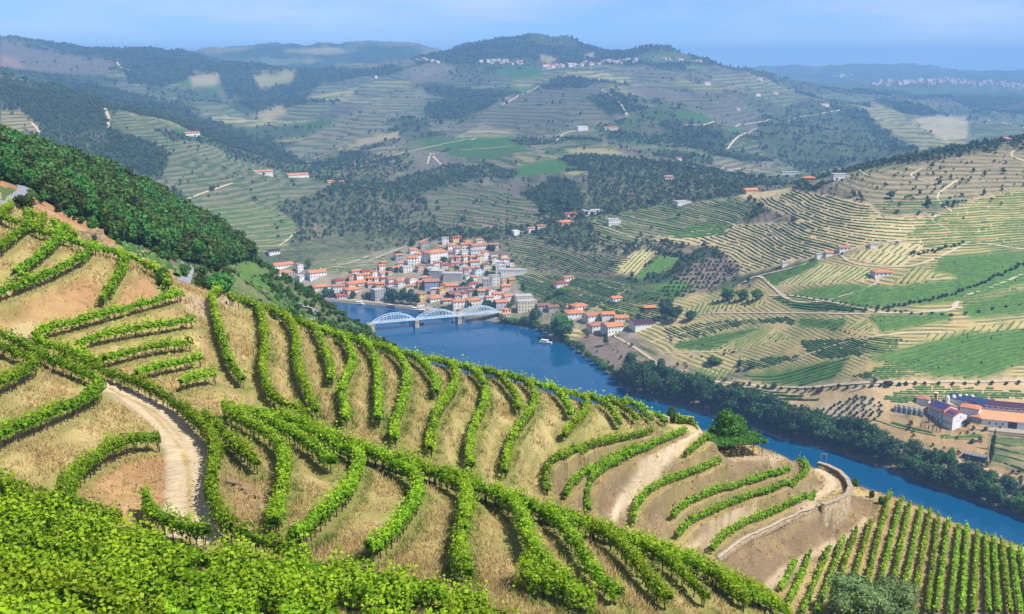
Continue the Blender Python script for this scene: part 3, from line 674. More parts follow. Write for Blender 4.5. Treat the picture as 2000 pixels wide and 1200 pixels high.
POLY = [  # (photo outline, nearest, farthest, cover, terrace lines, interval, weight)
 # --- near spur
 ([(0,602),(120,560),(170,535),(200,560),(195,610),(170,640),(80,660),(40,672),(0,668)],60,200,'soil_red',None,0,0),
 ([(250,535),(300,550),(322,565),(320,592),(212,604),(235,565)],60,200,'soil_red',None,0,0),
 ([(105,662),(350,600),(380,612),(372,630),(180,668),(140,684)],60,200,'soil',None,0,0),
 ([(375,585),(415,588),(425,650),(448,725),(478,770),(430,772),(400,700),(385,640)],60,200,'soil',None,0,0),
 ([(155,965),(190,935),(260,895),(320,888),(325,960),(320,1010),(290,1030),(230,1040),(165,990)],30,120,'soil_red',None,0,0),
 ([(197,750),(240,760),(300,790),(350,825),(390,868),(414,900),(412,985),(428,1062),(385,1060),(318,1010),(322,900),(300,835),(240,792),(205,775)],30,140,'dirt',None,0,0),
 ([(430,900),(470,925),(540,960),(540,1040),(470,1060),(430,1000)],30,120,'soil',None,0,0),
 ([(1070,920),(1130,895),(1230,868),(1290,850),(1345,840),(1345,860),(1290,888),(1200,925),(1160,960),(1150,1010),(1090,985)],95,215,'soil',None,0,0),
 ([(1150,960),(1200,925),(1300,870),(1350,852),(1340,880),(1250,940),(1200,990),(1180,1020),(1150,1010)],95,215,'soil',None,0,0),
 ([(1240,1030),(1260,980),(1320,950),(1420,905),(1500,890),(1560,895),(1600,960),(1600,985),(1500,1020),(1420,1070),(1400,1100),(1300,1080)],95,215,'soil',None,0,0),
 ([(1390,1085),(1450,1040),(1600,985),(1660,965),(1720,980),(1700,1040),(1600,1085),(1520,1150),(1440,1120)],95,215,'brown',None,0,0),
 ([(1500,1150),(1560,1105),(1620,1080),(1700,1025),(1740,965),(2060,1085),(2060,1215),(1560,1215)],110,215,'soil',None,0,0),
 # --- brow at far left, the wood, the plots behind it
 ([(-200,150),(0,262),(125,288),(200,328),(300,378),(400,428),(500,505),(420,520),(370,510),(280,480),(215,470),(150,430),(70,375),(0,350),(-200,330)],215,640,'forest',None,0,0),
 ([(0,350),(30,362),(90,385),(110,405),(200,445),(232,475),(190,480),(150,475),(90,425),(40,400),(0,385)],150,330,'soil_red',None,0,0),
 ([(0,362),(35,372),(40,385),(15,400),(0,395)],150,300,'dull_green',None,0,0),
 ([(200,478),(300,478),(340,505),(355,535),(340,545),(290,520),(240,505)],200,300,'soil',None,0,0),
 ([(440,515),(485,508),(545,545),(590,575),(640,612),(620,640),(540,600),(470,590),(450,560)],230,700,'dull_green',None,0,0),
 ([(500,540),(560,548),(650,600),(700,640),(800,690),(860,710),(780,700),(680,655),(600,620),(540,580)],230,950,'scrub',None,0,0),
 # --- distant hills
 ([(830,100),(960,78),(1060,55),(1125,66),(1180,98),(1150,118),(1000,115),(890,112),(800,128)],4000,5600,'forest',None,0,0),
 ([(1030,72),(1060,58),(1110,68),(1130,90),(1050,88)],4000,5600,'scrub',None,0,0),
 ([(1055,106),(1090,114),(1078,124),(1054,123)],3900,5600,'tan',None,0,0),
 ([(1140,106),(1165,104),(1160,112),(1140,114)],3900,5600,'tan',None,0,0),
 ([(1170,95),(1290,92),(1360,102),(1420,128),(1300,112),(1200,112)],3900,5600,'forest',None,0,0),
 ([(1228,114),(1285,98),(1345,105),(1358,120),(1300,124)],3900,5600,'dull_green','green',14,.5),
 ([(960,138),(1050,128),(1062,150),(1000,157)],3000,4300,'green',None,0,0),
 ([(430,106),(520,90),(620,80),(720,85),(830,98),(800,130),(700,125),(560,110),(460,118)],5000,7000,'forest',None,0,0),
 ([(540,100),(640,92),(700,98),(640,108)],5000,7000,'straw',None,0,0),
 ([(0,80),(120,105),(240,120),(200,145),(80,140),(0,130)],3500,5000,'mauve',None,0,0),
 ([(0,105),(40,120),(45,138),(0,132)],3500,5000,(0.40,0.22,0.15),None,0,0),
 ([(80,140),(200,165),(330,205),(470,255),(570,305),(610,340),(520,335),(380,280),(260,230),(120,190)],2050,4100,'forest',None,0,0),
 ([(240,130),(370,110),(380,150),(320,170),(250,162)],3000,4900,'forest',None,0,0),
 ([(420,110),(520,115),(560,140),(640,150),(600,190),(520,230),(440,190)],2500,5500,'forest',None,0,0),
 ([(490,148),(580,135),(572,160),(510,172)],2500,5200,'straw',None,0,0),
 ([(370,150),(430,142),(424,165),(375,172)],2500,5200,'tan',None,0,0),
 ([(490,226),(550,203),(562,224),(520,237)],2000,4000,'tan','soil_red',8,.6),
 ([(830,205),(900,172),(960,178),(1005,180),(950,212),(880,232),(830,226)],2200,4000,'forest',None,0,0),
 ([(555,292),(650,240),(760,190),(825,168),(838,188),(745,242),(640,302),(605,325)],1900,3600,'terrace','scrub',7,.8),
 ([(660,245),(760,200),(790,210),(700,262)],1900,3600,'terrace','scrub',7,.8),
 ([(690,275),(780,256),(778,270),(700,286)],1900,3000,'tan',None,0,0),
 ([(850,272),(960,212),(1070,163),(1180,168),(1245,215),(1180,240),(1060,255),(920,274),(800,292)],1800,3600,'mauve','scrub',7,.9),
 ([(880,272),(940,245),(1012,260),(900,276)],1800,2800,'straw','mauve',6,.9),
 ([(785,287),(870,270),(1005,264),(985,281),(840,293)],1800,2700,'green',None,0,0),
 ([(880,291),(1000,276),(1032,294),(950,311),(870,306)],1800,2600,'green',None,0,0),
 ([(1045,165),(1140,155),(1150,172),(1070,175)],2600,3800,'forest',None,0,0),
 ([(1140,190),(1200,178),(1262,215),(1190,226)],2200,3600,'forest',None,0,0),
 ([(1000,385),(1090,345),(1132,363),(1142,400),(1110,426),(1040,416),(1008,402)],1350,1800,'forest',None,0,0),
 ([(740,360),(860,330),(960,320),(990,335),(860,370),(760,385)],1500,2300,'scrub',None,0,0),
 ([(820,380),(900,355),(1010,375),(1060,410),(1050,440),(920,445),(860,450),(840,410)],1300,1900,'mauve','dull_green',3.4,.9),
 ([(1280,240),(1400,250),(1422,274),(1412,293),(1320,276)],1900,2700,'forest',None,0,0),
 ([(1480,232),(1580,192),(1660,203),(1760,248),(1835,300),(1700,322),(1560,332),(1480,290)],1850,4100,'scrub',None,0,0),
 ([(1610,200),(1680,210),(1780,255),(1830,300),(1740,290),(1680,240)],1850,4100,'forest',None,0,0),
 ([(1780,233),(1830,226),(1890,229),(1893,268),(1845,276),(1810,256)],2000,4600,(0.62,0.46,0.27),None,0,0),
 ([(1700,195),(1760,220),(1800,250),(1850,290),(1800,296),(1740,262),(1700,230)],1900,4600,'straw','dull_green',8,.8),
 ([(1895,232),(2000,225),(2000,280),(1890,285)],1900,4600,'dull_green','terrace',9,.7),
 ([(1480,140),(1700,128),(2000,145),(2300,150),(2300,160),(1700,160),(1500,160)],8000,14000,'scrub',None,0,0),
 ([(1550,160),(2300,160),(2300,185),(1650,185)],5500,8200,'dull_green',None,0,0),
 # --- hill on the left
 ([(0,160),(100,178),(195,202),(215,240),(150,262),(60,235),(0,205)],1500,2300,'forest',None,0,0),
 ([(0,212),(30,208),(78,245),(72,262),(0,264)],1400,2000,'straw','brown',4,.9),
 ([(205,215),(240,215),(330,272),(430,302),(560,337),(655,358),(640,382),(560,402),(380,402),(320,345),(300,285),(222,248)],1200,2100,'dull_green','terrace',4.2,.75),
 ([(180,300),(230,255),(300,280),(332,300),(322,332),(280,342),(210,322)],1200,2000,'forest',None,0,0),
 ([(120,290),(170,300),(252,342),(200,346)],1200,1900,'straw','brown',4,.9),
 ([(340,270),(420,285),(460,310),(400,315)],1400,2000,'terrace','dull_green',4,.8),
 ([(370,402),(540,402),(580,440),(560,490),(480,496),(400,432)],1150,1650,'dull_green','terrace',3.2,.8),
 ([(540,402),(640,368),(720,385),(800,435),(875,462),(850,492),(760,502),(640,512),(560,492),(580,440)],1150,1700,'scrub','mauve',5,.4),
 ([(620,500),(760,500),(720,540),(600,530)],1100,1400,'mauve','dull_green',2.6,.8),
 # --- town ground
 ([(540,525),(640,520),(700,500),(780,480),(850,470),(940,465),(1000,500),(1030,540),(1040,580),(1100,620),(1290,640),(1270,670),(1160,645),(1040,632),(960,622),(830,604),(660,588),(560,570)],900,1400,'paving',None,0,0),
 ([(960,470),(1060,455),(1120,490),(1240,500),(1200,540),(1040,530),(1010,500)],1000,1400,'mauve','dull_green',2.8,.9),
 ([(1000,530),(1180,545),(1240,560),(1140,615),(1060,600),(1020,575)],900,1250,'dull_green','pale',2.4,.55),
 # --- right valley side
 ([(1150,300),(1450,330),(1480,370),(1300,420),(1150,420)],1350,2000,'scrub','mauve',4,.4),
 ([(1440,382),(1540,368),(1700,398),(1722,420),(1640,442),(1560,432),(1480,397)],950,1500,'straw_pale','straw',3,.5),
 ([(1150,430),(1300,400),(1440,385),(1480,400),(1440,440),(1270,470),(1180,480)],950,1500,'dull_green','terrace',3,.6),
 ([(1300,456),(1390,434),(1432,440),(1422,461),(1320,466)],900,1400,'green',None,0,0),
 ([(1270,470),(1400,442),(1600,430),(1830,420),(1842,450),(1700,482),(1600,502),(1450,537),(1400,482)],850,1400,'straw_pale','straw',3,.4),
 ([(1830,420),(1900,390),(2100,350),(2100,490),(1850,492),(1750,472)],850,1300,'straw','dull_green',3,.5),
 ([(1600,355),(1750,330),(1900,300),(2100,270),(2100,350),(1900,385),(1780,410),(1700,395)],900,1300,'terrace','scrub',3,.7),
 ([(1195,530),(1240,490),(1287,490),(1242,541)],900,1300,'straw_pale',None,0,0),
 ([(1238,546),(1290,500),(1332,505),(1310,525),(1252,549)],900,1300,'green',None,0,0),
 ([(1285,572),(1360,510),(1420,500),(1452,530),(1400,560),(1300,592)],850,1200,'mauve',None,0,0),
 ([(1160,600),(1300,585),(1450,560),(1500,580),(1480,700),(1400,740),(1290,690),(1250,660)],700,1100,'straw','dull_green',1.5,.8),
 ([(1480,545),(1600,505),(1720,480),(1880,470),(2100,470),(2100,740),(1480,740),(1400,640)],690,1100,'straw','dull_green',1.6,.85),
 ([(1508,560),(1605,516),(1702,525),(1702,545),(1640,553)],690,1100,'straw_pale',None,0,0),
 ([(1655,500),(1700,486),(1782,505),(1762,521),(1690,513)],690,1100,'straw_pale',None,0,0),
 ([(1705,482),(1812,468),(1792,506),(1720,492)],690,1100,'straw_pale',None,0,0),
 ([(1740,556),(1790,519),(1842,535),(1790,556)],690,1100,'straw',None,0,0),
 ([(1485,546),(1600,505),(1603,516),(1508,560)],690,1100,'green',None,0,0),
 ([(1540,572),(1640,555),(1740,560),(1870,545),(2100,490),(2100,530),(1860,592),(1700,602),(1560,582)],690,1100,'green',None,0,0),
 ([(1498,580),(1690,600),(1702,609),(1560,607)],690,1100,'green',None,0,0),
 ([(1692,620),(1850,609),(1862,625),(1722,649)],690,1000,'green',None,0,0),
 ([(1555,622),(1662,624),(1635,646),(1560,640)],690,1000,'green',None,0,0),
 ([(1443,731),(1662,700),(1632,740),(1560,756),(1480,747)],690,950,'green',None,0,0),
 ([(1310,672),(1490,640),(1390,686),(1320,682)],690,1100,'green',None,0,0),
 ([(1840,500),(2100,480),(2100,515),(1880,545),(1820,530)],690,1100,'green',None,0,0),
 ([(1860,600),(2100,540),(2100,600),(1900,625)],690,1100,'green',None,0,0),
 ([(1270,560),(1330,545),(1360,560),(1310,590)],800,1150,'green',None,0,0),
 ([(1335,606),(1415,578),(1492,585),(1502,593),(1370,617)],690,1150,'straw',None,0,0),
 ([(1378,686),(1500,634),(1548,662),(1440,687)],690,1100,'straw',None,0,0),
 ([(1635,646),(1690,621),(1710,649)],690,1000,'straw',None,0,0),
 ([(1800,656),(1990,627),(2100,620),(2100,650),(1820,669)],690,1000,'straw',None,0,0),
 ([(1690,700),(1880,650),(2100,640),(2100,700),(1990,712),(1930,740),(1830,737)],690,1000,'green',None,0,0),
 ([(1380,745),(1440,742),(1560,758),(1650,745),(1760,742),(2100,735),(2100,800),(1750,800),(1690,832),(1600,822),(1480,790)],640,900,'tan',None,0,0),
 ([(1590,800),(1690,775),(1722,790),(1722,815),(1690,828),(1620,822)],640,900,'pale',None,0,0),
 ([(1690,815),(2100,800),(2100,960),(1900,930),(1740,880),(1690,850)],560,760,'soil',None,0,0),
 ([(1930,850),(2100,835),(2100,950),(1935,905)],560,760,'dull_green','soil',1.6,.7),
 ([(1240,700),(1300,690),(1380,745),(1500,800),(1600,830),(1560,850),(1400,800),(1300,760)],640,950,'terrace',None,0,0),
]
for pts, lo, hi, a, b, bm, bwt in POLY:
    m = poly_mask(pts, lo, hi)
    put(m, a, b, bm, bwt, var={'soil_red': 'straw', 'soil': 'straw', 'dirt': 'soil', 'forest': 'scrub', 'scrub': 'terrace', 'tan': 'soil', 'dull_green': 'terrace', 'straw': 'dull_green', 'paving': 'soil', 'brown': 'soil', 'pale': 'tan', 'green': 'dull_green'}.get(a) if isinstance(a, str) else None, amt=.35)
def paint_line(uv, lo, hi, half, cover, soft=.5, curve=True):
    w = polyline(uv, max(half * .7, .4), lo, hi, 2, curve)
    x0, x1, y0, y1 = w[:, 0].min() - 3 * half, w[:, 0].max() + 3 * half, w[:, 1].min() - 3 * half, w[:, 1].max() + 3 * half
    idx = np.nonzero((XX > x0) & (XX < x1) & (YY > y0) & (YY < y1))
    if not len(idx[0]): return w
    d = np.full(len(idx[0]), 1e9)
    for k in range(0, len(w), 64):
        q = w[k:k + 64]; d = np.minimum(d, np.hypot(XX[idx][:, None] - q[None, :, 0], YY[idx][:, None] - q[None, :, 1]).min(1))
    t = (1 - smooth(half * (1 - soft), half * (1 + soft), d + n4[idx] * half * .35))[:, None]
    C[idx] = C[idx] * (1 - t) + G[cover] * t; BW[idx] = BW[idx] * (1 - t[:, 0])
    return w
# bare banks darker and redder than the trodden benches on the walled spur
gz_l = np.gradient(ZZ, axis=0) / (np.gradient(LL, axis=0) * RR); gz_a = np.gradient(ZZ, axis=1) / (np.gradient(AA, axis=1) * RR)
STEEP = np.hypot(gz_l, gz_a)
spur = poly_mask([(1060,900),(1280,840),(1420,850),(1560,885),(1680,940),(1740,970),(1690,1050),(1520,1160),(1380,1100),(1180,1030),(1060,990)], 104, 215)
tt = (smooth(.2, .45, STEEP + n4 * .12) * spur * .9)[..., None]
C[:] = C * (1 - tt) + G['brown'] * 1.15 * tt
tt = (np.clip(n4 * 1.2 + n3 * .8, 0, 1) * spur * .35)[..., None]; C[:] = C * (1 - tt) + G['straw'] * .8 * tt
# weeds along the near rows
isl = np.array([{'lower': .15, 'bank': .35, 'upper': .7, 'fork': .8, 'track': .6, 'front': 1.0}.get(s_, .9) for s_, w in row_world])[rs[ROWI]]
t = ((1 - smooth(0.6, 2.3, ROWD + n3 * .9 + n4 * .5)) * nearmask * isl * .85)[..., None]
C[:] = C * (1 - t) + G['weed'] * t
# wheel tracks, roads, paths on the near spur
paint_line([(205,758),(262,790),(318,835),(344,880),(350,950),(340,1010),(352,1045)], 30, 140, 0.75, 'track')
paint_line([(215,752),(300,790),(352,832),(384,880),(392,950),(392,1010),(408,1058)], 30, 140, 0.8, 'track')
paint_line([(230,766),(285,800),(330,845),(364,900),(370,970),(372,1020)], 30, 140, 0.22, 'straw')
paint_line([(1190,1025),(1203,1000),(1228,965),(1268,925),(1310,885),(1345,856),(1378,842),(1365,832),(1335,826),(1310,822)], 104, 215, .5, 'dirt', .5)
paint_line([(1196,1015),(1212,985),(1262,930),(1310,885),(1350,853),(1375,842),(1340,828)], 104, 215, .26, 'track', .6)
paint_line([(1330,1080),(1372,1058),(1420,1025),(1480,1000)], 104, 215, 0.3, 'dirt')
paint_line([(1596,920),(1620,932),(1625,950),(1600,968),(1570,985)], 104, 215, 1.5, 'dirt', .5)
paint_line([(1600,918),(1622,935),(1618,955),(1590,975)], 104, 215, .8, 'track', .6)
paint_line([(1500,1145),(1550,1102),(1610,1072),(1660,1045),(1700,1010)], 104, 215, .6, 'dirt', .6)
paint_line([(1420,895),(1470,892),(1520,893),(1552,898)], 104, 215, 1.1, 'dirt', .5)
paint_line([(368,592),(390,594),(420,588),(440,583)], 60, 200, 1.8, 'dirt', .5)
paint_line([(0,672),(40,662),(72,655)], 60, 200, .8, 'straw_pale', .5)
ROADS = [
 ([(1440,560),(1480,540),(1510,562),(1545,588),(1600,590),(1640,580),(1690,565),(1715,548),(1690,535)],2.2),([(1480,540),(1560,520),(1640,495),(1710,475),(1790,470)],2.0),
 ([(1640,497),(1660,512),(1700,520),(1780,520),(1840,500),(1880,480),(1900,475),(2000,487)],2.0),([(1500,578),(1560,580),(1680,602),(1730,612),(1850,607),(1872,590)],2.0),
 ([(1872,590),(1860,600),(1880,602)],2.2),([(1400,430),(1435,440),(1425,455)],1.6),([(1520,470),(1500,440),(1545,420)],1.6),([(1880,580),(1940,560),(2000,535)],1.6),
 ([(1340,615),(1400,612),(1560,612),(1700,615)],1.6),([(1270,670),(1300,660),(1380,640),(1450,625)],1.8),([(1300,690),(1390,688),(1440,686)],1.4),([(1545,705),(1640,672),(1760,652),(1860,650)],1.6),
 ([(1380,745),(1560,758),(1640,752),(1760,748),(2000,745)],1.8),([(1660,765),(1700,755),(1760,750)],1.6),([(1830,420),(1822,432),(1850,450)],2.0),([(1870,352),(1830,385),(1860,415)],1.8),
 ([(1165,640),(1220,668),(1270,700),(1310,735),(1380,775),(1400,795)],2.2),([(1235,700),(1262,720),(1285,735),(1300,730)],1.4),([(1715,850),(1780,875),(1870,900),(2000,945)],2.4),
 ([(1460,375),(1480,390),(1520,380),(1600,355),(1660,345)],1.8),([(1980,295),(1975,305),(2000,315)],2.2),([(1800,330),(1780,345),(1840,365)],1.8),
 ([(545,480),(560,470),(580,452)],2.2),([(720,510),(770,490),(850,462)],2.2),([(600,535),(680,515),(720,500)],1.8),
 ([(1050,460),(1000,450),(930,440)],1.5),([(1170,440),(1260,470),(1290,460)],1.6),([(200,205),(212,230),(210,250)],4),([(62,240),(75,255),(72,262)],3.5),([(345,398),(390,380),(455,358)],3),
 ([(225,115),(238,132),(290,150)],5),([(690,310),(700,325),(770,315)],3),([(835,320),(850,300),(950,290),(1010,285)],3),([(840,300),(870,330)],3),([(1085,280),(1100,262),(1130,255)],2.6),
 ([(1330,245),(1480,240),(1590,225),(1640,215)],4),([(980,205),(1060,165)],4),([(1175,175),(1205,195),(1225,225)],4),([(1310,318),(1360,328),(1450,330),(1550,345)],2.2),([(1420,292),(1440,270),(1480,250)],3),
 ([(930,270),(850,285),(780,300),(700,320)],2.5),([(1930,235),(1960,240),(2000,250)],5),([(1560,345),(1650,330),(1700,345)],1.5)]
tg = poly_mask([(540,525),(640,520),(700,500),(780,480),(850,470),(940,465),(1000,500),(1030,540),(1040,580),(1100,620),(1290,640),(1270,670),(1160,645),(1040,632),(960,622),(830,604),(660,588),(560,570)],900,1400)
tt = (np.clip(n3 * 2.2 + n2 * 1.5 + .35, 0, 1) * tg * .85)[..., None]; C[:] = C * (1 - tt) + G['scrub'] * 1.2 * tt
# river margin
bankm = (ZZ < 1.6) & (RR > 300) & (RR < 1500); put(bankm, (0.16, 0.14, 0.10))
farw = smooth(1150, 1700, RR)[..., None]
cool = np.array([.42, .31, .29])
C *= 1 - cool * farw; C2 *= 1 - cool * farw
C *= (1 + 0.10 * n3 + 0.08 * n4 * nearmask)[..., None]
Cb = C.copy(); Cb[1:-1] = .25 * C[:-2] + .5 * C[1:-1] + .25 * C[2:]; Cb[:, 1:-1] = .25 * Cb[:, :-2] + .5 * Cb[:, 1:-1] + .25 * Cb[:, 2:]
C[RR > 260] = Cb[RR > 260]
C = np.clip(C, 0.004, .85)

# ground sheet
def ground_material():
    m, n, l, out = nodes_of('ground_cover')
    p = n.new('ShaderNodeBsdfPrincipled'); p.inputs['Roughness'].default_value = 0.95; p.inputs['Specular IOR Level'].default_value = 0.1
    l.new(p.outputs[0], out.inputs['Surface'])
    def attr(nm): a = n.new('ShaderNodeAttribute'); a.attribute_name = nm; return a
    def mth(op, a, b=None):
        k = n.new('ShaderNodeMath'); k.operation = op
        for i, x in enumerate((a, b)):
            if x is None: continue
            if isinstance(x, (int, float)): k.inputs[i].default_value = x
            else: l.new(x, k.inputs[i])
        return k.outputs[0]
    def noise(s, d=4, r=.6):
        k = n.new('ShaderNodeTexNoise'); k.inputs['Scale'].default_value = s; k.inputs['Detail'].default_value = d; k.inputs['Roughness'].default_value = r
        l.new(geo.outputs['Position'], k.inputs['Vector']); return k.outputs['Fac']
    geo = n.new('ShaderNodeNewGeometry'); sep = n.new('ShaderNodeSeparateXYZ'); l.new(geo.outputs['Position'], sep.inputs[0])
    c1, c2, bd, bw_ = attr('cover'), attr('cover2'), attr('band'), attr('band_weight')
    ph = mth('DIVIDE', sep.outputs['Z'], bd.outputs['Fac'])
    ph = mth('ADD', ph, mth('MULTIPLY', noise(0.006, 3), 1.3))
    fr = mth('FRACT', ph)
    # two thirds bench, one third planted line, soft edges
    tri = mth('ABSOLUTE', mth('SUBTRACT', fr, 0.5))
    rp_ = n.new('ShaderNodeMapRange'); rp_.interpolation_type = 'SMOOTHSTEP'
    rp_.inputs['From Min'].default_value = 0.20; rp_.inputs['From Max'].default_value = 0.32
    l.new(tri, rp_.inputs['Value'])
    brk = n.new('ShaderNodeMapRange'); brk.inputs['From Min'].default_value = .34; brk.inputs['From Max'].default_value = .48; l.new(noise(0.035, 3), brk.inputs['Value'])
    fac = mth('MULTIPLY', mth('MULTIPLY', rp_.outputs[0], bw_.outputs['Fac']), brk.outputs[0])
    mix = n.new('ShaderNodeMix'); mix.data_type = 'RGBA'; l.new(fac, mix.inputs['Factor']); l.new(c1.outputs['Color'], mix.inputs['A']); l.new(c2.outputs['Color'], mix.inputs['B'])
    # soil grain at several sizes
    # low bushes and tufts too small to build, far off
    sp_ = n.new('ShaderNodeMapRange'); sp_.inputs['From Min'].default_value = .50; sp_.inputs['From Max'].default_value = .60; l.new(noise(0.10, 5, .75), sp_.inputs['Value'])
    mix2 = n.new('ShaderNodeMix'); mix2.data_type = 'RGBA'; l.new(mth('MULTIPLY', sp_.outputs[0], attr('speckle').outputs['Fac']), mix2.inputs['Factor']); l.new(mix.outputs['Result'], mix2.inputs['A']); mix2.inputs['B'].default_value = (0.035, 0.062, 0.026, 1)
    hv = n.new('ShaderNodeHueSaturation'); l.new(mix2.outputs['Result'], hv.inputs['Color'])
    g1 = n.new('ShaderNodeMapRange'); g1.inputs['From Min'].default_value = .25; g1.inputs['From Max'].default_value = .75; g1.inputs['To Min'].default_value = .62; g1.inputs['To Max'].default_value = 1.32
    l.new(mth('ADD', mth('MULTIPLY', noise(1.1, 6, .75), .55), mth('MULTIPLY', noise(0.07, 6, .7), .45)), g1.inputs['Value']); l.new(g1.outputs[0], hv.inputs['Value'])
    l.new(hv.outputs['Color'], p.inputs['Base Color'])
    b = n.new('ShaderNodeBump'); b.inputs['Strength'].default_value = .7; b.inputs['Distance'].default_value = .5
    l.new(mth('ADD', noise(2.2, 6, .7), mth('MULTIPLY', noise(.15, 4), 3.0)), b.inputs['Height']); l.new(b.outputs['Normal'], p.inputs['Normal'])
    return m
spk_tab = np.zeros(len(NAMES) + 1)
for k_, v_ in dict(scrub=.85, mauve=.3, terrace=.25, forest=.7, dull_green=.2, straw=.15, green=.1, soil=.2, straw_pale=.12, tan=.1).items(): spk_tab[NAMES.index(k_)] = v_
SPK = spk_tab[CID] * smooth(230, 420, RR); SPK[(RR < 1050) & (XX > 150) & (YY > 500)] *= .45; SPK[poly_mask([(1690,815),(2100,800),(2100,960),(1900,930),(1740,880),(1690,850)], 560, 760)] = .5
gi = np.arange(NR * NA).reshape(NR, NA)
GF = np.stack([gi[:-1, :-1], gi[:-1, 1:], gi[1:, 1:], gi[1:, :-1]], -1).reshape(-1, 4)
gm = np_mesh('ground', np.stack([XX, YY, ZZ], -1).reshape(-1, 3), GF, ground_material(), smooth=True)
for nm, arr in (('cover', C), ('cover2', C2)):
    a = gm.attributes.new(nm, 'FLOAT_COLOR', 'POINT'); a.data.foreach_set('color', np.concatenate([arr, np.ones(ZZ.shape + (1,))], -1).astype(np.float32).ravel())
for nm, arr in (('band', BAND), ('band_weight', BW), ('speckle', SPK)):
    a = gm.attributes.new(nm, 'FLOAT', 'POINT'); a.data.foreach_set('value', arr.astype(np.float32).ravel())
tag(link('ground', gm), kind='structure')

# river
def water_material():
    m, n, l, out = nodes_of('river_water')
    p = n.new('ShaderNodeBsdfPrincipled'); p.inputs['Base Color'].default_value = (0.0, 0.065, 0.16, 1); p.inputs['Roughness'].default_value = 0.07
    p.inputs['IOR'].default_value = 1.33; l.new(p.outputs[0], out.inputs['Surface'])
    geo = n.new('ShaderNodeNewGeometry'); mpn = n.new('ShaderNodeMapping'); mpn.inputs['Scale'].default_value = (0.5, 0.16, 1); mpn.inputs['Rotation'].default_value = (0, 0, 0.5)
    l.new(geo.outputs['Position'], mpn.inputs['Vector'])
    t = n.new('ShaderNodeTexNoise'); t.inputs['Scale'].default_value = 0.9; t.inputs['Detail'].default_value = 5
    t2 = n.new('ShaderNodeTexNoise'); t2.inputs['Scale'].default_value = 0.02; t2.inputs['Detail'].default_value = 3
    l.new(mpn.outputs[0], t.inputs['Vector']); l.new(geo.outputs['Position'], t2.inputs['Vector'])
    mu = n.new('ShaderNodeMath'); mu.operation = 'MULTIPLY'; l.new(t.outputs['Fac'], mu.inputs[0]); l.new(t2.outputs['Fac'], mu.inputs[1])
    b = n.new('ShaderNodeBump'); b.inputs['Strength'].default_value = 0.16; b.inputs['Distance'].default_value = 0.25
    rr_ = n.new('ShaderNodeMapRange'); rr_.inputs['From Min'].default_value = .4; rr_.inputs['From Max'].default_value = .65; rr_.inputs['To Min'].default_value = .04; rr_.inputs['To Max'].default_value = .3
    l.new(t2.outputs['Fac'], rr_.inputs['Value']); l.new(rr_.outputs[0], p.inputs['Roughness'])
    l.new(mu.outputs[0], b.inputs['Height']); l.new(b.outputs['Normal'], p.inputs['Normal'])
    return m
rv = MB().add([(-900, 330, 0), (900, 330, 0), (900, 1420, 0), (-900, 1420, 0)], [(0, 1, 2, 3)]).build('river', water_material())
tag(rv, kind='structure')
# ------------------------------------------------------------------ roads as draped sheets
M['road'] = mat_surface('pale_earth_road', (0.56, 0.46, 0.32), (0.42, 0.33, 0.22), 0.08, rough=0.95)
def ribbon(uv, half, lo, hi, name='dirt_road', mat=None, lift=.35, label=None):
    w = polyline(uv, max(2.5, half), lo, hi, 2)
    t = np.gradient(w[:, :2], axis=0); t /= np.linalg.norm(t, axis=1)[:, None] + 1e-9; nrm = np.stack([-t[:, 1], t[:, 0]], -1)
    hw = half * (1 + .22 * fbm(np.arange(len(w)) / 5.0, np.full(len(w), half * 7.3), 77, 2))
    Lf, Rt = w[:, :2] + nrm * hw[:, None], w[:, :2] - nrm * hw[:, None]
    zc = hz(w[:, 0], w[:, 1])
    V = np.concatenate([np.column_stack([Lf, np.maximum(hz(Lf[:, 0], Lf[:, 1]), zc - .3) + lift]), np.column_stack([Rt, np.maximum(hz(Rt[:, 0], Rt[:, 1]), zc - .3) + lift])])
    n = len(w); i = np.arange(n - 1)
    o = link(name, np_mesh(name, V, np.stack([i, i + 1, n + i + 1, n + i], -1), mat or M['road'], smooth=True))
    return tag(o, kind='structure')
for uv, half in ROADS: ribbon(uv, half * .62, 560, 6000)
for uv, half, lo, hi in (([(4,408),(20,397),(44,383),(52,373),(38,364)],1.5,150,330), ([(358,556),(362,542),(368,528),(363,518)],1.6,180,420), ([(572,597),(600,600),(616,608),(612,618),(600,626)],1.7,230,700), ([(345,528),(356,530)],1.2,180,420)):
    ribbon(uv, half, lo, hi, 'asphalt_road', M['asphalt'], .12)

# ------------------------------------------------------------------ leaves and hedges
def leaves(P, Nv, size, r_=rng):
    n = len(P); Nv = Nv / (np.linalg.norm(Nv, axis=1)[:, None] + 1e-9)
    t = r_.normal(size=(n, 3)); t -= Nv * np.einsum('ij,ij->i', t, Nv)[:, None]; t /= np.linalg.norm(t, axis=1)[:, None] + 1e-9
    b = np.cross(Nv, t); a = np.asarray(size)[:, None]
    V = np.stack([P - t * a, P + b * a * .8 - t * a * .15, P + t * a + Nv * a * -.25, P - b * a * .8 - t * a * .15], 1).reshape(-1, 3)
    return V, np.arange(4 * n).reshape(n, 4)

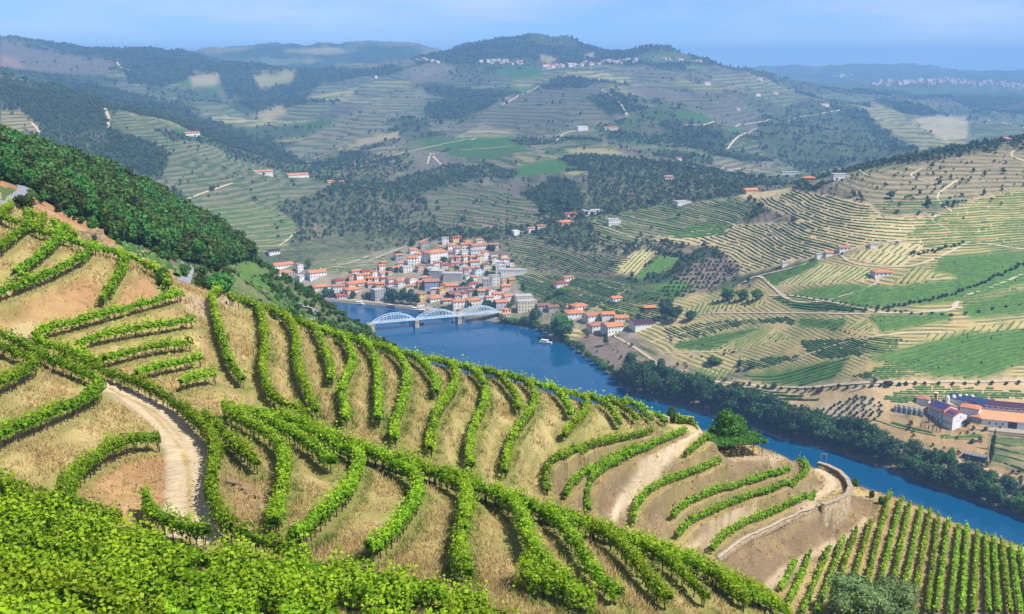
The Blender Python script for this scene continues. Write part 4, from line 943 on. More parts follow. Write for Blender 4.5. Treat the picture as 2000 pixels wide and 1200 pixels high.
def hedge_arrays(w, h, hw, base, a, cover=1.35, shoots=.22, seed=0):
    """leafy vine row along ground line w: leaves on an uneven hedge surface, shoots on top, leafy core"""
    r_ = np.random.default_rng(seed)
    s = np.concatenate([[0], np.cumsum(np.linalg.norm(np.diff(w, axis=0), axis=1))]); L = s[-1]
    per = 2 * (h - base) + 2.2 * hw
    n = max(40, int(L * per * cover / ((2 * a) ** 2 * .55)))
    q = r_.uniform(-.25, L + .25, n)
    pos = np.stack([np.interp(q, s, w[:, k]) for k in range(3)], -1)
    tx, ty = np.interp(q, s, np.gradient(w[:, 0])), np.interp(q, s, np.gradient(w[:, 1])); tn = np.hypot(tx, ty) + 1e-9
    side = np.stack([-ty / tn, tx / tn, np.zeros(n)], -1)
    lump = .78 + .62 * fbm(q / 1.15, np.full(n, seed * 3.1), 50, 3) + .35 * fbm(q / .35, np.full(n, seed * 1.7), 51, 2)
    gap = fbm(q / 2.6, np.full(n, seed * 5.3), 52, 2)
    lump = lump + .16 * np.cos(q * 2 * math.pi / 1.1 + np.sin(q * .7) * .8)      # plant by plant
    pi_ = np.floor((q + seed * .37) / 1.1).astype(int) % 997
    pf = r_.uniform(.78, 1.14, 997); pf[r_.random(997) < .06] = .5; pf = pf[pi_]; lump = lump * (.35 + .65 * pf)
    th = r_.uniform(-.45, math.pi + .45, n)
    ex = np.sign(np.cos(th)) * np.abs(np.cos(th)) ** .7; ez = np.sign(np.sin(th)) * np.abs(np.sin(th)) ** .7
    rad = lump * r_.uniform(.72, 1.08, n)
    half_h = (h - base) / 2
    off_s = ex * hw * rad + r_.normal(0, .05, n); off_z = base + half_h + ez * half_h * (.62 + .4 * lump) * r_.uniform(.85, 1.05, n)
    is_shoot = r_.random(n) < shoots * np.clip(1 + gap * 1.6, .2, 2)
    off_z = np.where(is_shoot & (ez > .2), h - .12 + r_.gamma(1.6, .19, n), off_z); off_s = np.where(is_shoot & (ez > .2), r_.normal(0, hw * .45, n), off_s)
    P = pos + side * off_s[:, None]; P[:, 2] += np.maximum(base * .9 + (off_z - base * .9) * (.25 + .75 * pf), base * .6)
    Nv = side * (ex)[:, None] + np.array([0, 0, 1.0]) * (np.maximum(ez, -.2) + .25)[:, None] + r_.normal(0, .45, (n, 3))
    size = a * r_.uniform(.5, 1.4, n)
    V, Fq = leaves(P, Nv, size, r_)
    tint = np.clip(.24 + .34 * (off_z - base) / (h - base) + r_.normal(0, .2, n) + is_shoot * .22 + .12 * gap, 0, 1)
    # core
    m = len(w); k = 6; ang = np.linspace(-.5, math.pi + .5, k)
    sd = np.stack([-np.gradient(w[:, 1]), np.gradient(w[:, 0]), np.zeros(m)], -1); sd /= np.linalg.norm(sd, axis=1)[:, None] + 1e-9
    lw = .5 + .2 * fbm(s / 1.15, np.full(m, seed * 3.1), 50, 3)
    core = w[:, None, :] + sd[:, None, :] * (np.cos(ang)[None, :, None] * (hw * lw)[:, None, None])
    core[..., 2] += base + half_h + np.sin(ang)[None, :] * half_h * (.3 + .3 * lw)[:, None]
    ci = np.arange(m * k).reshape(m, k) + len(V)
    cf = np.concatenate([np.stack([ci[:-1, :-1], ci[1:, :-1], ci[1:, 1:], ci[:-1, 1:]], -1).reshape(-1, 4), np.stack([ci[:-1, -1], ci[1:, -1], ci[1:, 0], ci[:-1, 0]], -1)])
    tint = np.concatenate([np.repeat(tint, 4), np.full(m * k, .12)])  # core tinted darker: the shade inside the hedge is put into its colour
    return np.concatenate([V, core.reshape(-1, 3)]), np.concatenate([Fq, cf]), tint

def stems_mesh(w, step=1.05, hgt=.75, post_every=5, seed=0):
    r_ = random.Random(seed); mb = MB(); s = np.concatenate([[0], np.cumsum(np.hypot(np.diff(w[:, 0]), np.diff(w[:, 1])))])
    q = 0.15; k = 0
    while q < s[-1]:
        p = [np.interp(q, s, w[:, i]) for i in range(3)]
        if k % post_every == 0:
            mb.tube([(p[0], p[1], p[2] - .15), (p[0], p[1], p[2] + 1.75)], [.05, .05], 4, 1)
        lx, ly = r_.uniform(-.08, .08), r_.uniform(-.08, .08)
        mb.tube([(p[0] + .12, p[1], p[2] - .1), (p[0] + .12 + lx, p[1] + ly, p[2] + hgt * .5), (p[0] + .1 - lx, p[1], p[2] + hgt)], [.055, .04, .045], 4, 0, cap=False)
        q += step * r_.uniform(.85, 1.15); k += 1
    return mb.mesh('stems', [M['stem'], M['post']])

SETTXT = {
 'brow': ('short leafy vine row on the brow by the ruined stone hut', 'vine rows on the left brow'),
 'upper': ('dense green vine row slanting up the straw slope at far left', 'vine rows on the upper left slope'),
 'fork': ('level vine row forking right off the long hedge above the dirt track', 'vine rows forking from the long hedge'),
 'track': ('thick vine row bordering the pale dirt track', 'vine rows round the dirt track'),
 'front': ('bright leafy vine row in the nearest foreground', 'vine rows in the nearest foreground'),
 'slope': ('vine row running down the dry terraced slope to the river brow', 'vine rows on the middle slope'),
 'rim': ('vine row edging the brow over the blue river', 'vine rows along the river brow'),
 'bank': ('trim vine row on a brown earth terrace by the walled road', 'vine rows on the walled spur'),
 'diag': ('long thick vine hedge crossing the whole slope diagonally', 'long diagonal hedge'),
 'low': ('vine row curving down from the long diagonal hedge', 'vine rows below the diagonal hedge'),
 'lower': ('straight narrow vine row on the brown plot at lower right', 'straight vine rows at lower right'),
}
SHAPE = {'brow': (1.65, .5), 'upper': (1.65, .5), 'fork': (1.65, .5), 'track': (1.75, .52), 'front': (1.9, .85), 'slope': (1.6, .48), 'rim': (1.6, .5), 'bank': (1.35, .45), 'diag': (1.8, .66), 'low': (1.65, .56), 'lower': (1.35, .38)}
count = {}
order = {}
for i, (st, w) in enumerate(row_world): order.setdefault(st, []).append((w[len(w) // 2][0] / w[len(w) // 2][1], i))
rank = {}
for st, lst in order.items():
    for k, (q, i) in enumerate(sorted(lst)): rank[i] = k
for i, (st, w0) in enumerate(row_world):
    w = w0.copy(); w[:, 2] = hz(w[:, 0], w[:, 1])
    h, hw = SHAPE[st]; r = float(np.hypot(w[:, 0], w[:, 1]).mean())
    a = float(np.clip(.00125 * r, .09, .2)) if st != 'front' else .105
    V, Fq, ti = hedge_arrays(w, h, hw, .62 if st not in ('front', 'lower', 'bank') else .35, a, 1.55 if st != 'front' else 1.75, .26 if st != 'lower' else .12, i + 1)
    if st in ('bank', 'upper', 'track'): ti = ti * .75
    if st == 'front': ti = np.clip(ti * 1.05 + .05, 0, 1)
    o0 = w[0].copy()
    root = empty('vine_row', tuple(o0))
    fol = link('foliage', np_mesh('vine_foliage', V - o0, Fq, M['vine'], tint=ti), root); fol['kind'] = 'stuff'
    ws = w - o0
    stm = link('stems', stems_mesh(ws, 1.05 if r < 150 else 1.5, .8, 5, i), root); stm['kind'] = 'stuff'
    txt, grp = SETTXT[st]
    k = rank[i]; tot = len(order[st])
    tag(root, txt if tot == 1 else '%s, %s from left' % (txt, ordinal(k)), 'vine row', grp)

# ------------------------------------------------------------------ dry grass and weeds on the near slopes (uncountable)
def near_grass():
    n = 210000
    az = rng.uniform(math.radians(-27.5), math.radians(27.5), n); lr = rng.uniform(math.log(38), math.log(215), n)
    x, y = np.exp(lr) * np.sin(az), np.exp(lr) * np.cos(az)
    ia = np.clip(((az - A0) / (A1 - A0) * (NA - 1)).round().astype(int), 0, NA - 1); il = np.clip(np.searchsorted(LR, lr), 0, NR - 1)
    cid = CID[il, ia]; d = ROWD[il, ia]
    straw_id, soil_ids = NAMES.index('straw'), [NAMES.index(k) for k in ('soil', 'soil_red', 'brown')]
    lush = np.clip(fbm(x / 5, y / 5, 61, 3) * 1.3 + .55, 0, 1)
    dirt_like = np.abs(C[il, ia] - G['track']).sum(1) < .22
    pr = np.where(cid == straw_id, .95 * lush, np.where(np.isin(cid, soil_ids), .4 * lush, 0.0)); pr = np.where((d < .7) | dirt_like, 0, pr)
    keep = rng.random(n) < pr
    x, y, d, il, ia = x[keep], y[keep], d[keep], il[keep], ia[keep]; n = len(x); z = hz(x, y); r = np.hypot(x, y)
    green = C[il, ia][:, 1] > C[il, ia][:, 0] * .93
    out = []
    for wk in (~green, green):
        xs, ys, zs, rs_ = x[wk], y[wk], z[wk], r[wk]; m = len(xs); T = []
        tint = []
        for b in range(3):
            ang = rng.uniform(0, 2 * math.pi, m); hgt = rng.uniform(.22, .55, m) * np.where(fbm(xs / 9, ys / 9, 62, 2) > 0, 1.15, .75); wd = np.clip(rs_ * .00055, .03, .09)
            lean = rng.normal(0, .22, (m, 2)); ox, oy = rng.normal(0, .16, m), rng.normal(0, .16, m)
            p0 = np.stack([xs + ox - np.cos(ang) * wd, ys + oy - np.sin(ang) * wd, zs - .05], -1); p1 = np.stack([xs + ox + np.cos(ang) * wd, ys + oy + np.sin(ang) * wd, zs - .05], -1)
            p2 = np.stack([xs + ox + lean[:, 0], ys + oy + lean[:, 1], zs + hgt], -1)
            T.append(np.stack([p0, p1, p2], 1).reshape(-1, 3)); tint.append(np.repeat(np.clip(rng.normal(.5, .25, m), 0, 1), 3))
        V = np.concatenate(T); out.append((V, np.arange(len(V)).reshape(-1, 3), np.concatenate(tint)))
    return out
for (V, Ft, ti), nm, mt, lab, ct in zip(near_grass(), ('dry_grass', 'green_weeds'), (M['straw'], M['weed']), ('dry straw coloured grass between the vine rows', 'patches of green weeds along the vine rows'), ('grass', 'weeds')):
    tag(link(nm, np_mesh(nm, V, Ft, mt, tint=ti)), lab, ct, kind='stuff')

# ------------------------------------------------------------------ vineyards across the river: rows too many to count
def strip_rows(lines, h, hw, seed, jit=.25):
    """low-poly ragged hedge strips along ground lines"""
    r_ = np.random.default_rng(seed); VV_, FF_, TT_ = [], [], []; base = 0
    for w in lines:
        m = len(w)
        if m < 2: continue
        t = np.gradient(w[:, :2], axis=0); t /= np.linalg.norm(t, axis=1)[:, None] + 1e-9; sd = np.stack([-t[:, 1], t[:, 0]], -1)
        kf = r_.uniform(.6, 1.25); hh = h * kf * r_.uniform(.6, 1.25, m); ww = hw * kf * r_.uniform(.6, 1.4, m)
        prof = [(-1, -.25), (-.85, .6), (0, 1.0), (.85, .6), (1, -.25)]
        ring = np.stack([np.column_stack([w[:, :2] + sd * (ww * a)[:, None], w[:, 2] + hh * b]) for a, b in prof], 1)
        idx = np.arange(m * 5).reshape(m, 5) + base
        FF_.append(np.stack([idx[:-1, :-1], idx[1:, :-1], idx[1:, 1:], idx[:-1, 1:]], -1).reshape(-1, 4)); VV_.append(ring.reshape(-1, 3)); TT_.append(np.repeat(r_.uniform(.1, .9, m), 5)); base += m * 5
    return np.concatenate(VV_), np.concatenate(FF_), np.concatenate(TT_)
def field_lines(poly, lo, hi, p, q, spacing, step=3.0, seed=0, skip=.04):
    a, b = cast([p], lo, hi)[0], cast([q], lo, hi)[0]
    d = (b - a)[:2]; d /= np.linalg.norm(d); nv = np.array([-d[1], d[0]])
    pw = cast(poly, lo, hi)[:, :2]
    s0, s1 = (pw @ d).min() - 4, (pw @ d).max() + 4; c0, c1 = (pw @ nv).min(), (pw @ nv).max()
    ss = np.arange(s0, s1, step); out = []; r_ = np.random.default_rng(seed)
    for c in np.arange(c0, c1, spacing):
        xy = ss[:, None] * d + (c + .35 * fbm(ss / 40, np.full(len(ss), c), 71, 2))[:, None] * nv
        z = hz(xy[:, 0], xy[:, 1]); u, v = project(xy[:, 0], xy[:, 1], z); r = np.hypot(xy[:, 0], xy[:, 1])
        ok = inside(u, v, poly) & (r > lo) & (r < hi) & (r_.random(len(ss)) > skip) & (z > 1)
        k = np.flatnonzero(np.diff(np.concatenate([[0], ok.astype(int), [0]])))
        for i0, i1 in zip(k[::2], k[1::2]):
            if i1 - i0 >= 2: out.append(np.column_stack([xy[i0:i1], z[i0:i1]]))
    return out
def contour_lines(poly, lo, hi, dz, seed=0, skip=.05, wob=1.2):
    """level lines of the ground inside an outline: one vine line per terrace"""
    poly = np.asarray(poly, float); r_ = np.random.default_rng(seed)
    jl = np.flatnonzero((LR > math.log(lo)) & (LR < math.log(hi)))
    ins = np.zeros(ZZ.shape, bool)
    sub = np.ix_(jl, np.arange(NA)); ins[sub] = inside(UU[sub], VV[sub], poly)
    zz = ZZ + wob * fbm(XX / 45, YY / 45, 72, 2) * dz * .5
    out = []; cols = np.flatnonzero(ins.any(0))
    if not len(cols): return out
    zl = np.arange(math.floor(ZZ[ins].min() / dz), math.ceil(ZZ[ins].max() / dz) + 1) * dz
    for lev in zl:
        run = []
        last = None
        for c in cols:
            rows = jl[ins[jl, c]]
            f = None
            if len(rows) > 1:
                z = zz[rows, c]; k = np.flatnonzero(((z[:-1] < lev) != (z[1:] < lev)) & (np.diff(rows) == 1))
                if len(k):
                    if last is not None: k = k[np.argmin(np.abs(LR[rows[k]] - last))]
                    else: k = k[0]
                    i = rows[k]; t = (lev - zz[i, c]) / (zz[i + 1, c] - zz[i, c] + 1e-9); f = LR[i] * (1 - t) + LR[i + 1] * t
            if f is None or (last is not None and abs(f - last) > .02) or r_.random() < skip:
                if len(run) > 2: out.append(np.array(run))
                run = []; last = f
                if f is None: continue
            r = math.exp(f); x, y = r * math.sin(AZ[c]), r * math.cos(AZ[c]); run.append((x, y, 0)); last = f
        if len(run) > 2: out.append(np.array(run))
    for w in out: w[:, 2] = hz(w[:, 0], w[:, 1])
    return out
FIELDS = [  # (outline, lo, hi, direction from, to, spacing)
 ([(1508,560),(1605,516),(1702,525),(1702,545),(1640,553)],690,1100,(1600,550),(1640,522),5.2),
 ([(1655,500),(1700,486),(1782,505),(1762,521),(1690,513)],690,1150,(1700,510),(1720,492),5.2),
 ([(1705,482),(1812,468),(1792,506),(1720,492)],690,1150,(1740,490),(1760,474),5.2),
 ([(1740,556),(1790,519),(1842,535),(1790,556)],690,1100,(1770,550),(1792,525),4.8),
 ([(1485,546),(1600,505),(1603,516),(1508,560)],690,1100,(1500,552),(1590,515),3.6),
 ([(1540,572),(1640,555),(1740,560),(1870,545),(2060,495),(2060,530),(1860,592),(1700,602),(1560,582)],690,1100,(1700,590),(1850,560),3.8),
 ([(1498,580),(1690,600),(1702,609),(1560,607)],690,1100,(1520,590),(1680,604),3.2),
 ([(1335,606),(1415,578),(1492,585),(1502,593),(1370,617)],690,1150,(1400,608),(1412,584),4.4),
 ([(1378,686),(1500,634),(1548,662),(1440,687)],690,1100,(1440,684),(1490,642),4.2),
 ([(1310,672),(1490,640),(1390,686),(1320,682)],690,1100,(1330,680),(1480,644),3.2),
 ([(1635,646),(1690,621),(1710,649)],690,1000,(1655,646),(1690,625),4.2),
 ([(1555,622),(1662,624),(1635,646),(1560,640)],690,1000,(1570,640),(1640,626),3.2),
 ([(1692,620),(1850,609),(1862,625),(1722,649)],690,1000,(1720,645),(1840,615),3.4),
 ([(1800,656),(1990,627),(2060,622),(2060,650),(1820,669)],690,1000,(1900,668),(1925,638),4.6),
 ([(1690,700),(1880,650),(2060,640),(2060,700),(1990,712),(1930,740),(1830,737)],690,1000,(1760,720),(1950,670),3.4),
 ([(1443,731),(1662,700),(1632,740),(1560,756),(1480,747)],690,950,(1480,742),(1640,706),3.6),
 ([(1340,721),(1450,720),(1440,741),(1350,743)],690,950,(1380,742),(1395,722),4.2),
 ([(1195,530),(1240,490),(1287,490),(1242,541)],900,1300,(1215,536),(1258,492),5.0),
 ([(1238,546),(1290,500),(1332,505),(1310,525),(1252,549)],900,1300,(1245,545),(1300,505),4.0),
 ([(1300,456),(1390,434),(1432,440),(1422,461),(1320,466)],900,1400,(1310,462),(1425,448),4.5),
 ([(1702,818),(1760,828),(1832,848),(1826,856),(1755,838),(1702,824)],600,760,(1705,820),(1828,852),2.2),
 ([(1832,850),(1880,852),(1925,846),(1925,854),(1880,862),(1832,856)],600,760,(1835,852),(1920,850),2.4),
 ([(1420,755),(1500,760),(1620,785),(1640,792),(1540,785),(1440,766)],640,900,(1430,760),(1620,786),3.4),
 ([(200,478),(285,478),(318,500),(300,512),(255,505)],200,300,(220,500),(290,484),2.4),
 ([(262,510),(300,492),(345,512),(356,536),(340,545),(290,522)],200,300,(275,515),(350,525),2.4),
 ([(450,515),(485,508),(545,545),(585,575),(620,600),(590,605),(520,570),(470,550)],230,760,(500,530),(560,570),5.5),
 ([(445,590),(520,590),(620,612),(640,628),(560,622),(470,610)],230,520,(480,596),(620,620),4.0),
 ([(640,612),(700,640),(800,690),(850,705),(800,700),(700,660),(640,640)],230,950,(650,620),(800,690),5.5),
]
CONTOURS = [
 ([(440,512),(485,506),(545,543),(640,608),(720,648),(800,688),(640,645),(540,605),(470,595),(440,560)],230,900,1.5),
 ([(1270,470),(1400,442),(1600,430),(1830,420),(1842,450),(1700,482),(1600,502),(1450,537),(1400,482)],850,1400,1.77),
 ([(1440,382),(1540,368),(1700,398),(1722,420),(1640,442),(1560,432),(1480,397)],950,1500,1.77),
 ([(1830,420),(1900,390),(2060,355),(2060,490),(1850,492),(1750,472)],850,1300,1.50),
 ([(1700,395),(1830,385),(1900,385),(1830,420),(1720,420)],850,1300,1.77),
 ([(1840,495),(2060,480),(2060,520),(1870,545),(1800,515)],690,1100,1.29),
 ([(1560,660),(1762,655),(1752,690),(1600,706),(1570,690)],690,1000,1.02),
 ([(1640,742),(1750,700),(1890,690),(1872,716),(1750,746)],690,950,0.92),
 ([(1440,700),(1560,690),(1560,708),(1470,725),(1430,720)],690,1000,1.02),
 ([(1290,640),(1400,625),(1550,615),(1560,640),(1480,632),(1380,660),(1300,668)],690,1100,0.95),
 ([(1720,772),(1800,745),(1990,760),(2060,772),(2060,780),(1800,792),(1730,792)],600,800,1.02),
 ([(960,470),(1060,455),(1120,490),(1240,500),(1200,540),(1040,530),(1010,500)],1000,1400,1.16),
 ([(1000,530),(1180,545),(1240,560),(1140,615),(1060,600),(1020,575)],900,1250,0.88),
 ([(1160,590),(1300,560),(1340,575),(1300,600),(1330,620),(1250,640),(1180,620)],850,1150,0.95),
 ([(1150,430),(1300,400),(1440,385),(1480,400),(1440,440),(1270,470),(1180,480)],950,1500,1.36),
 ([(1860,500),(2060,600),(2060,630),(1880,605)],690,1000,1.09),
 ([(1935,850),(2060,838),(2060,950),(1938,905)],560,760,1.02),
 ([(620,500),(760,500),(720,540),(600,530)],1100,1400,1.16),
 ([(820,380),(900,355),(1010,375),(1060,410),(1050,440),(920,445),(860,450),(840,410)],1300,1900,2.04),
 ([(370,402),(540,402),(580,440),(560,490),(480,496),(400,432)],1150,1650,1.77),
]
rows_all = []
for i, f in enumerate(FIELDS): rows_all += field_lines(*f, seed=i)
V, Fq, ti = strip_rows(rows_all, 1.4, .55, 5)
tag(link('valley_vine_rows', np_mesh('valley_vine_rows', V, Fq, M['vine_far'], tint=ti)), 'straight vineyard rows covering the valley plots across the river', 'vineyard', kind='stuff')
rows_all = []
for i, (pl, lo, hi, dz) in enumerate(CONTOURS): rows_all += contour_lines(pl, lo, hi, dz, i)
V, Fq, ti = strip_rows(rows_all, 1.15, .5, 6)
tag(link('terrace_vine_rows', np_mesh('terrace_vine_rows', V, Fq, M['vine_far'], tint=ti)), 'level vine lines on the stepped terraces across the river', 'vineyard', kind='stuff')

# ------------------------------------------------------------------ trees
def crown_arrays(seed, H, R, base, n, leaf, lobes=9, squash=1.0, top=1.0, conical=False):
    r_ = np.random.default_rng(seed); cs_, rr_ = [], []
    for k in range(lobes):
        a = r_.uniform(0, 2 * math.pi); t = r_.uniform(0, 1)
        zz = base + (H - base) * (.22 + .6 * t)
        reach = R * (.62 * math.sin(math.pi * (.25 + .62 * t))) * (1 if not conical else (1 - t) * .6 + .1)
        cs_.append((math.cos(a) * reach * r_.uniform(.5, 1), math.sin(a) * reach * r_.uniform(.5, 1), zz)); rr_.append(R * r_.uniform(.34, .56) * ((1.1 - .75 * t) * .7 if conical else 1))
    cs_.append((0, 0, base + (H - base) * .52)); rr_.append(R * .62 * (.6 if conical else 1))
    cs_, rr_ = np.array(cs_), np.array(rr_); k = r_.choice(len(rr_), n, p=rr_ ** 2 / (rr_ ** 2).sum())
    d = r_.normal(size=(n, 3)); d[:, 2] = d[:, 2] * .9 + .25; d /= np.linalg.norm(d, axis=1)[:, None]
    P = cs_[k] + d * (rr_[k] * r_.uniform(.72, 1.06, n))[:, None] * np.array([1, 1, squash])
    P[:, 2] = np.maximum(P[:, 2], base * .7 + .1)
    Nv = d + r_.normal(0, .45, (n, 3))
    V, Fq = leaves(P, Nv, leaf * r_.uniform(.6, 1.35, n), r_)
    tint = np.clip(.42 + .16 * d[:, 2] + r_.normal(0, .2, n) + .12 * np.sin(k * 2.4), 0, 1)  # lighter toward the top of each lobe, random besides
    # leafy heart so that the crown is not a shell
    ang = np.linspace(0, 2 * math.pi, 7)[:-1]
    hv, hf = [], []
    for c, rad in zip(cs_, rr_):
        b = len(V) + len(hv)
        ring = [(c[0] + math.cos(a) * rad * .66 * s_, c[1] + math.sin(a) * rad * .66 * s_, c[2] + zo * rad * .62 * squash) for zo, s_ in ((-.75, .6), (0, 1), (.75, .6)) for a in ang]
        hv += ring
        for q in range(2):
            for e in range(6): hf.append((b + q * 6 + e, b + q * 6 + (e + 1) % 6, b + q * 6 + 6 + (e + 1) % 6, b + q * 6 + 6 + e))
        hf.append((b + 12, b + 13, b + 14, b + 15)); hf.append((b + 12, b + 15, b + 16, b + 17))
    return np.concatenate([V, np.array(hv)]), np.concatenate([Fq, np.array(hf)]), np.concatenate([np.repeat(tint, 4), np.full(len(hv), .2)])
def crown_mesh(name, mat, *a, **k):
    V, Fq, ti = crown_arrays(*a, **k); return np_mesh(name, V, Fq, mat, tint=ti)
def trunk_mesh(seed, H, base, rad):
    r_ = random.Random(seed); mb = MB()
    top = base + (H - base) * .5; lx, ly = r_.uniform(-.05, .05) * H, r_.uniform(-.05, .05) * H
    mb.tube([(0, 0, -.6), (0, 0, .15), (lx * .5, ly * .5, base), (lx, ly, top)], [rad * 1.6, rad * 1.1, rad * .8, rad * .35], 7)
    for k in range(4):
        a = k * 1.57 + r_.uniform(0, 1); q = H * .26
        mb.tube([(lx * .5, ly * .5, base * .95), (lx * .5 + math.cos(a) * q * .5, ly * .5 + math.sin(a) * q * .5, base + (H - base) * .25), (math.cos(a) * q, math.sin(a) * q, base + (H - base) * .5)], [rad * .5, rad * .35, rad * .15], 5)
    return mb.mesh('trunk', M['bark'])
# unit trees, 1 m tall, scaled where they stand: (crown mesh, trunk mesh)
def kind_set(tagname, mat, n, seed, leafs=900, leaf=.045, R=.42, base=.18, squash=.9, conical=False, lobes=9):
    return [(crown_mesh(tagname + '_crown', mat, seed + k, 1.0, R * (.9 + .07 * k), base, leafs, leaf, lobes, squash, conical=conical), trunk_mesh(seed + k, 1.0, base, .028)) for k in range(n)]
TREES = {
 'river': kind_set('river_tree', M['tree'], 6, 100, 1100, .038, .46, .12, .95, lobes=11),
 'bright': kind_set('bright_tree', M['bright_leaf'], 3, 200, 1100, .038, .46, .12, .9, lobes=11),
 'wood': kind_set('wood_tree', M['wood_leaf'], 5, 300, 420, .06, .5, .1, .85, lobes=8),
 'scrub': kind_set('scrub', M['scrub_leaf'], 4, 400, 90, .13, .55, .05, .8, lobes=5),
 'olive': kind_set('olive', M['olive_leaf'], 3, 500, 3200, .022, .62, .12, .75, lobes=16),
 'round': kind_set('round_tree', M['tree'], 4, 600, 260, .075, .5, .14, .9, lobes=6),
 'cypress': kind_set('cypress', M['tree'], 2, 700, 500, .04, .2, .03, 1.6, conical=True, lobes=10),
 'purple': kind_set('purple_tree', M['purple_leaf'], 2, 800, 500, .05, .55, .1, .8, lobes=8),
 'near': kind_set('near_tree', M['bright_leaf'], 1, 900, 6500, .022, .52, .06, .95, lobes=20),
}
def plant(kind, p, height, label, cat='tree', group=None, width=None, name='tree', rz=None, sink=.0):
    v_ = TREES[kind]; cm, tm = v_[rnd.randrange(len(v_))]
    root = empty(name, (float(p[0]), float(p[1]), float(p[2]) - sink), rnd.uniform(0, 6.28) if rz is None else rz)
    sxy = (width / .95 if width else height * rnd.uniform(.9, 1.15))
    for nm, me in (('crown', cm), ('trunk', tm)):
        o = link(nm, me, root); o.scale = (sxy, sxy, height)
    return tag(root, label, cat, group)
def px2m(p, px): return px / FPX * math.sqrt(p[0] ** 2 + p[1] ** 2 + (p[2] - CAM_H) ** 2)

def scatter(name, pts, scales, kind, label, cat):
    """one uncountable mass: points carrying small shared plants"""
    me = bpy.data.meshes.new(name); n = len(pts)
    me.vertices.add(n); me.vertices.foreach_set('co', np.asarray(pts, np.float32).ravel())
    a = me.attributes.new('size', 'FLOAT', 'POINT'); a.data.foreach_set('value', np.asarray(scales, np.float32))
    a = me.attributes.new('turn', 'FLOAT', 'POINT'); a.data.foreach_set('value', rng.uniform(0, 6.28, n).astype(np.float32))
    o = link(name, me)
    cl_ = bpy.data.collections.new(name + '_plants')
    for cm, tm in TREES[kind]: cl_.objects.link(bpy.data.objects.new('plant_source', cm))
    ng = bpy.data.node_groups.new(name + '_nodes', 'GeometryNodeTree')
    ng.interface.new_socket('Geometry', in_out='INPUT', socket_type='NodeSocketGeometry'); ng.interface.new_socket('Geometry', in_out='OUTPUT', socket_type='NodeSocketGeometry')
    N_, L_ = ng.nodes, ng.links
    gi_, go_ = N_.new('NodeGroupInput'), N_.new('NodeGroupOutput')
    ci = N_.new('GeometryNodeCollectionInfo'); ci.inputs['Collection'].default_value = cl_; ci.inputs['Separate Children'].default_value = True; ci.inputs['Reset Children'].default_value = True
    ip = N_.new('GeometryNodeInstanceOnPoints'); ip.inputs['Pick Instance'].default_value = True
    def named(nm):
        k = N_.new('GeometryNodeInputNamedAttribute'); k.data_type = 'FLOAT'; k.inputs['Name'].default_value = nm; return k.outputs['Attribute']
    cx = N_.new('ShaderNodeCombineXYZ'); L_.new(named('turn'), cx.inputs['Z'])
    L_.new(gi_.outputs[0], ip.inputs['Points']); L_.new(ci.outputs[0], ip.inputs['Instance']); L_.new(cx.outputs[0], ip.inputs['Rotation']); L_.new(named('size'), ip.inputs['Scale']); L_.new(ip.outputs[0], go_.inputs[0])
    md = o.modifiers.new('plants', 'NODES'); md.node_group = ng
    return tag(o, label, cat, kind='stuff')
def area_points(n, r0, r1, prob, a0=-29, a1=29, seed=0):
    r_ = np.random.default_rng(seed); r = np.sqrt(r_.uniform(r0 * r0, r1 * r1, n)); az = np.radians(r_.uniform(a0, a1, n))
    ia = np.clip(((az - A0) / (A1 - A0) * (NA - 1)).round().astype(int), 0, NA - 1); il = np.clip(np.searchsorted(LR, np.log(r)), 0, NR - 1)
    x, y = r * np.sin(az), r * np.cos(az); z = hz(x, y)
    k = (r_.random(n) < prob(il, ia, x, y)) & (z > 2)
    return np.stack([x, y, z], -1)[k]
ids = {k: NAMES.index(k) for k in NAMES}
def by_cover(tab):
    arr = np.zeros(len(NAMES) + 1)
    for k, v in tab.items(): arr[ids[k]] = v
    return lambda il, ia, x, y: arr[CID[il, ia]]
# wooded slope behind the brow
pts = area_points(60000, 215, 640, by_cover({'forest': .95}), -29, -12.5, 1)
scatter('hillside_wood', pts, np.clip(rng.gamma(7, .6, len(pts)), 1.8, 8.5) * (1 + .25 * fbm(pts[:, 0] / 25, pts[:, 1] / 25, 81, 2)), 'wood', 'dense green oak wood on the steep slope at left', 'wood')
pts = area_points(60000, 225, 1080, lambda il, ia, x, y: np.where((CID[il, ia] == ids['scrub']), .5, np.where((CID[il, ia] == ids['soil_red']) | (CID[il, ia] == ids['dull_green']), .06, 0)) * ((x < 0) | (y < np.interp(x, nbk[:, 0], nbk[:, 1]) + 10)), -29, 29, 2)
scatter('hillside_scrub', pts, rng.uniform(1.2, 3.6, len(pts)), 'wood', 'green scrub on the steep near bank of the river', 'scrub')
pts = area_points(160000, 1050, 2300, by_cover({'forest': .5, 'scrub': .32, 'mauve': .022, 'terrace': .022, 'dull_green': .012, 'straw': .008}), -29, 29, 3)
pts = pts[~((pts[:, 2] < 40) & (pts[:, 0] > -480) & (pts[:, 0] < 160) & (pts[:, 1] < 1420))]
scatter('hill_scrub', pts, np.clip(rng.gamma(5, .7, len(pts)), 1.4, 8), 'scrub', 'dark scrub and olive trees dotting the hills behind the town', 'scrub')
pts = area_points(200000, 2300, 5200, by_cover({'forest': .42, 'scrub': .14, 'mauve': .01, 'terrace': .01, 'dull_green': .006}), -29, 29, 4)
scatter('mountain_woods', pts, np.clip(rng.gamma(6, .95, len(pts)), 2.5, 12), 'scrub', 'patches of dark woodland on the distant mountains', 'wood')
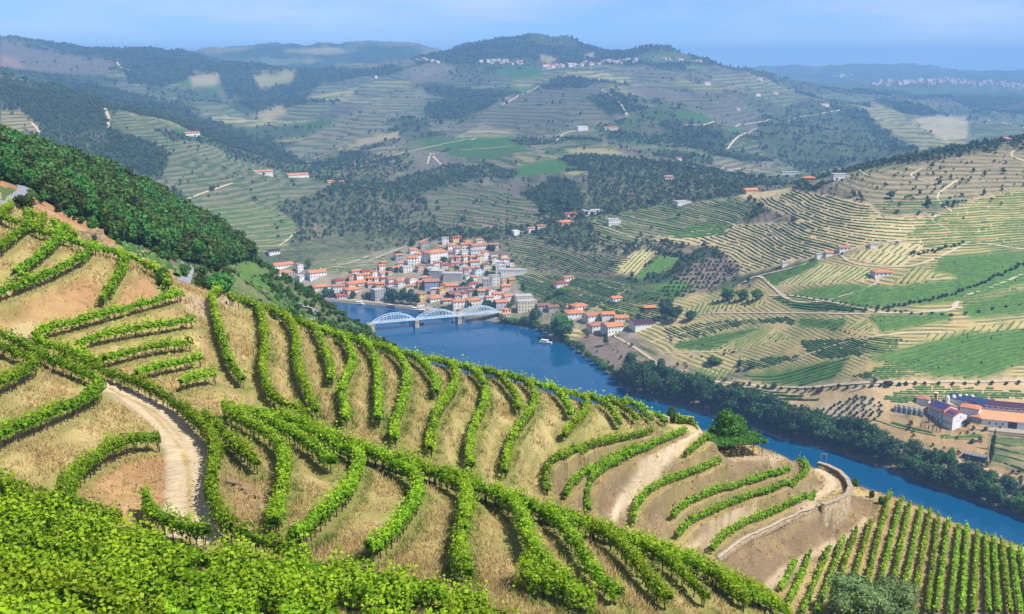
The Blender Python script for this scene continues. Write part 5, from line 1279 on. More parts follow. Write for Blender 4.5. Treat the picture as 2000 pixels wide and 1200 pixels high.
pts = area_points(16000, 640, 1400, lambda il, ia, x, y: np.where(CID[il, ia] == ids['scrub'], .5, np.where(np.isin(CID[il, ia], [ids['terrace'], ids['mauve']]), .14, np.where(CID[il, ia] == ids['soil'], .35, 0))) * (y > np.interp(x, fb[:, 0], fb[:, 1]) + 15), -8, 29, 6)
scatter('valley_scrub', pts, rng.uniform(1.5, 4.0, len(pts)), 'scrub', 'low bushes between the plots of the right valley side', 'scrub')

# loose stones on the earth banks of the spur and the bare slopes
rk = []
for k in range(3):
    bm = bmesh.new(); bmesh.ops.create_icosphere(bm, subdivisions=1, radius=.5)
    for v_ in bm.verts: v_.co *= rnd.uniform(.65, 1.25); v_.co.z *= .6
    me = bpy.data.meshes.new('stone'); bm.to_mesh(me); bm.free(); me.materials.append(M['rock']); rk.append((me, me))
TREES['rock'] = rk
pts = area_points(160000, 60, 205, lambda il, ia, x, y: np.where(np.isin(CID[il, ia], [ids['soil'], ids['brown']]), .10, np.where(CID[il, ia] == ids['soil_red'], .05, 0)) * (ROWD[il, ia] > .7), -28, 28, 9)
scatter('loose_stones', pts, rng.gamma(2.0, .09, len(pts)) + .06, 'rock', 'loose stones and clods on the bare earth banks', 'stones')
# ------------------------------------------------------------------ bridge
DK = 8.0
bl, br = at_z(727.0, 631.0, DK), at_z(976.0, 609.0, DK)
bdir = (br - bl)[:2]; BL = float(np.linalg.norm(bdir)); brz = math.atan2(bdir[1], bdir[0])
bridge = empty('arch_bridge', (float(bl[0]), float(bl[1]), 0.0), brz)
tag(bridge, 'pale blue steel bridge with three bowed trusses on stone piers', 'bridge')
def mk(mb, name, mats, parent): return mb.build(name, mats, parent)
sp = BL / 3
mk(MB().box((BL / 2, 0, DK - .3), (BL + 6, 6.4, .5)), 'deck', M['grey'], bridge)
for k in range(3):
    x0 = k * sp + .8; L_ = sp - 1.6; NP = 12
    zt = lambda t: DK + .2 + 7.4 * (1 - (2 * t - 1) ** 2)
    span = MB().box((x0 + L_ / 2, 0, DK), (L_, .4, .25)).build('span', M['steel_blue'], bridge)
    for s_ in (-1, 1):
        y = 3.3 * s_
        pts = [(x0 + L_ * i / NP, y, zt(i / NP)) for i in range(NP + 1)]
        tc_ = MB()
        for a, b in zip(pts[:-1], pts[1:]): tc_.bar(a, b, .55, .65)
        tc_.build('arch_chord', M['steel_blue'], span)
        MB().bar((x0, y, DK + .1), (x0 + L_, y, DK + .1), .6, .8).build('bottom_chord', M['steel_blue'], span)
        for i in range(1, NP):
            MB().bar(pts[i], (pts[i][0], y, DK + .2), .34).build('hanger', M['steel_blue'], span)
            if 0 < i < NP // 2: MB().bar((pts[i][0], y, DK + .2), pts[i + 1], .26).build('diagonal', M['steel_blue'], span)
            elif i >= NP // 2 and i < NP: MB().bar((pts[i][0], y, DK + .2), pts[i - 1], .26).build('diagonal', M['steel_blue'], span)
    for i in range(3, NP - 2):
        t = i / NP; MB().bar((x0 + L_ * t, -3.3, zt(t)), (x0 + L_ * t, 3.3, zt(t)), .3).build('cross_beam', M['steel_blue'], span)
for k in range(4):
    w_ = 2.1 if k in (1, 2) else 3.2
    pr = MB()
    c = (k * sp if k not in (0, 3) else (-1.5 if k == 0 else BL + 1.5))
    P = [(c + sx * w_ * f, sy * 4.6 * f, z) for z, f in ((-5, 1.12), (DK - 1.8, .92)) for sx, sy in ((-1, -1), (1, -1), (1, 1), (-1, 1))]
    pr.add(P, [(0, 1, 5, 4), (1, 2, 6, 5), (2, 3, 7, 6), (3, 0, 4, 7), (4, 5, 6, 7)])
    po = pr.build('pier', M['granite'], bridge)
    MB().box((c, 0, DK - 1.2), (w_ * 2.1, 9.4, 1.15)).build('pier_cap', M['granite'], po)

# ------------------------------------------------------------------ houses
CROP = {'A': (520, 460, 6.6667), 'B': (780, 450, 6.6667), 'C': (960, 540, 5.5556), 'P': (0, 0, 1.0)}
PANE = MB().box((0, 0, 0), (.95, .12, 1.35)).mesh('window', M['glass'])
DOOR = MB().box((0, 0, 0), (1.2, .12, 2.1)).mesh('door', M['brown'])
WCOL = {'white': 'white', 'cream': 'cream', 'yellow': 'yellow', 'pink': 'pink', 'lilac': 'lilac', 'grey': 'grey', 'blue': 'blue tiled', 'orange_wall': 'ochre', 'black_wall': 'dark', 'pale_blue': 'pale blue'}
RCOL = {'tile': 'orange tile', 'tile_old': 'weathered tile', 'tile_red': 'red tile', 'tile_dark': 'maroon tile', 'tile_brown': 'brown tile', 'flat_roof': 'flat grey', 'solar': 'blue', 'white': 'flat white'}
def roof_solid(w, d, h, rise, rt, over=.55, th=.28):
    """roof over a w x d plan at wall height h; returns mesh builder"""
    mb = MB(); x, y = w / 2 + over, d / 2 + over; z0, z1 = h - over * rise / (d / 2 + over), h + rise
    if rt == 'g':
        P = [(-x, -y, z0), (x, -y, z0), (x, y, z0), (-x, y, z0), (-x, 0, z1), (x, 0, z1)]
        Pt = [(a, b, c + th) for a, b, c in P]
        mb.add(P + Pt, [(6, 7, 11, 10), (8, 9, 10, 11), (0, 4, 5, 1), (2, 5, 4, 3), (0, 1, 7, 6), (2, 3, 9, 8), (0, 6, 10, 4), (3, 4, 10, 9), (1, 5, 11, 7), (2, 8, 11, 5)])
    elif rt == 'e':
        z0 = h - over * rise / (w / 2 + over)
        P = [(-x, -y, z0), (-x, y, z0), (x, y, z0), (x, -y, z0), (0, -y, z1), (0, y, z1)]
        Pt = [(a, b, c + th) for a, b, c in P]
        mb.add(P + Pt, [(6, 10, 11, 7), (9, 8, 11, 10), (0, 1, 5, 4), (3, 4, 5, 2), (0, 6, 7, 1), (3, 2, 8, 9), (0, 4, 10, 6), (4, 3, 9, 10), (1, 7, 11, 5), (2, 5, 11, 8)])
    elif rt == 'h':
        if w >= d: r0, r1 = (-(w - d) / 2 - .01, 0), ((w - d) / 2 + .01, 0)
        else: r0, r1 = (0, -(d - w) / 2 - .01), (0, (d - w) / 2 + .01)
        P = [(-x, -y, h - .1), (x, -y, h - .1), (x, y, h - .1), (-x, y, h - .1), (-x, -y, h + th), (x, -y, h + th), (x, y, h + th), (-x, y, h + th), (r0[0], r0[1], z1 + th), (r1[0], r1[1], z1 + th)]
        fs = [(0, 3, 2, 1), (0, 1, 5, 4), (1, 2, 6, 5), (2, 3, 7, 6), (3, 0, 4, 7)]
        fs += [(4, 5, 9, 8), (5, 6, 9), (6, 7, 8, 9), (7, 4, 8)] if w >= d else [(4, 5, 8), (5, 6, 9, 8), (6, 7, 9), (7, 4, 8, 9)]
        mb.add(P, fs)
    else:
        mb.box((0, 0, h + .15), (w + .3, d + .3, .3))
        mb.box((0, -d / 2 - .05, h + .5), (w + .3, .25, .5)); mb.box((0, d / 2 + .05, h + .5), (w + .3, .25, .5))
        mb.box((-w / 2 - .02, 0, h + .5), (.25, d - .2, .5)); mb.box((w / 2 + .02, 0, h + .5), (.25, d - .2, .5))
    return mb
def wall_solid(w, d, h, rise, rt, foot=5.0):
    mb = MB().box((0, 0, (h - foot) / 2), (w, d, h + foot))
    if rt == 'g': mb.add([(-w / 2, -d / 2, h), (-w / 2, d / 2, h), (-w / 2, 0, h + rise), (w / 2, -d / 2, h), (w / 2, d / 2, h), (w / 2, 0, h + rise)], [(0, 2, 1), (3, 4, 5)])
    if rt == 'e': mb.add([(-w / 2, -d / 2, h), (w / 2, -d / 2, h), (0, -d / 2, h + rise), (-w / 2, d / 2, h), (w / 2, d / 2, h), (0, d / 2, h + rise)], [(0, 1, 2), (3, 5, 4)])
    return mb
def make_house(loc, rz, w, d, h, wall='white', roof='tile', rt='g', rise=None, windows=True, name='house', chimney=False, cols=None, storeys=None, foot=5.0):
    span = w if rt == 'e' else d
    rise = rise if rise is not None else (0 if rt == 'f' else max(.9, span * .15))
    root = empty(name, loc, rz)
    wo_ = wall_solid(w, d, h, rise, rt, foot).build('wall', M[wall], root)
    ro_ = roof_solid(w, d, h, rise, rt).build('roof', M[roof], root)
    if chimney: MB().box((w * .28, d * .12, h + rise * .9), (.9, .9, 2.2)).build('chimney', M[wall if wall != 'black_wall' else 'brown'], ro_)
    if windows:
        ns = storeys or max(1, min(4, int(h / 2.9))); nc = cols or max(2, min(9, int(w / 3.0)))
        for r in range(ns):
            z = h - 1.55 - r * (h / ns if ns > 1 else 0)
            for c in range(nc):
                x = (c + .5) / nc * w - w / 2
                if r == ns - 1 and ns > 1 and c == nc // 2:
                    o = link('door', DOOR, root); o.location = (x, -d / 2 - .03, z - .45); continue
                o = link('window', PANE, root); o.location = (x, -d / 2 - .03, z)
            for sgn in (-1, 1):
                for c in range(max(1, int(d / 4.5))):
                    y = (c + .5) / max(1, int(d / 4.5)) * d - d / 2
                    o = link('window', PANE, root); o.location = (sgn * (w / 2 + .03), y, z); o.rotation_euler = (0, 0, math.pi / 2)
    return root
ZONES = {}; PLACED = []
def bld(zone, crop, xl, xr, ye, yb, wall='white', roof='tile', rt='g', depth=None, yaw=None, rise=None, windows=True, text=None, name='house', lo=640, hi=1700, **k):
    ox, oy, zm = CROP[crop]
    uc, vb = ox + (xl + xr) / 2 / zm, oy + yb / zm
    p = cast([(uc, vb)], lo, hi)[0]; s = math.sqrt(p[0] ** 2 + p[1] ** 2 + (p[2] - CAM_H) ** 2) / FPX
    yaw = rnd.uniform(.05, .6) if yaw is None else yaw
    w, h = max(4.0, (xr - xl) / zm * s / (abs(math.cos(yaw)) + .3 * abs(math.sin(yaw)))), max(3.4, (yb - ye) / zm * s * (1.0 if crop == 'C' else 1.3))
    h = min(h, 9.0) if zone == 'lone' else h
    d = depth or (min(18, max(8, w * .9)) if crop == 'C' else min(13, max(6.5, w * .75)))
    az = math.atan2(p[0], p[1]); rz = -az + yaw
    c = p + np.array([-math.sin(rz), math.cos(rz), 0]) * d / 2
    root = make_house((float(c[0]), float(c[1]), float(p[2])), rz, w, d, h, wall, roof, rt, rise, windows, name, **k)
    tag(root, None, 'house' if name == 'house' else name.replace('_', ' ').split()[-1], None)
    PLACED.append((uc, vb, (xr - xl) / zm)); ZONES.setdefault(zone, []).append((uc, root, text or '%s house with %s roof' % (WCOL.get(wall, wall), RCOL.get(roof, roof))))
    return root
q = 'quay'; m_ = 'middle'; t_ = 'top'; lf = 'leftend'; se = 'station'
H_ = [
 (lf,'A',40,185,215,255,'white','tile_dark','g'),(lf,'A',110,370,395,430,'white','tile','g'),(lf,'A',145,375,500,530,'white','tile','h'),(lf,'A',410,490,400,475,'white','tile_old','e'),
 (lf,'A',565,800,500,556,'white','tile','g'),(lf,'A',430,565,545,570,'white','flat_roof','f'),(lf,'A',620,840,680,712,'cream','tile','h'),(lf,'A',870,1030,680,735,'white','tile_old','g'),
 (lf,'A',1050,1270,715,752,'cream','tile','h'),(lf,'A',920,1080,800,832,'pink','tile_red','g'),(lf,'A',900,1055,598,622,'pink','tile_red','h'),(lf,'A',1065,1350,640,662,'cream','tile','h'),
 (m_,'A',1085,1180,540,600,'pink','tile_old','e'),(m_,'A',1180,1275,535,605,'white','tile','g'),(m_,'A',1120,1250,478,505,'white','tile','g'),(m_,'A',1255,1375,478,505,'cream','tile_red','g'),
 (m_,'A',1280,1375,522,562,'orange_wall','tile','g'),(m_,'A',1380,1480,490,542,'white','tile_old','e'),(m_,'A',1490,1650,500,532,'white','tile','g'),(t_,'A',1500,1565,368,388,'orange_wall','tile','g'),
 (m_,'A',1650,1800,430,466,'white','tile','h'),(m_,'A',1780,1925,430,482,'white','flat_roof','f'),(m_,'A',1330,1410,570,610,'white','tile','g'),(m_,'A',1410,1500,572,612,'white','tile_old','g'),
 (m_,'A',1500,1590,575,620,'white','tile_red','g'),(m_,'A',1590,1700,578,622,'white','tile_old','g'),(m_,'A',1700,1830,595,628,'white','tile','g'),(m_,'A',1860,1975,572,612,'white','tile_old','e'),
 (q,'A',1410,1570,745,860,'grey','flat_roof','f'),(q,'A',1420,1550,650,668,'orange_wall','tile','g'),(q,'A',1600,1690,655,672,'pink','tile_red','g'),
 (t_,'B',110,235,385,470,'white','tile','g'),(t_,'B',225,350,335,420,'white','tile','g'),(t_,'B',630,760,210,248,'white','tile','h'),(t_,'B',810,935,198,252,'cream','tile','g'),
 (t_,'B',860,940,160,188,'orange_wall','tile','g'),(t_,'B',945,1160,215,266,'white','tile_old','g'),(t_,'B',1000,1100,140,166,'white','tile','g'),(t_,'B',810,920,282,332,'white','flat_roof','f'),
 (t_,'B',930,1080,278,336,'white','flat_roof','f'),(t_,'B',1020,1110,352,432,'cream','tile','g'),(t_,'B',1090,1180,312,392,'white','tile','e'),(t_,'B',740,840,362,412,'pink','tile','h'),
 (t_,'B',830,930,432,462,'cream','tile','g'),(t_,'B',930,1050,422,482,'white','tile','g'),(t_,'B',690,780,442,492,'white','tile','g'),(t_,'B',650,715,492,556,'yellow','tile_old','e'),
 (t_,'B',780,910,495,530,'white','flat_roof','f'),(t_,'B',840,910,525,582,'pink','tile_old','e'),(t_,'B',980,1110,530,586,'pale_blue','tile_brown','e'),(t_,'B',1330,1430,392,462,'white','tile','g'),
 (t_,'B',1370,1500,440,480,'white','flat_roof','f'),(m_,'B',300,430,622,652,'white','tile','g'),(m_,'B',130,240,640,684,'white','tile_old','e'),
 (q,'B',240,330,692,752,'orange_wall','tile','g'),(q,'B',330,520,692,770,'blue','tile_old','g'),(q,'B',530,610,712,742,'yellow','tile','g'),(q,'B',600,770,737,788,'pink','tile','g'),
 (m_,'B',920,1040,710,752,'white','tile_red','g'),(m_,'B',1090,1210,662,732,'grey','flat_roof','f'),(m_,'B',1210,1310,622,722,'white','flat_roof','f'),(m_,'B',1350,1430,662,692,'cream','tile','g'),
 (m_,'B',1430,1510,655,682,'orange_wall','tile','g'),(q,'B',780,870,770,822,'grey','tile_brown','g'),(q,'B',865,960,762,800,'white','tile_red','g'),(q,'B',900,1020,802,852,'grey','tile_brown','h'),
 (q,'B',1020,1150,802,852,'grey','tile','g'),(q,'B',1160,1250,790,842,'white','tile_old','e'),(q,'B',650,820,835,872,'black_wall','tile_brown','g'),(q,'B',240,350,850,922,'yellow','tile_old','h'),
 (q,'B',400,560,900,928,'white','tile','h'),(q,'B',570,710,922,952,'cream','tile','h'),(q,'B',700,890,945,1012,'white','tile','h'),(q,'B',900,1080,930,992,'cream','tile','h'),
 (se,'B',1225,1370,842,892,'white','tile','g'),(se,'B',1370,1500,872,922,'white','tile','g'),(se,'B',1255,1440,952,1012,'lilac','tile','g'),(se,'B',1510,1750,882,942,'cream','flat_roof','f'),
 (se,'B',1540,1790,962,1062,'cream','flat_roof','f'),(se,'B',1640,1810,948,975,'orange_wall','tile','g'),(se,'B',1800,1980,992,1032,'grey','tile_brown','g'),(se,'B',1370,1460,1052,1092,'cream','tile','h'),
 (se,'B',1350,1450,1112,1142,'white','tile','h'),(q,'B',230,330,966,1002,'white','tile','h'),
 (se,'C',620,740,342,372,'grey','tile_brown','g'),(se,'C',820,900,342,372,'cream','tile','g'),(se,'C',900,1062,325,372,'white','tile','h'),(se,'C',820,1022,402,455,'white','tile','h'),
 (se,'C',1040,1190,425,480,'white','tile_old','g'),(se,'C',1200,1340,412,470,'white','tile','g'),(se,'C',1340,1490,452,500,'white','tile','g'),(se,'C',1085,1250,532,592,'white','tile_old','h'),
 (se,'C',1250,1450,542,622,'white','tile','g'),(se,'C',1550,1770,515,575,'white','tile_dark','g'),
]
for row in H_: bld(*row, chimney=rnd.random() < .3)
bld(t_, 'B', 385, 655, 318, 412, 'white', 'tile', 'h', depth=17, yaw=.6, text='largest white hall with orange hip roof', cols=6)
bld(t_, 'B', 1255, 1312, 452, 585, 'white', 'white', 'f', depth=5, yaw=-.1, text='slim white tower', cols=1, name='tower')
bld(t_, 'B', 1318, 1655, 540, 602, 'white', 'flat_roof', 'f', depth=10, yaw=-.05, text='long low white building by the tower', cols=9, storeys=1)
bld(m_, 'B', 380, 560, 560, 640, 'grey', 'flat_roof', 'f', depth=14, yaw=-.3, text='big grey concrete warehouse', windows=False, name='warehouse')
bld(m_, 'B', 565, 820, 590, 662, 'grey', 'flat_roof', 'f', depth=12, yaw=-.12, text='long grey concrete shed', windows=False, name='warehouse')
r3 = random.Random(77); tries = 0; made = 0
TOWN = [(640,574),(700,548),(780,505),(850,475),(930,468),(990,500),(1010,530),(1015,575),(1050,603),(1010,612),(930,604),(880,597),(830,590),(740,582),(660,581)]
while made < 48 and tries < 6000:
    tries += 1; u, v = r3.uniform(600, 1060), r3.uniform(468, 612)
    if not inside(np.array([u]), np.array([v]), TOWN)[0]: continue
    wpx = r3.uniform(11, 19)
    if any(abs(u - a) < (wpx + c) * .36 + 1.5 and abs(v - b) < 7.5 for a, b, c in PLACED): continue
    hp = r3.uniform(5, 9)
    bld('quay' if v > 575 else ('middle' if v > 525 else 'top'), 'P', u - wpx / 2, u + wpx / 2, v - hp, v, r3.choice(['white'] * 6 + ['cream', 'cream', 'pink', 'yellow', 'grey']), r3.choice(['tile'] * 3 + ['tile_old'] * 3 + ['tile_red', 'tile_brown', 'flat_roof', 'flat_roof']), r3.choice(['g', 'g', 'h', 'e']), chimney=r3.random() < .3); made += 1
ZTXT = {lf: 'at the far left end of town', m_: 'in the middle streets of town', t_: 'on the upper slope of town', q: 'along the riverside of town', se: 'right of the bridge'}
for z, lst in ZONES.items():
    for i, (u, root, tx) in enumerate(sorted(lst, key=lambda e: e[0])):
        root['label'] = '%s %s, %s from left' % (tx, ZTXT[z], ordinal(i)); root['group'] = 'buildings ' + ZTXT[z]
# lone houses on the valley side and hills: (left, right, eave row, foot row, wall, roof, kind, words)
LONE = [
 (1086,1113,555,560,'white','tile_red','h','white farmhouse with red roof among the vines above the bridge'),(1102,1122,544,550,'white','tile_old','g','small white annexe above the red roofed farmhouse'),
 (1196,1217,584,589,'white','tile','g','small orange roofed cottage under the brown terraces'),(1258,1284,603,608,'brown','tile','h','dark open barn with orange hip roof by tall trees'),
 (1709,1742,535,541,'white','tile','h','white farmhouse with orange roof in the middle of the striped vineyards'),(1595,1611,500,506,'white','flat_roof','f','white box shaped house by the vineyard road'),(1613,1628,497,501,'white','tile','g','small orange roofed house beside the white box house'),
 (1640,1662,487,491,'white','tile_old','g','low house among trees at the vineyard road end'),(1528,1540,517,521,'white','flat_roof','f','white shed at the foot of the terraced field'),(1700,1710,482,486,'white','flat_roof','f','tiny white hut at the top of the striped plots'),
 (1188,1213,432,440,'white','flat_roof','f','wide white house on the green knoll above town'),(1096,1124,436,442,'yellow','tile','h','yellow house with orange roof on the knoll above town'),(1105,1130,420,424,'white','tile_red','g','white house with red roof behind the yellow house'),
 (1003,1016,454,460,'white','white','f','white cube house at the head of the town road'),(1032,1048,448,454,'white','tile_old','g','white house on the road bend above town'),(1050,1066,444,451,'white','tile_old','g','second white house on the road bend above town'),
 (1140,1180,414,419,'white','flat_roof','f','long white building on the crest above the knoll'),(1456,1483,374,377,'yellow','tile','g','yellow low house on the straw field crest'),(1322,1352,396,400,'white','flat_roof','f','long white shed by the green plots'),
 (1298,1316,347,352,'white','tile','h','white house with orange roof alone in the scrub'),(1570,1592,350,355,'orange_wall','tile','h','orange roofed villa beside the tall masts'),(1628,1656,344,351,'white','flat_roof','f','modern white house with dark windows on the ridge'),
 (1528,1560,338,342,'white','flat_roof','f','low white industrial building on the far crest'),(1955,1975,274,279,'white','tile','h','white house with orange roof on the right skyline'),(1418,1432,329,333,'white','tile_red','g','white house with red roof low on the far hillside'),
 (1320,1332,310,314,'white','tile_red','g','small red roofed house in the dark scrub'),(1128,1150,250,256,'white','white','f','white manor with tower on the mauve hillside'),(1180,1210,251,255,'cream','tile_old','g','cream building right of the white manor'),
 (497,533,337,342,'white','tile','g','white farmhouse with orange roof on the left hill spur'),(562,605,343,347,'white','tile','g','long white farmhouse with orange roof right on the left spur'),(640,652,355,358,'yellow','tile','g','small yellow house at the tip of the left spur'),(664,672,356,359,'orange_wall','tile','g','tiny ochre house beyond the left spur'),
 (362,392,262,267,'white','tile_old','g','white farmstead on the left ridge'),(1476,1486,185,188,'white','tile','g','white house high on the right mountain flank'),(1438,1446,213,216,'white','tile','g','white hut below the pine patch'),(1604,1620,205,208,'white','tile','g','row of red roofed houses on the wooded spur'),
 (1479,1490,154,157,'white','tile','g','white house near the right skyline slope'),(1376,1388,163,167,'white','tile','g','white house beside the red field'),(732,738,150,153,'white','tile','g','white hut on the far left mountain plots'),(1060,1075,128,132,'white','tile','g','wide white house below the tan field'),
 (1358,1372,119,122,'white','tile','g','white house at the right end of the hill village'),(1510,1520,182,185,'white','tile','g','tiny house on the bare mountain flank'),
]
for xl, xr, ye, yb, wl_, rf, rt, tx in LONE:
    o = bld('lone', 'P', xl, xr, ye, yb, wl_, rf, rt, hi=6500, windows=(xr - xl) > 16, text=tx); o['label'] = tx; o['category'] = 'house'; o['group'] = 'lone houses on the hillsides'
# hill village and the far town: tiny houses, each one an object
def tiny_house(mat_roof):
    mb = MB().box((0, 0, 1.5), (10, 8, 6.0)); r_ = roof_solid(10, 8, 4.5, 2.0, 'g'); b = len(mb.v)
    mb.v += r_.v; mb.f += [tuple(b + i for i in f) for f in r_.f]; mb.m += [1] * len(r_.f)
    return mb
TINY = [tiny_house(0).mesh('small_house', [M['white'], M['tile']]), tiny_house(0).mesh('small_house', [M['cream'], M['tile_old']]), tiny_house(0).mesh('small_house', [M['white'], M['flat_roof']])]
def village(strip, n, lo, hi, grp, lab, size, seed, spread=3):
    r_ = random.Random(seed); pts = dense(strip, 200); us = []
    for k in range(n):
        b = pts[int((k + r_.random()) / n * 199)]; us.append((b[0] + r_.uniform(-5, 5), b[1] + r_.uniform(-spread, spread)))
    us.sort(); P = cast(us, lo, hi)
    for k, p in enumerate(P):
        sc_ = size * r_.uniform(.7, 1.3)
        o = link('small_house', TINY[r_.randrange(3)], None, tuple(float(c) for c in p), r_.uniform(-.6, .6)); o.scale = (sc_ * r_.uniform(.8, 1.5), sc_, sc_ * r_.uniform(.8, 1.2))
        tag(o, '%s, %s from left' % (lab, ordinal(k)), 'house', grp)
village([(935,120),(985,124),(1020,126)], 20, 3000, 5200, 'houses of the mountain village left', 'tiny white house in the left part of the mountain village', 1.1, 1)
village([(1065,133),(1120,128),(1180,124),(1250,119)], 46, 3000, 5200, 'houses of the mountain village right', 'tiny white house in the right part of the mountain village', 1.15, 2)
village([(815,120),(860,122)], 6, 3000, 5200, 'houses on the left mountain shoulder', 'tiny house on the left shoulder of the mountain', 1.1, 3)
village([(1300,118),(1350,120)], 6, 3000, 5200, 'houses on the right mountain shoulder', 'tiny house on the right shoulder of the mountain', 1.1, 4)
village([(1700,164),(1790,163),(1850,160),(1900,162),(1960,168),(2010,172)], 95, 5200, 9500, 'houses of the far plateau town', 'tiny pale house of the far town on the right plateau', 2.0, 5, 6)
village([(1630,150),(1660,149)], 8, 7000, 11000, 'houses of the farthest hamlet', 'speck of a house in the farthest hamlet', 2.2, 6, 2)

# ------------------------------------------------------------------ winery across the river at right
pc = cast([(1841, 829)], 600, 800)[0]
WX, WY, WZ = float(pc[0]), float(pc[1]), float(pc[2])
sW = math.sqrt(WX ** 2 + WY ** 2 + (WZ - CAM_H) ** 2) / FPX
wrz = -math.atan2(WX, WY) - math.radians(38)
win = empty('winery_hall', (WX, WY, WZ), wrz)
tag(win, 'pale gabled winery hall with large grey lettering on its side wall', 'winery')
def house_parts(root, x0, x1, y0, y1, h, rise, wall, roof, rt='g', over=.6):
    cx, cy = (x0 + x1) / 2, (y0 + y1) / 2
    a = wall_solid(x1 - x0, y1 - y0, h, rise, rt, 6).build('wall', M[wall], root, (cx, cy, 0))
    b = roof_solid(x1 - x0, y1 - y0, h, rise, rt, over).build('roof', M[roof], root, (cx, cy, 0))
    return a, b
lw_, lr_ = house_parts(win, -13.2, 0, 0, 14, 9.8, 2.7, 'white', 'tile_red')
house_parts(win, .06, 8.2, -.6, 13.4, 8.0, 2.6, 'white', 'tile_red')
def panel_on(x0, x1, y0, y1, h, rise, cx, cy, d, name='solar_panel'):
    """panels laid on the front slope of a gable roof"""
    sl = rise / (d / 2 + .6)
    nx = 6 if x1 - x0 > 9 else 3
    for i in range(nx):
        for j in range(2):
            xa, xb = x0 + (x1 - x0) * i / nx + .06, x0 + (x1 - x0) * (i + 1) / nx - .06
            ya, yb = y0 + (y1 - y0) * j / 2 + .06, y0 + (y1 - y0) * (j + 1) / 2 - .06
            z = lambda y: h - .12 + (y + .6) * sl + .42
            mb = MB().add([(xa, ya, z(ya)), (xb, ya, z(ya)), (xb, yb, z(yb)), (xa, yb, z(yb)), (xa, ya, z(ya) + .12), (xb, ya, z(ya) + .12), (xb, yb, z(yb) + .12), (xa, yb, z(yb) + .12)],
                          [(0, 3, 2, 1), (4, 5, 6, 7), (0, 1, 5, 4), (1, 2, 6, 5), (2, 3, 7, 6), (3, 0, 4, 7)])
            mb.build(name, M['solar'], win)
panel_on(-12.8, -.4, .3, 6.6, 9.8, 2.7, 0, 0, 14)
panel_on(1.0, 7.4, .2, 5.8, 8.0, 2.6, 0, 0, 14)
MB().box((-.35, -.12, 4.3), (.9, .3, 10.6)).build('corner_strip', M['letter'], win)  # dark strip at the right end of the lettered wall
MB().box((-6.6, -.1, 5.1), (12.6, .14, .22)).build('string_course', M['letter'], win)
fc = bpy.data.curves.new('sign_text', 'FONT'); fc.body = 'CROFT'; fc.size = 3.1; fc.extrude = .08; fc.align_x = 'CENTER'; fc.space_character = 1.18
fo = bpy.data.objects.new('sign_text', fc); COL.objects.link(fo); bpy.context.view_layer.update()
fme = bpy.data.meshes.new_from_object(fo); bpy.data.objects.remove(fo); fme.materials.clear(); fme.materials.append(M['letter'])
tx = link('lettering', fme, win, (-6.8, -.1, 6.1)); tx.rotation_euler = (math.pi / 2, 0, 0)
# serifs on R, F and T
sb = MB()
for cx_ in (-9.3, -4.4, -2.0): sb.box((cx_, -.12, 6.16), (1.0, .1, .18))
sb.build('serifs', M['letter'], win)
for k in range(4):
    ar = MB(); cx_ = -11.4 + k * 3.1
    pts = [(cx_ + math.cos(a) * 1.4, -.12, 1.9 + math.sin(a) * 1.6) for a in np.linspace(0, math.pi, 11)]
    for a, b in zip(pts[:-1], pts[1:]): ar.bar(a, b, .16, .26)
    ar.bar((cx_ - 1.4, -.12, -1), (cx_ - 1.4, -.12, 1.9), .16, .26); ar.bar((cx_ + 1.4, -.12, -1), (cx_ + 1.4, -.12, 1.9), .16, .26)
    ar.build('blind_arch', M['letter'], win)
for k in range(2):
    ar = MB(); cx_ = 2.3 + k * 3.6
    pts = [(cx_ + math.cos(a) * 1.5, -.74, 1.8 + math.sin(a) * 1.6) for a in np.linspace(0, math.pi, 11)]
    for a, b in zip(pts[:-1], pts[1:]): ar.bar(a, b, .16, .26)
    ar.build('blind_arch', M['letter'], win)
MB().box((8.25, 4.6, 4.2), (.12, 3.6, .3)).build('gable_band', M['grey'], win)
MB().box((8.25, 7.2, 6.4), (.12, 1.0, 1.6)).build('gable_window', M['grey'], win)
# long warehouse with the orange lean-to roof
pw = cast([(1916, 829)], 600, 800)[0]
wh = empty('winery_warehouse', (float(pw[0]), float(pw[1]), WZ - .5), -math.atan2(pw[0], pw[1]) + .12)
tag(wh, 'long white winery warehouse with orange front roof and maroon rear roof', 'warehouse')
WLEN = 46.0
MB().box((WLEN / 2, 5.0, 0), (WLEN, 10, 9.4)).build('wall', M['white'], wh)
MB().add([(-.7, -.7, 4.5), (WLEN + .7, -.7, 4.5), (WLEN + .7, 10.2, 8.0), (-.7, 10.2, 8.0), (-.7, -.7, 4.85), (WLEN + .7, -.7, 4.85), (WLEN + .7, 10.2, 8.35), (-.7, 10.2, 8.35)], [(0, 3, 2, 1), (4, 5, 6, 7), (0, 1, 5, 4), (1, 2, 6, 5), (2, 3, 7, 6), (3, 0, 4, 7)]).build('front_roof', M['tile_pale'], wh)
MB().box((WLEN / 2 - 4, 16.0, 2), (WLEN + 4, 11.4, 18)).build('rear_wall', M['white'], wh)
rr = MB()
rr.add([(-7, 9.6, 10.6), (WLEN - 1, 9.6, 10.6), (WLEN - 1, 16, 13.6), (-7, 16, 13.6), (-7, 22.4, 10.6), (WLEN - 1, 22.4, 10.6)], [(0, 1, 2, 3), (3, 2, 5, 4), (0, 3, 4), (1, 5, 2)])
rro = rr.build('rear_roof', M['tile_dark'], wh)
for k in range(14): MB().box((-5.3 + k * 3.6, 9.75, 10.35), (1.9, .5, .6)).build('eave_scallop', M['tile_dark'], rro)
for x in (5.2, 9.4, 13.4): MB().box((x, -.04, 2.0), (.8, .12, 1.7)).build('window', M['glass'], wh)
MB().box((19.5, -.05, 1.9), (5.6, .14, 4.4)).build('doorway', M['tile_dark'], wh)
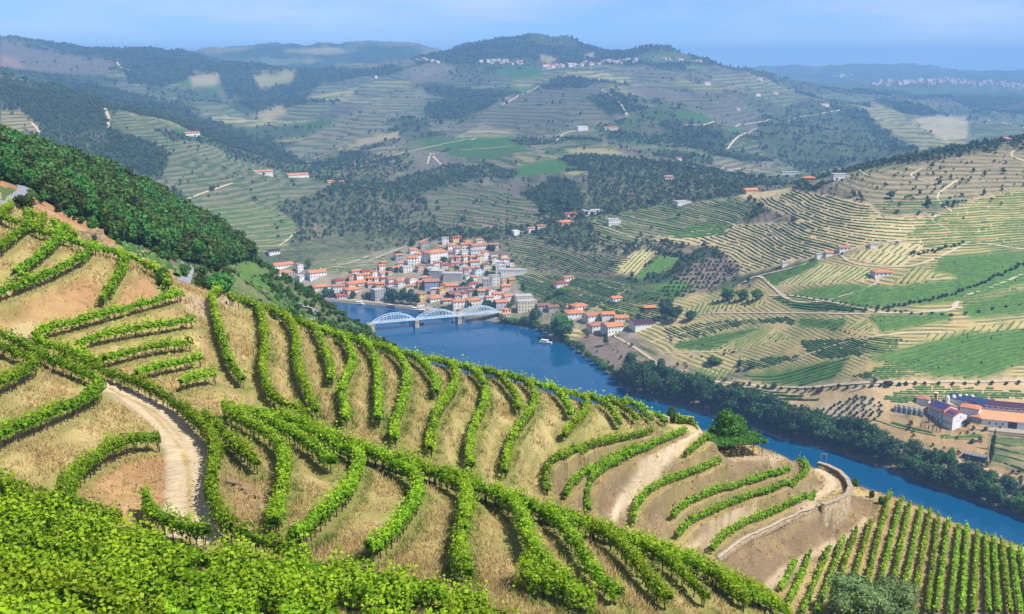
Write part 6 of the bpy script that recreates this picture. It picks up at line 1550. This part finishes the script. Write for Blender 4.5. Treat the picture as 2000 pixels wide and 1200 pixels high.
MB().box((WLEN / 2 - 1, -4.2, -1.7), (WLEN + 6, 8, 2.6)).build('terrace', M['cap_stone'], wh)
MB().box((WLEN / 2 + 2, -8.5, -4.5), (WLEN - 2, 1.0, 5.5)).build('retaining_wall', M['stone'], wh)
for xl, xr, ye, yb, wl_, rf, rt, tx_, dp in ((1875,1908,803,818,'white','tile','h','small white winery house with orange hip roof between the halls',9),(1856,1920,788,800,'pale_blue','solar','g','winery shed with blue roof behind the lettered hall',12),(1790,1812,783,792,'white','tile_old','h','small cottage with weathered roof behind the steel tanks',8),(1895,1912,818,826,'grey','tile','h','porch with small orange roof at the winery yard',4)):
    o = bld('win', 'P', xl, xr, ye, yb, wl_, rf, rt, depth=dp, yaw=-.2, text=tx_, lo=600, hi=850, windows=False); o['label'] = tx_; o['category'] = 'building'; o['group'] = 'winery outbuildings'
p = cast([(1827, 786)], 600, 850)[0]
tw = empty('chimney_tower', tuple(float(c) for c in p), -math.atan2(p[0], p[1]) - .2)
MB().box((0, 0, 2.5), (2.2, 2.2, 8.4)).build('shaft', M['yellow'], tw); MB().box((0, 0, 6.9), (2.7, 2.7, .4)).build('cap', M['cream'], tw); MB().box((0, -1.12, 5.2), (.9, .1, 1.4)).build('opening', M['glass'], tw)
tag(tw, 'square yellow chimney tower behind the lettered winery hall', 'tower')
tank_c = MB().tube([(0, 0, -2), (0, 0, 3.6), (0, 0, 4.1)], [1.25, 1.25, .25], 16).mesh('tank_body', M['metal'])
tank_l = MB().tube([(0, 0, 4.0), (0, 0, 4.4)], [.4, .4], 10).mesh('hatch', M['metal'])
P = cast([(1749 + 5.0 * k + (k % 2) * 1.5, 803.0 + .9 * k - (k % 2) * 3.5) for k in range(11)], 600, 850)
for k, p in enumerate(P):
    o = empty('steel_tank', tuple(float(c) for c in p)); link('body', tank_c, o); link('hatch', tank_l, o)
    tag(o, 'upright steel wine tank left of the lettered hall, %s from left' % ordinal(k), 'tank', 'steel wine tanks')
wt = MB().tube([(0, 0, -2), (0, 0, 3.8), (0, 0, 4.9), (0, 0, 5.2)], [1.5, 1.5, .9, .2], 16).mesh('white_tank', M['white'])
for k, p in enumerate(cast([(1850, 786), (1862, 785), (1874, 784), (1886, 784), (1898, 785)], 600, 850)):
    o = link('white_tank', wt, None, tuple(float(c) for c in p)); tag(o, 'white domed tank behind the blue roofed shed, %s from left' % ordinal(k), 'tank', 'white domed tanks')
p = cast([(1904, 897)], 560, 800)[0]
bx = empty('open_container', tuple(float(c) for c in p), -math.atan2(p[0], p[1]) - .3)
MB().box((0, 0, .9), (14, 5.5, 3.6)).build('body', M['dark_metal'], bx)
for k in range(6): MB().box((-5.6 + k * 2.25, 0, 2.85), (1.9, 4.6, .3)).build('cover', M['metal'], bx)
tag(bx, 'dark blue rectangular basin with grey covers near the cypress', 'container')

# ------------------------------------------------------------------ quay and boats
qs = cast([(640, 588), (690, 592), (740, 596), (790, 602), (840, 609), (890, 616), (930, 621)], 900, 1300)
qs = np.array([at_z(u, v, 0.0) for u, v in ((636, 587), (690, 591.5), (740, 596), (790, 602), (840, 609), (890, 616), (925, 620.5))])
qw = dense(qs, 60); tq = np.gradient(qw[:, :2], axis=0); tq /= np.linalg.norm(tq, axis=1)[:, None]; nq = np.stack([-tq[:, 1], tq[:, 0]], -1)
if nq[0, 1] < 0: nq = -nq
rows_ = [np.column_stack([qw[:, :2] + nq * o, np.full(60, z)]) for o, z in ((-3, -3.0), (-2.6, 2.6), (-2.2, 3.1), (9, 3.3), (9.4, 1.0))]
V = np.stack(rows_, 1).reshape(-1, 3); ii = np.arange(300).reshape(60, 5)
tag(link('quay', np_mesh('quay', V, np.stack([ii[:-1, :-1], ii[1:, :-1], ii[1:, 1:], ii[:-1, 1:]], -1).reshape(-1, 4), M['cap_stone'])), kind='structure')
def boat(u, v, L_, hull, rz, label, canopy=True):
    p = at_z(u, v, 0.0); root = empty('boat', (float(p[0]), float(p[1]), 0.0), rz); b = L_ * .17
    st = [(-.5, .75), (-.2, 1.0), (.2, .95), (.4, .6), (.5, .05)]
    mb = MB(); V_ = []
    for t, f in st:
        V_ += [(t * L_, -b * f, 1.1 + .5 * max(0, t)), (t * L_, -b * f * .6, -.5), (t * L_, b * f * .6, -.5), (t * L_, b * f, 1.1 + .5 * max(0, t))]
    fs = []
    for i in range(4):
        for j in range(3): fs.append((i * 4 + j, (i + 1) * 4 + j, (i + 1) * 4 + j + 1, i * 4 + j + 1))
        fs.append((i * 4 + 3, (i + 1) * 4 + 3, (i + 1) * 4, i * 4))
    fs.append((0, 1, 2, 3)); mb.add(V_, fs); mb.build('hull', M[hull], root)
    if canopy:
        MB().box((-.08 * L_, 0, 1.9), (L_ * .5, b * 1.3, 1.5)).build('cabin', M['white'], root); MB().box((-.08 * L_, 0, 2.85), (L_ * .56, b * 1.6, .2)).build('canopy', M['white'], root)
        for s_ in (-1, 1): MB().box((-.08 * L_, s_ * b * .66, 2.0), (L_ * .42, .08, .7)).build('window', M['glass'], root)
    return tag(root, label, 'boat', 'boats on the river')
boat(1066, 670, 13, 'white', -.35, 'white motor boat moored beside the big round riverside tree')
boat(768, 600, 15, 'boat_red', -.2, 'long red hulled boat moored at the town quay')
boat(703, 594.5, 11, 'white', -.15, 'white boat at the left end of the quay')
boat(826, 610, 12, 'boat_red', -.2, 'dark red boat near the quay steps before the bridge')
boat(812, 606.5, 10, 'white', -.2, 'white boat beside the dark red one at the quay')
boat(820, 633.5, 8, 'dark_metal', .1, 'small dark boat by the left bridge pier', False)
boat(898, 621.5, 9, 'dark_metal', .1, 'small dark boat behind the right bridge pier', False)

# cars parked along the quay
def car_part(mb): return mb
car_body = MB().add([(-2.1, -.85, .35), (2.1, -.85, .35), (2.1, .85, .35), (-2.1, .85, .35), (-2.15, -.82, .95), (2.0, -.82, .82), (2.0, .82, .82), (-2.15, .82, .95)], [(0, 3, 2, 1), (4, 5, 6, 7), (0, 1, 5, 4), (1, 2, 6, 5), (2, 3, 7, 6), (3, 0, 4, 7)])
car_cab = MB().add([(-1.7, -.78, .9), (1.0, -.78, .86), (1.0, .78, .86), (-1.7, .78, .9), (-1.3, -.62, 1.45), (.35, -.62, 1.45), (.35, .62, 1.45), (-1.3, .62, 1.45)], [(4, 5, 6, 7), (0, 1, 5, 4), (1, 2, 6, 5), (2, 3, 7, 6), (3, 0, 4, 7)])
cab_me = car_cab.mesh('cabin', M['glass']); wheel_me = MB().tube([(0, -.12, 0), (0, .12, 0)], [.34, .34], 10).mesh('wheel', M['dark_metal'])
for k, t in enumerate(np.linspace(.36, .9, 11)):
    i = int(t * 59); cm_ = ('white', 'metal', 'dark_metal', 'white', 'boat_red', 'white', 'blue')[k % 7]
    c_ = empty('parked_car', (float(qw[i, 0] + nq[i, 0] * 5.5), float(qw[i, 1] + nq[i, 1] * 5.5), 3.22), math.atan2(tq[i, 1], tq[i, 0]) + math.pi / 2)
    link('body', car_body.mesh('body', M[cm_]), c_); link('cabin', cab_me, c_)
    for sx in (-1.3, 1.3):
        for sy in (-.8, .8): link('wheel', wheel_me, c_, (sx, sy, .34))
    tag(c_, '%s car parked nose in along the quay, %s from left' % ({'white': 'white', 'metal': 'silver', 'dark_metal': 'dark', 'boat_red': 'red', 'blue': 'blue'}[cm_], ordinal(k)), 'car', 'cars parked along the quay')
# ------------------------------------------------------------------ trees one can tell apart
def tree_px(kind, u, vbase, hpx, wpx, label, group=None, lo=560, hi=6000, name='tree', cat='tree', sink=.3):
    p = cast([(u, vbase)], lo, hi)[0]; return plant(kind, p, px2m(p, hpx), label, cat, group, width=px2m(p, wpx), name=name, sink=sink)
tree_px('bright', 1095, 664, 52, 62, 'huge round green tree on the bank beside the white boat', lo=700, name='round_tree')
TREES['bright'], _bk = TREES['bright'], None
bank_c = np.array(FAR_BANK, float)
def bank_v(u): return float(np.interp(u, bank_c[:, 0], bank_c[:, 1]))
belt = []
r_ = random.Random(31)
u = 1222.0
while u < 1742:
    belt.append((u, bank_v(u) - 3 - r_.uniform(0, 4), r_.uniform(44, 66) * (1.0 if u < 1620 else .9), r_.uniform(36, 52))); u += r_.uniform(13, 19)
u = 1232.0
while u < 1730:
    belt.append((u, bank_v(u) - 24 - r_.uniform(0, 8), r_.uniform(38, 56), r_.uniform(34, 48))); u += r_.uniform(15, 22)
u = 1765.0
while u < 2040:
    belt.append((u, bank_v(u) - 3 - r_.uniform(0, 4), r_.uniform(24, 46), r_.uniform(34, 54))); u += r_.uniform(14, 22)
u = 1780.0
while u < 2040:
    belt.append((u, bank_v(u) - 26 - r_.uniform(0, 14), r_.uniform(26, 46), r_.uniform(30, 46))); u += r_.uniform(18, 30)
belt.sort()
for k, (u, v, h, w) in enumerate(belt):
    kd_ = 'river' if r_.random() > (.06 if u < 1750 else .3) else 'bright'
    tree_px(kd_, u, v, h, w, '%s tree in the belt along the far river bank, %s from left' % ('dark green' if kd_ == 'river' else 'brighter green', ordinal(k)), 'riverside belt of trees', 500, 1100, name='riverside_tree')
bush = []
u = 985.0
while u < 1225:
    bush.append((u, bank_v(u) - 1, r_.uniform(12, 22), r_.uniform(20, 30))); u += r_.uniform(9, 14)
for k, (u, v, h, w) in enumerate(bush):
    tree_px('bright' if k % 3 else 'round', u, v, h, w, 'low waterside bush right of the bridge, %s from left' % ordinal(k), 'waterside bushes right of the bridge', 700, 1200, name='bush', cat='bush')
LIST = [
 ('river',1045,634,34,32,'round dark tree on the bank left of the huge tree'),('river',1300,622,40,34,'tall dark tree left of the orange roofed barn group'),('river',1320,628,34,30,'dark tree below the tall one by the barn'),('river',1350,627,22,30,'broad dark tree at the right of the barn group'),
 ('river',1247,627,16,13,'small dark tree before the maroon roofed shed'),('river',1183,676,28,16,'narrow dark tree beside the riverside lane'),('river',1460,552,13,10,'lone dark tree at the vineyard road fork'),
 ('bright',1420,588,28,34,'left bright tree of the grove round the white hut'),('bright',1448,588,26,32,'middle bright tree of the grove round the white hut'),('bright',1478,588,24,30,'right bright tree of the grove round the white hut'),
 ('river',1740,388,16,16,'dark round tree at the crest of the straw field'),('river',1812,403,14,16,'dark round tree by the road bend on the right ridge'),('bright',1395,712,16,40,'wide green bush at the foot of the striped plots'),('river',1445,716,14,16,'dark bush right of the wide green bush'),('river',1468,720,12,18,'second dark bush right of the wide green bush'),
 ('river',770,595,33,26,'left tree of the dark grove on the quay'),('river',786,597,35,28,'second tree of the dark grove on the quay'),('river',802,598,34,26,'third tree of the dark grove on the quay'),('river',762,590,28,22,'back tree of the dark grove on the quay'),('river',815,598,26,18,'right tree of the dark grove on the quay'),
 ('river',635,582,20,20,'dark tree at the left end of the quay'),('river',650,584,18,18,'second dark tree at the left end of the quay'),('river',606,578,22,20,'dark tree under the left end houses'),('river',690,583,16,16,'dark tree before the cream quay house'),('river',720,585,16,20,'dark tree left of the grey terraced block'),('river',601,525,20,14,'dark tree behind the left end houses'),
 ('river',870,610,12,40,'clipped dark trees before the white hotel'),('river',952,603,18,30,'dark tree beside the bridge head'),('river',968,600,14,22,'second dark tree beside the bridge head'),('river',860,560,12,16,'dark tree before the blue tiled house'),('river',905,560,10,18,'dark tree beside the red roofed house'),('river',805,480,12,20,'dark tree left of the white hall'),('river',780,505,16,24,'dark tree below the apartment block'),('river',962,490,12,16,'dark tree beside the cream apartment house'),
 ('bright',1100,572,10,40,'green bushes under the red roofed farmhouse'),('purple',1885,831,16,24,'dark reddish tree before the winery gable'),('river',1935,905,34,9,'foot of the twin cypress at the winery'),
 ('river',1092,405,26,24,'dark tall tree in the grove above town'),('river',1110,415,24,24,'second tall tree in the grove above town'),('river',1060,420,22,26,'left tree in the grove above town'),('purple',1735,752,10,22,'reddish bush on the sandy field edge'),('purple',1600,766,9,18,'reddish bush below the speckled plot'),('river',1512,757,9,16,'dark bush on the sandy verge'),
 ('bright',822,693,16,34,'green bush on the near bank above the water'),
]
for kd_, u, v, h, w, lab in LIST:
    lo_ = 560 if u > 830 or v < 620 else 230
    tree_px(kd_, u, v, h, w, lab, None, lo_ if lab.startswith('green bush on') is False else 230, 3000)
for k, (u, v, h) in enumerate([(1934,905,52),(1940,880,40),(1813,826,17),(1821,826,18),(1845,832,19),(1852,834,20),(1775,831,13),(1782,832,10),(1798,838,14),(1806,840,10),(1813,841,13),(1821,843,13),(1829,845,13),(1836,845,13)]):
    tree_px('cypress', u, v, h * 1.2, h * .6, 'dark pointed cypress by the winery, %s in the row' % ordinal(k), 'cypresses at the winery', 560, 800, name='cypress')
for k, (u, v, h) in enumerate([(506,337,12),(510,338,9),(582,552,14),(1650,1,0)][:3]):
    tree_px('cypress', u, v, h, h * .3, ('dark cypress beside the farmhouse on the left spur', 'shorter cypress on the left spur', 'tall dark cypress among the left end houses')[k], None, 900, 2200, name='cypress')
def tree_line(uv, n, hpx, kind, phrase, lo=560, hi=1600, jit=1.0):
    P = dense(uv, n) + np.random.default_rng(n).normal(0, jit, (n, 2))
    for k, (u, v) in enumerate(P):
        tree_px(kind, u, v, hpx * rnd.uniform(.75, 1.25), hpx * rnd.uniform(.9, 1.3), '%s, %s from left' % (phrase, ordinal(k)), phrase, lo, hi, name='field_tree')
tree_line([(1715,605),(1800,592),(1870,575),(1930,550),(2000,520)], 34, 8, 'round', 'small round tree along the long vineyard road at right')
tree_line([(1540,577),(1620,590),(1700,602),(1770,612)], 20, 5, 'round', 'low round bush along the middle vineyard road')
tree_line([(1780,500),(1830,490),(1880,478)], 14, 7, 'round', 'small tree along the upper curved vineyard road')
tree_line([(1640,606),(1760,612),(1860,618),(1990,600)], 16, 7, 'round', 'dark bush along the lower vineyard ditch')
tree_line([(1450,752),(1560,765),(1680,758),(1800,752),(1990,752)], 30, 8, 'round', 'small tree along the sandy lane above the winery')
tree_line([(1310,668),(1400,680),(1440,690),(1350,700)], 14, 5, 'purple', 'brown bush along the lower plots edge')
tree_line([(1040,455),(1060,468),(1090,480)], 12, 8, 'round', 'dark tree along the terrace edge above town')
tree_line([(1620,640),(1670,655),(1720,665),(1770,668)], 16, 4, 'purple', 'brown bush along the terraced knoll')
orch = []
for i in range(9):
    for j in range(9):
        u = 1592 + 15.5 * i + (j % 2) * 6 + rnd.uniform(-2, 2); v = 776 + 6.3 * j + rnd.uniform(-1.2, 1.2)
        if inside(np.array([u]), np.array([v]), [(1588,802),(1688,772),(1724,786),(1724,815),(1690,830),(1622,824)])[0]: orch.append((u, v, j))
seen_ = {}
for k, (u, v, j) in enumerate(sorted(orch)):
    seen_[j] = seen_.get(j, -1) + 1
    tree_px('purple' if k % 4 == 0 else 'round', u, v, rnd.uniform(5, 8), rnd.uniform(5, 8), 'young orchard tree on the sandy field, %s row from top, %s from left' % (ordinal(j), ordinal(seen_[j])), 'orchard trees on the sandy field', 600, 900, name='orchard_tree')
pts = []
for i in range(19):
    for j in range(11):
        u = 1286 + 9 * i + (j % 2) * 4; v = 505 + 8.2 * j
        if inside(np.array([float(u)]), np.array([v]), [(1285,572),(1360,510),(1420,500),(1452,530),(1400,560),(1300,592)])[0]: pts.append((u + rnd.uniform(-2, 2), v + rnd.uniform(-1, 1), j))
seen_ = {}
for k, (u, v, j) in enumerate(sorted(pts)):
    seen_[j] = seen_.get(j, -1) + 1
    tree_px('round', u, v, rnd.uniform(5, 8), rnd.uniform(6, 9), 'olive tree in the brown grove, %s row from top, %s from left' % (ordinal(j), ordinal(seen_[j])), 'olive grove left of the vineyards', 700, 1300, name='olive_tree')

gard = []
while len(gard) < 60:
    u, v = rnd.uniform(560, 1120), rnd.uniform(470, 625)
    if inside(np.array([u]), np.array([v]), TOWN)[0] or (u > 1010 and 560 < v < 630 and v > 560 + (u - 1010) * .35): gard.append((u, v))
for k, (u, v) in enumerate(sorted(gard)):
    tree_px('river' if k % 3 else 'bright', u, v, rnd.uniform(6, 13), rnd.uniform(8, 15), 'garden tree among the town houses, %s from left' % ordinal(k), 'garden trees of the town', 900, 1400, name='garden_tree')
# ------------------------------------------------------------------ the spur: trees, pergola, wall, ruin
def near_px(kind, u, v, h, w, lab, lo, hi, name='tree', cat='tree', grp=None):
    p = cast([(u, v)], lo, hi)[0]; return plant(kind, p, px2m(p, h), lab, cat, grp, width=px2m(p, w), name=name, sink=.3)
near_px('near', 1422, 874, 80, 72, 'dense round green tree at the road bend on the spur', 150, 215, name='round_tree')
near_px('near', 1312, 812, 34, 22, 'slim young tree at the top of the spur road', 150, 215, name='young_tree')
near_px('cypress', 1561, 893, 30, 8, 'slim cypress at the end of the terrace house yard', 150, 215, name='cypress')
near_px('near', 1670, 950, 18, 16, 'small green bush outside the curved stone wall', 150, 215, name='bush', cat='bush')
near_px('near', 1702, 972, 18, 12, 'small vine bush at the top left of the straight rows', 150, 215, name='bush', cat='bush')
near_px('near', 1720, 984, 18, 12, 'second vine bush at the top left of the straight rows', 150, 215, name='bush', cat='bush')
near_px('olive', 1672, 1212, 92, 105, 'grey green olive tree at the bottom right edge, left of the pair', 125, 160, name='olive_tree')
near_px('olive', 1745, 1214, 84, 100, 'grey green olive tree at the bottom right edge, right of the pair', 125, 160, name='olive_tree')
near_px('olive', 1700, 1225, 80, 90, 'grey green olive tree in front of the bottom right pair', 120, 160, name='olive_tree')
near_px('wood', 432, 583, 52, 70, 'dark domed tree behind the brow at the track head', 190, 330, name='domed_tree')
near_px('wood', 405, 575, 34, 40, 'lower tree left of the dark domed tree', 190, 330)
near_px('wood', 660, 655, 14, 20, 'left dark bush on the slope below the brow', 230, 520, name='bush', cat='bush'); near_px('wood', 686, 657, 20, 30, 'large dark bush on the slope below the brow', 230, 520, name='bush', cat='bush'); near_px('wood', 640, 640, 12, 18, 'small dark bush beside the asphalt bend', 230, 520, name='bush', cat='bush')
near_px('near', 320, 560, 40, 34, 'bright leafy bush on the brow before the asphalt road', 120, 180, name='bush', cat='bush')
near_px('wood', 45, 410, 30, 44, 'dark bush below the grey road at far left', 150, 260, name='bush', cat='bush')
# pergola
pg0, pg1 = PG0, PG1
pv = (pg1 - pg0)[:2]; pl = float(np.linalg.norm(pv)); pg = empty('pergola', tuple(float(c) for c in pg0), math.atan2(pv[1], pv[0]))
for i in range(6):
    for j in range(2):
        x, y = pl * i / 5, j * 4.2; wx_ = pg0[:2] + pv / pl * x + np.array([-pv[1], pv[0]]) / pl * y
        z = float(hz(np.array([wx_[0]]), np.array([wx_[1]]))[0]) - float(pg0[2])
        MB().tube([(x, y, z - .4), (x, y, 2.35)], [.07, .07], 6).build('post', M['brown'], pg)
for j in range(2): MB().bar((-.4, j * 4.2, 2.4), (pl + .4, j * 4.2, 2.4), .14).build('beam', M['brown'], pg)
for i in range(11): MB().bar((pl * i / 10, -.5, 2.52), (pl * i / 10, 4.7, 2.52), .09).build('rafter', M['brown'], pg)
n = 3600; r2 = np.random.default_rng(5)
P = np.stack([r2.uniform(-.8, pl + .8, n), r2.uniform(-.9, 5.1, n), 2.75 + .35 * r2.random(n) + .25 * fbm(r2.uniform(0, 9, n), r2.uniform(0, 9, n), 3, 2)], -1)
V, Fq = leaves(P, np.array([0, 0, 1.0]) + r2.normal(0, .5, (n, 3)), r2.uniform(.12, .22, n), r2)
f_ = link('vine_canopy', np_mesh('vine_canopy', V, Fq, M['bright_leaf'], tint=np.repeat(np.clip(r2.normal(.55, .22, n), 0, 1), 4)), pg)
tag(pg, 'wooden pergola roofed with vines beside the round tree', 'pergola')
# curved stone wall of the turning place
if True:
    t = np.gradient(ww[:, :2], axis=0); t /= np.linalg.norm(t, axis=1)[:, None]; nv_ = np.stack([-t[:, 1], t[:, 0]], -1)
    inn, outp = ww[:, :2] - nv_ * .3, ww[:, :2] + nv_ * .3
    wall = empty('curved_wall', (float(ww[20, 0]), float(ww[20, 1]), wz))
    o0 = np.array([ww[20, 0], ww[20, 1], wz])
    def wall_strip(name, a, b, zt, zb, mat):
        V = np.stack([np.column_stack([a, np.full(40, zb)]), np.column_stack([a, np.full(40, zt)]), np.column_stack([b, np.full(40, zt)]), np.column_stack([b, np.full(40, zb)])], 1) - o0
        ii = np.arange(160).reshape(40, 4); F_ = np.stack([ii[:-1], ii[1:], np.roll(ii, -1, 1)[1:], np.roll(ii, -1, 1)[:-1]], -1).reshape(-1, 4)
        me = np_mesh(name, V.reshape(-1, 3), np.concatenate([F_, [[0, 1, 2, 3], [159, 158, 157, 156]]]), mat); return link(name, me, wall)
    wall_strip('masonry', inn, outp, wz + .85, wz - 10.0, M['stone'])
    c0_, c1_ = ww[:, :2] - nv_ * .42, ww[:, :2] + nv_ * .42
    for k in range(0, 39):   # coping stones, one by one
        sl = slice(k, k + 2); a, b = c0_[sl], c1_[sl]; g = .03
        a = np.array([a[0] * (1 - g) + a[1] * g, a[1] * (1 - g) + a[0] * g]); b = np.array([b[0] * (1 - g) + b[1] * g, b[1] * (1 - g) + b[0] * g]); z0, z1 = .853, 1.07 + .02 * math.sin(k * 2.7)
        pts = [(*(a[0] - o0[:2]), z0), (*(a[1] - o0[:2]), z0), (*(b[1] - o0[:2]), z0), (*(b[0] - o0[:2]), z0), (*(a[0] - o0[:2]), z1), (*(a[1] - o0[:2]), z1), (*(b[1] - o0[:2]), z1), (*(b[0] - o0[:2]), z1)]
        MB().add(pts, [(0, 3, 2, 1), (4, 5, 6, 7), (0, 1, 5, 4), (1, 2, 6, 5), (2, 3, 7, 6), (3, 0, 4, 7)]).build('coping_stone', M['cap_stone'], wall)
    tag(wall, 'curved dry stone parapet round the turning place on the spur', 'wall')
# metal hoop gate at the wall's end
p = at_z(1608, 908, wz); gt = empty('hoop_gate', tuple(float(c) for c in p), -.3)
for x in (-.55, .55): MB().tube([(x, 0, -.5), (x, 0, 2.2)], [.06, .06], 6).build('post', M['metal'], gt)
MB().bar((-.55, 0, 2.2), (.55, 0, 2.2), .12).build('top_bar', M['metal'], gt)
tag(gt, 'small grey metal hoop at the end of the curved wall', 'gate')
# low walls at the head of the spur road
def low_wall(uv, lo, hi, label, h=1.2, foot=2.2, th=.5, mat='stone'):
    w = polyline(uv, .8, lo, hi, 1, curve=False); t = np.gradient(w[:, :2], axis=0); t /= np.linalg.norm(t, axis=1)[:, None] + 1e-9; n_ = np.stack([-t[:, 1], t[:, 0]], -1) * th / 2
    m = len(w); V = np.stack([np.column_stack([w[:, :2] - n_, w[:, 2] - foot]), np.column_stack([w[:, :2] - n_, w[:, 2] + h]), np.column_stack([w[:, :2] + n_, w[:, 2] + h]), np.column_stack([w[:, :2] + n_, w[:, 2] - foot])], 1)
    o0 = w[0].copy(); ii = np.arange(4 * m).reshape(m, 4); F_ = np.stack([ii[:-1], ii[1:], np.roll(ii, -1, 1)[1:], np.roll(ii, -1, 1)[:-1]], -1).reshape(-1, 4)
    root = empty('stone_wall', tuple(o0)); link('masonry', np_mesh('masonry', V.reshape(-1, 3) - o0, np.concatenate([F_, [[0, 1, 2, 3], [4 * m - 1, 4 * m - 2, 4 * m - 3, 4 * m - 4]]]), M[mat]), root)
    V2 = np.stack([np.column_stack([w[:, :2] - n_ * 1.25, w[:, 2] + h + .003]), np.column_stack([w[:, :2] - n_ * 1.25, w[:, 2] + h + .16]), np.column_stack([w[:, :2] + n_ * 1.25, w[:, 2] + h + .16]), np.column_stack([w[:, :2] + n_ * 1.25, w[:, 2] + h + .003])], 1)
    link('coping', np_mesh('coping', V2.reshape(-1, 3) - o0, np.concatenate([F_, [[0, 1, 2, 3], [4 * m - 1, 4 * m - 2, 4 * m - 3, 4 * m - 4]]]), M['cap_stone']), root)
    return tag(root, label, 'wall')
low_wall([(1262,790),(1285,800),(1306,811)], 160, 215, 'low stone wall slanting down at the brow by the river', .9, 2.0)
low_wall([(1312,806),(1335,806),(1356,808)], 160, 215, 'low stone wall above the young tree at the spur road head', 1.1, 2.0)
low_wall([(1400,1092),(1440,1060),(1500,1030),(1560,1003),(1604,988)], 130, 215, 'long dry stone terrace wall running left from the curved parapet', .15, 1.6, .7)
rb = polyline([(452,945),(470,955),(490,966),(505,975)], .55, 40, 120, 1); rbo = empty('broken_wall', tuple(float(c) for c in rb[0]))
for p in rb:
    for k in range(2):
        o = link('stone', rk[rnd.randrange(3)][0], rbo); o.location = (p[0] - rb[0][0] + rnd.uniform(-.2, .2), p[1] - rb[0][1] + rnd.uniform(-.2, .2), p[2] - rb[0][2] + .12 + k * .2); q_ = rnd.uniform(.4, .75); o.scale = (q_, q_ * .8, q_ * .6); o.rotation_euler = (0, 0, rnd.uniform(0, 3))
tag(rbo, 'broken heap of dry stones among the weeds right of the track', 'wall')
# ruined hut on the left brow
p = cast([(172, 478)], 130, 215)[0]; ru = empty('ruined_hut', tuple(float(c) for c in p), -math.atan2(p[0], p[1]) + .15)
MB().box((0, 0, .6), (4.6, .5, 3.0)).build('front_wall', M['stone'], ru); MB().box((-2.05, 2.0, .45), (.5, 3.5, 2.7)).build('side_wall', M['stone'], ru); MB().box((2.05, 2.0, .2), (.5, 3.5, 2.2)).build('side_wall', M['stone'], ru); MB().box((0, 3.9, .3), (4.6, .5, 2.4)).build('rear_wall', M['stone'], ru); MB().box((.9, -.27, 1.0), (.6, .08, .7)).build('window', M['glass'], ru)
tag(ru, 'roofless ruined stone hut on the brow before the wood', 'hut')
# masts and poles
def mast(u, v, hpx, lab, lo, hi, lattice=True):
    p = cast([(u, v)], lo, hi)[0]; h = px2m(p, hpx); root = empty('mast', tuple(float(c) for c in p)); wd = .9 if lattice else .28
    if lattice:
        for sx, sy in ((-1, -1), (1, -1), (1, 1), (-1, 1)): MB().bar((sx * wd, sy * wd, -.5), (sx * .2, sy * .2, h), .28).build('leg', M['metal'], root)
        for z in np.linspace(.08, .9, 8): MB().box((0, 0, h * z), (2.3 * wd * (1 - z) + .4, 2.3 * wd * (1 - z) + .4, .16)).build('brace', M['metal'], root)
        for z in (.7, .82, .94): MB().box((0, 0, h * z), (5.5, .22, .22)).build('cross_arm', M['metal'], root)
    else: MB().tube([(0, 0, -.5), (0, 0, h)], [.16, .11], 6).build('pole', M['metal'], root); MB().box((0, 0, h * .93), (1.8, .14, .14)).build('cross_arm', M['metal'], root)
    return tag(root, lab, 'mast')
mast(1155, 412, 40, 'tall lattice mast rising above the houses on the knoll', 900, 2000); mast(1582, 350, 24, 'lattice mast behind the orange roofed villa', 900, 1700); mast(1594, 350, 18, 'shorter lattice mast right of the villa', 900, 1700)
mast(1686, 740, 50, 'thin pole standing in the green terraces', 600, 1000, False); mast(1927, 900, 28, 'thin pole beside the twin cypress', 560, 760, False); mast(754, 662, 12, 'white pole on the near bank by the bridge', 600, 1050, False); mast(574, 561, 17, 'pole on the terraced hill before the town', 300, 900, False)
mast(1580, 770, 40, 'pole above the riverside trees', 600, 1000, False)

# ------------------------------------------------------------------ haze over the whole valley
hm, hn, hl, ho = nodes_of('valley_haze')
pvn = hn.new('ShaderNodeVolumePrincipled')
pvn.inputs['Color'].default_value = (0.29, 0.56, 1.0, 1); pvn.inputs['Density'].default_value = HAZE_DENSITY; pvn.inputs['Anisotropy'].default_value = 0.0
hl.new(pvn.outputs[0], ho.inputs['Volume'])
XH = 27000
hz_top = max(float(ZZ.max()) + 18.0, CAM_H + 20)
hb = MB().box((0, 15600 / 2 - 100, (hz_top - 12) / 2), (2 * 9400, 15800, hz_top + 12)).build('haze', hm)
tag(hb, 'thin blue haze filling the valley air', 'haze', kind='stuff')
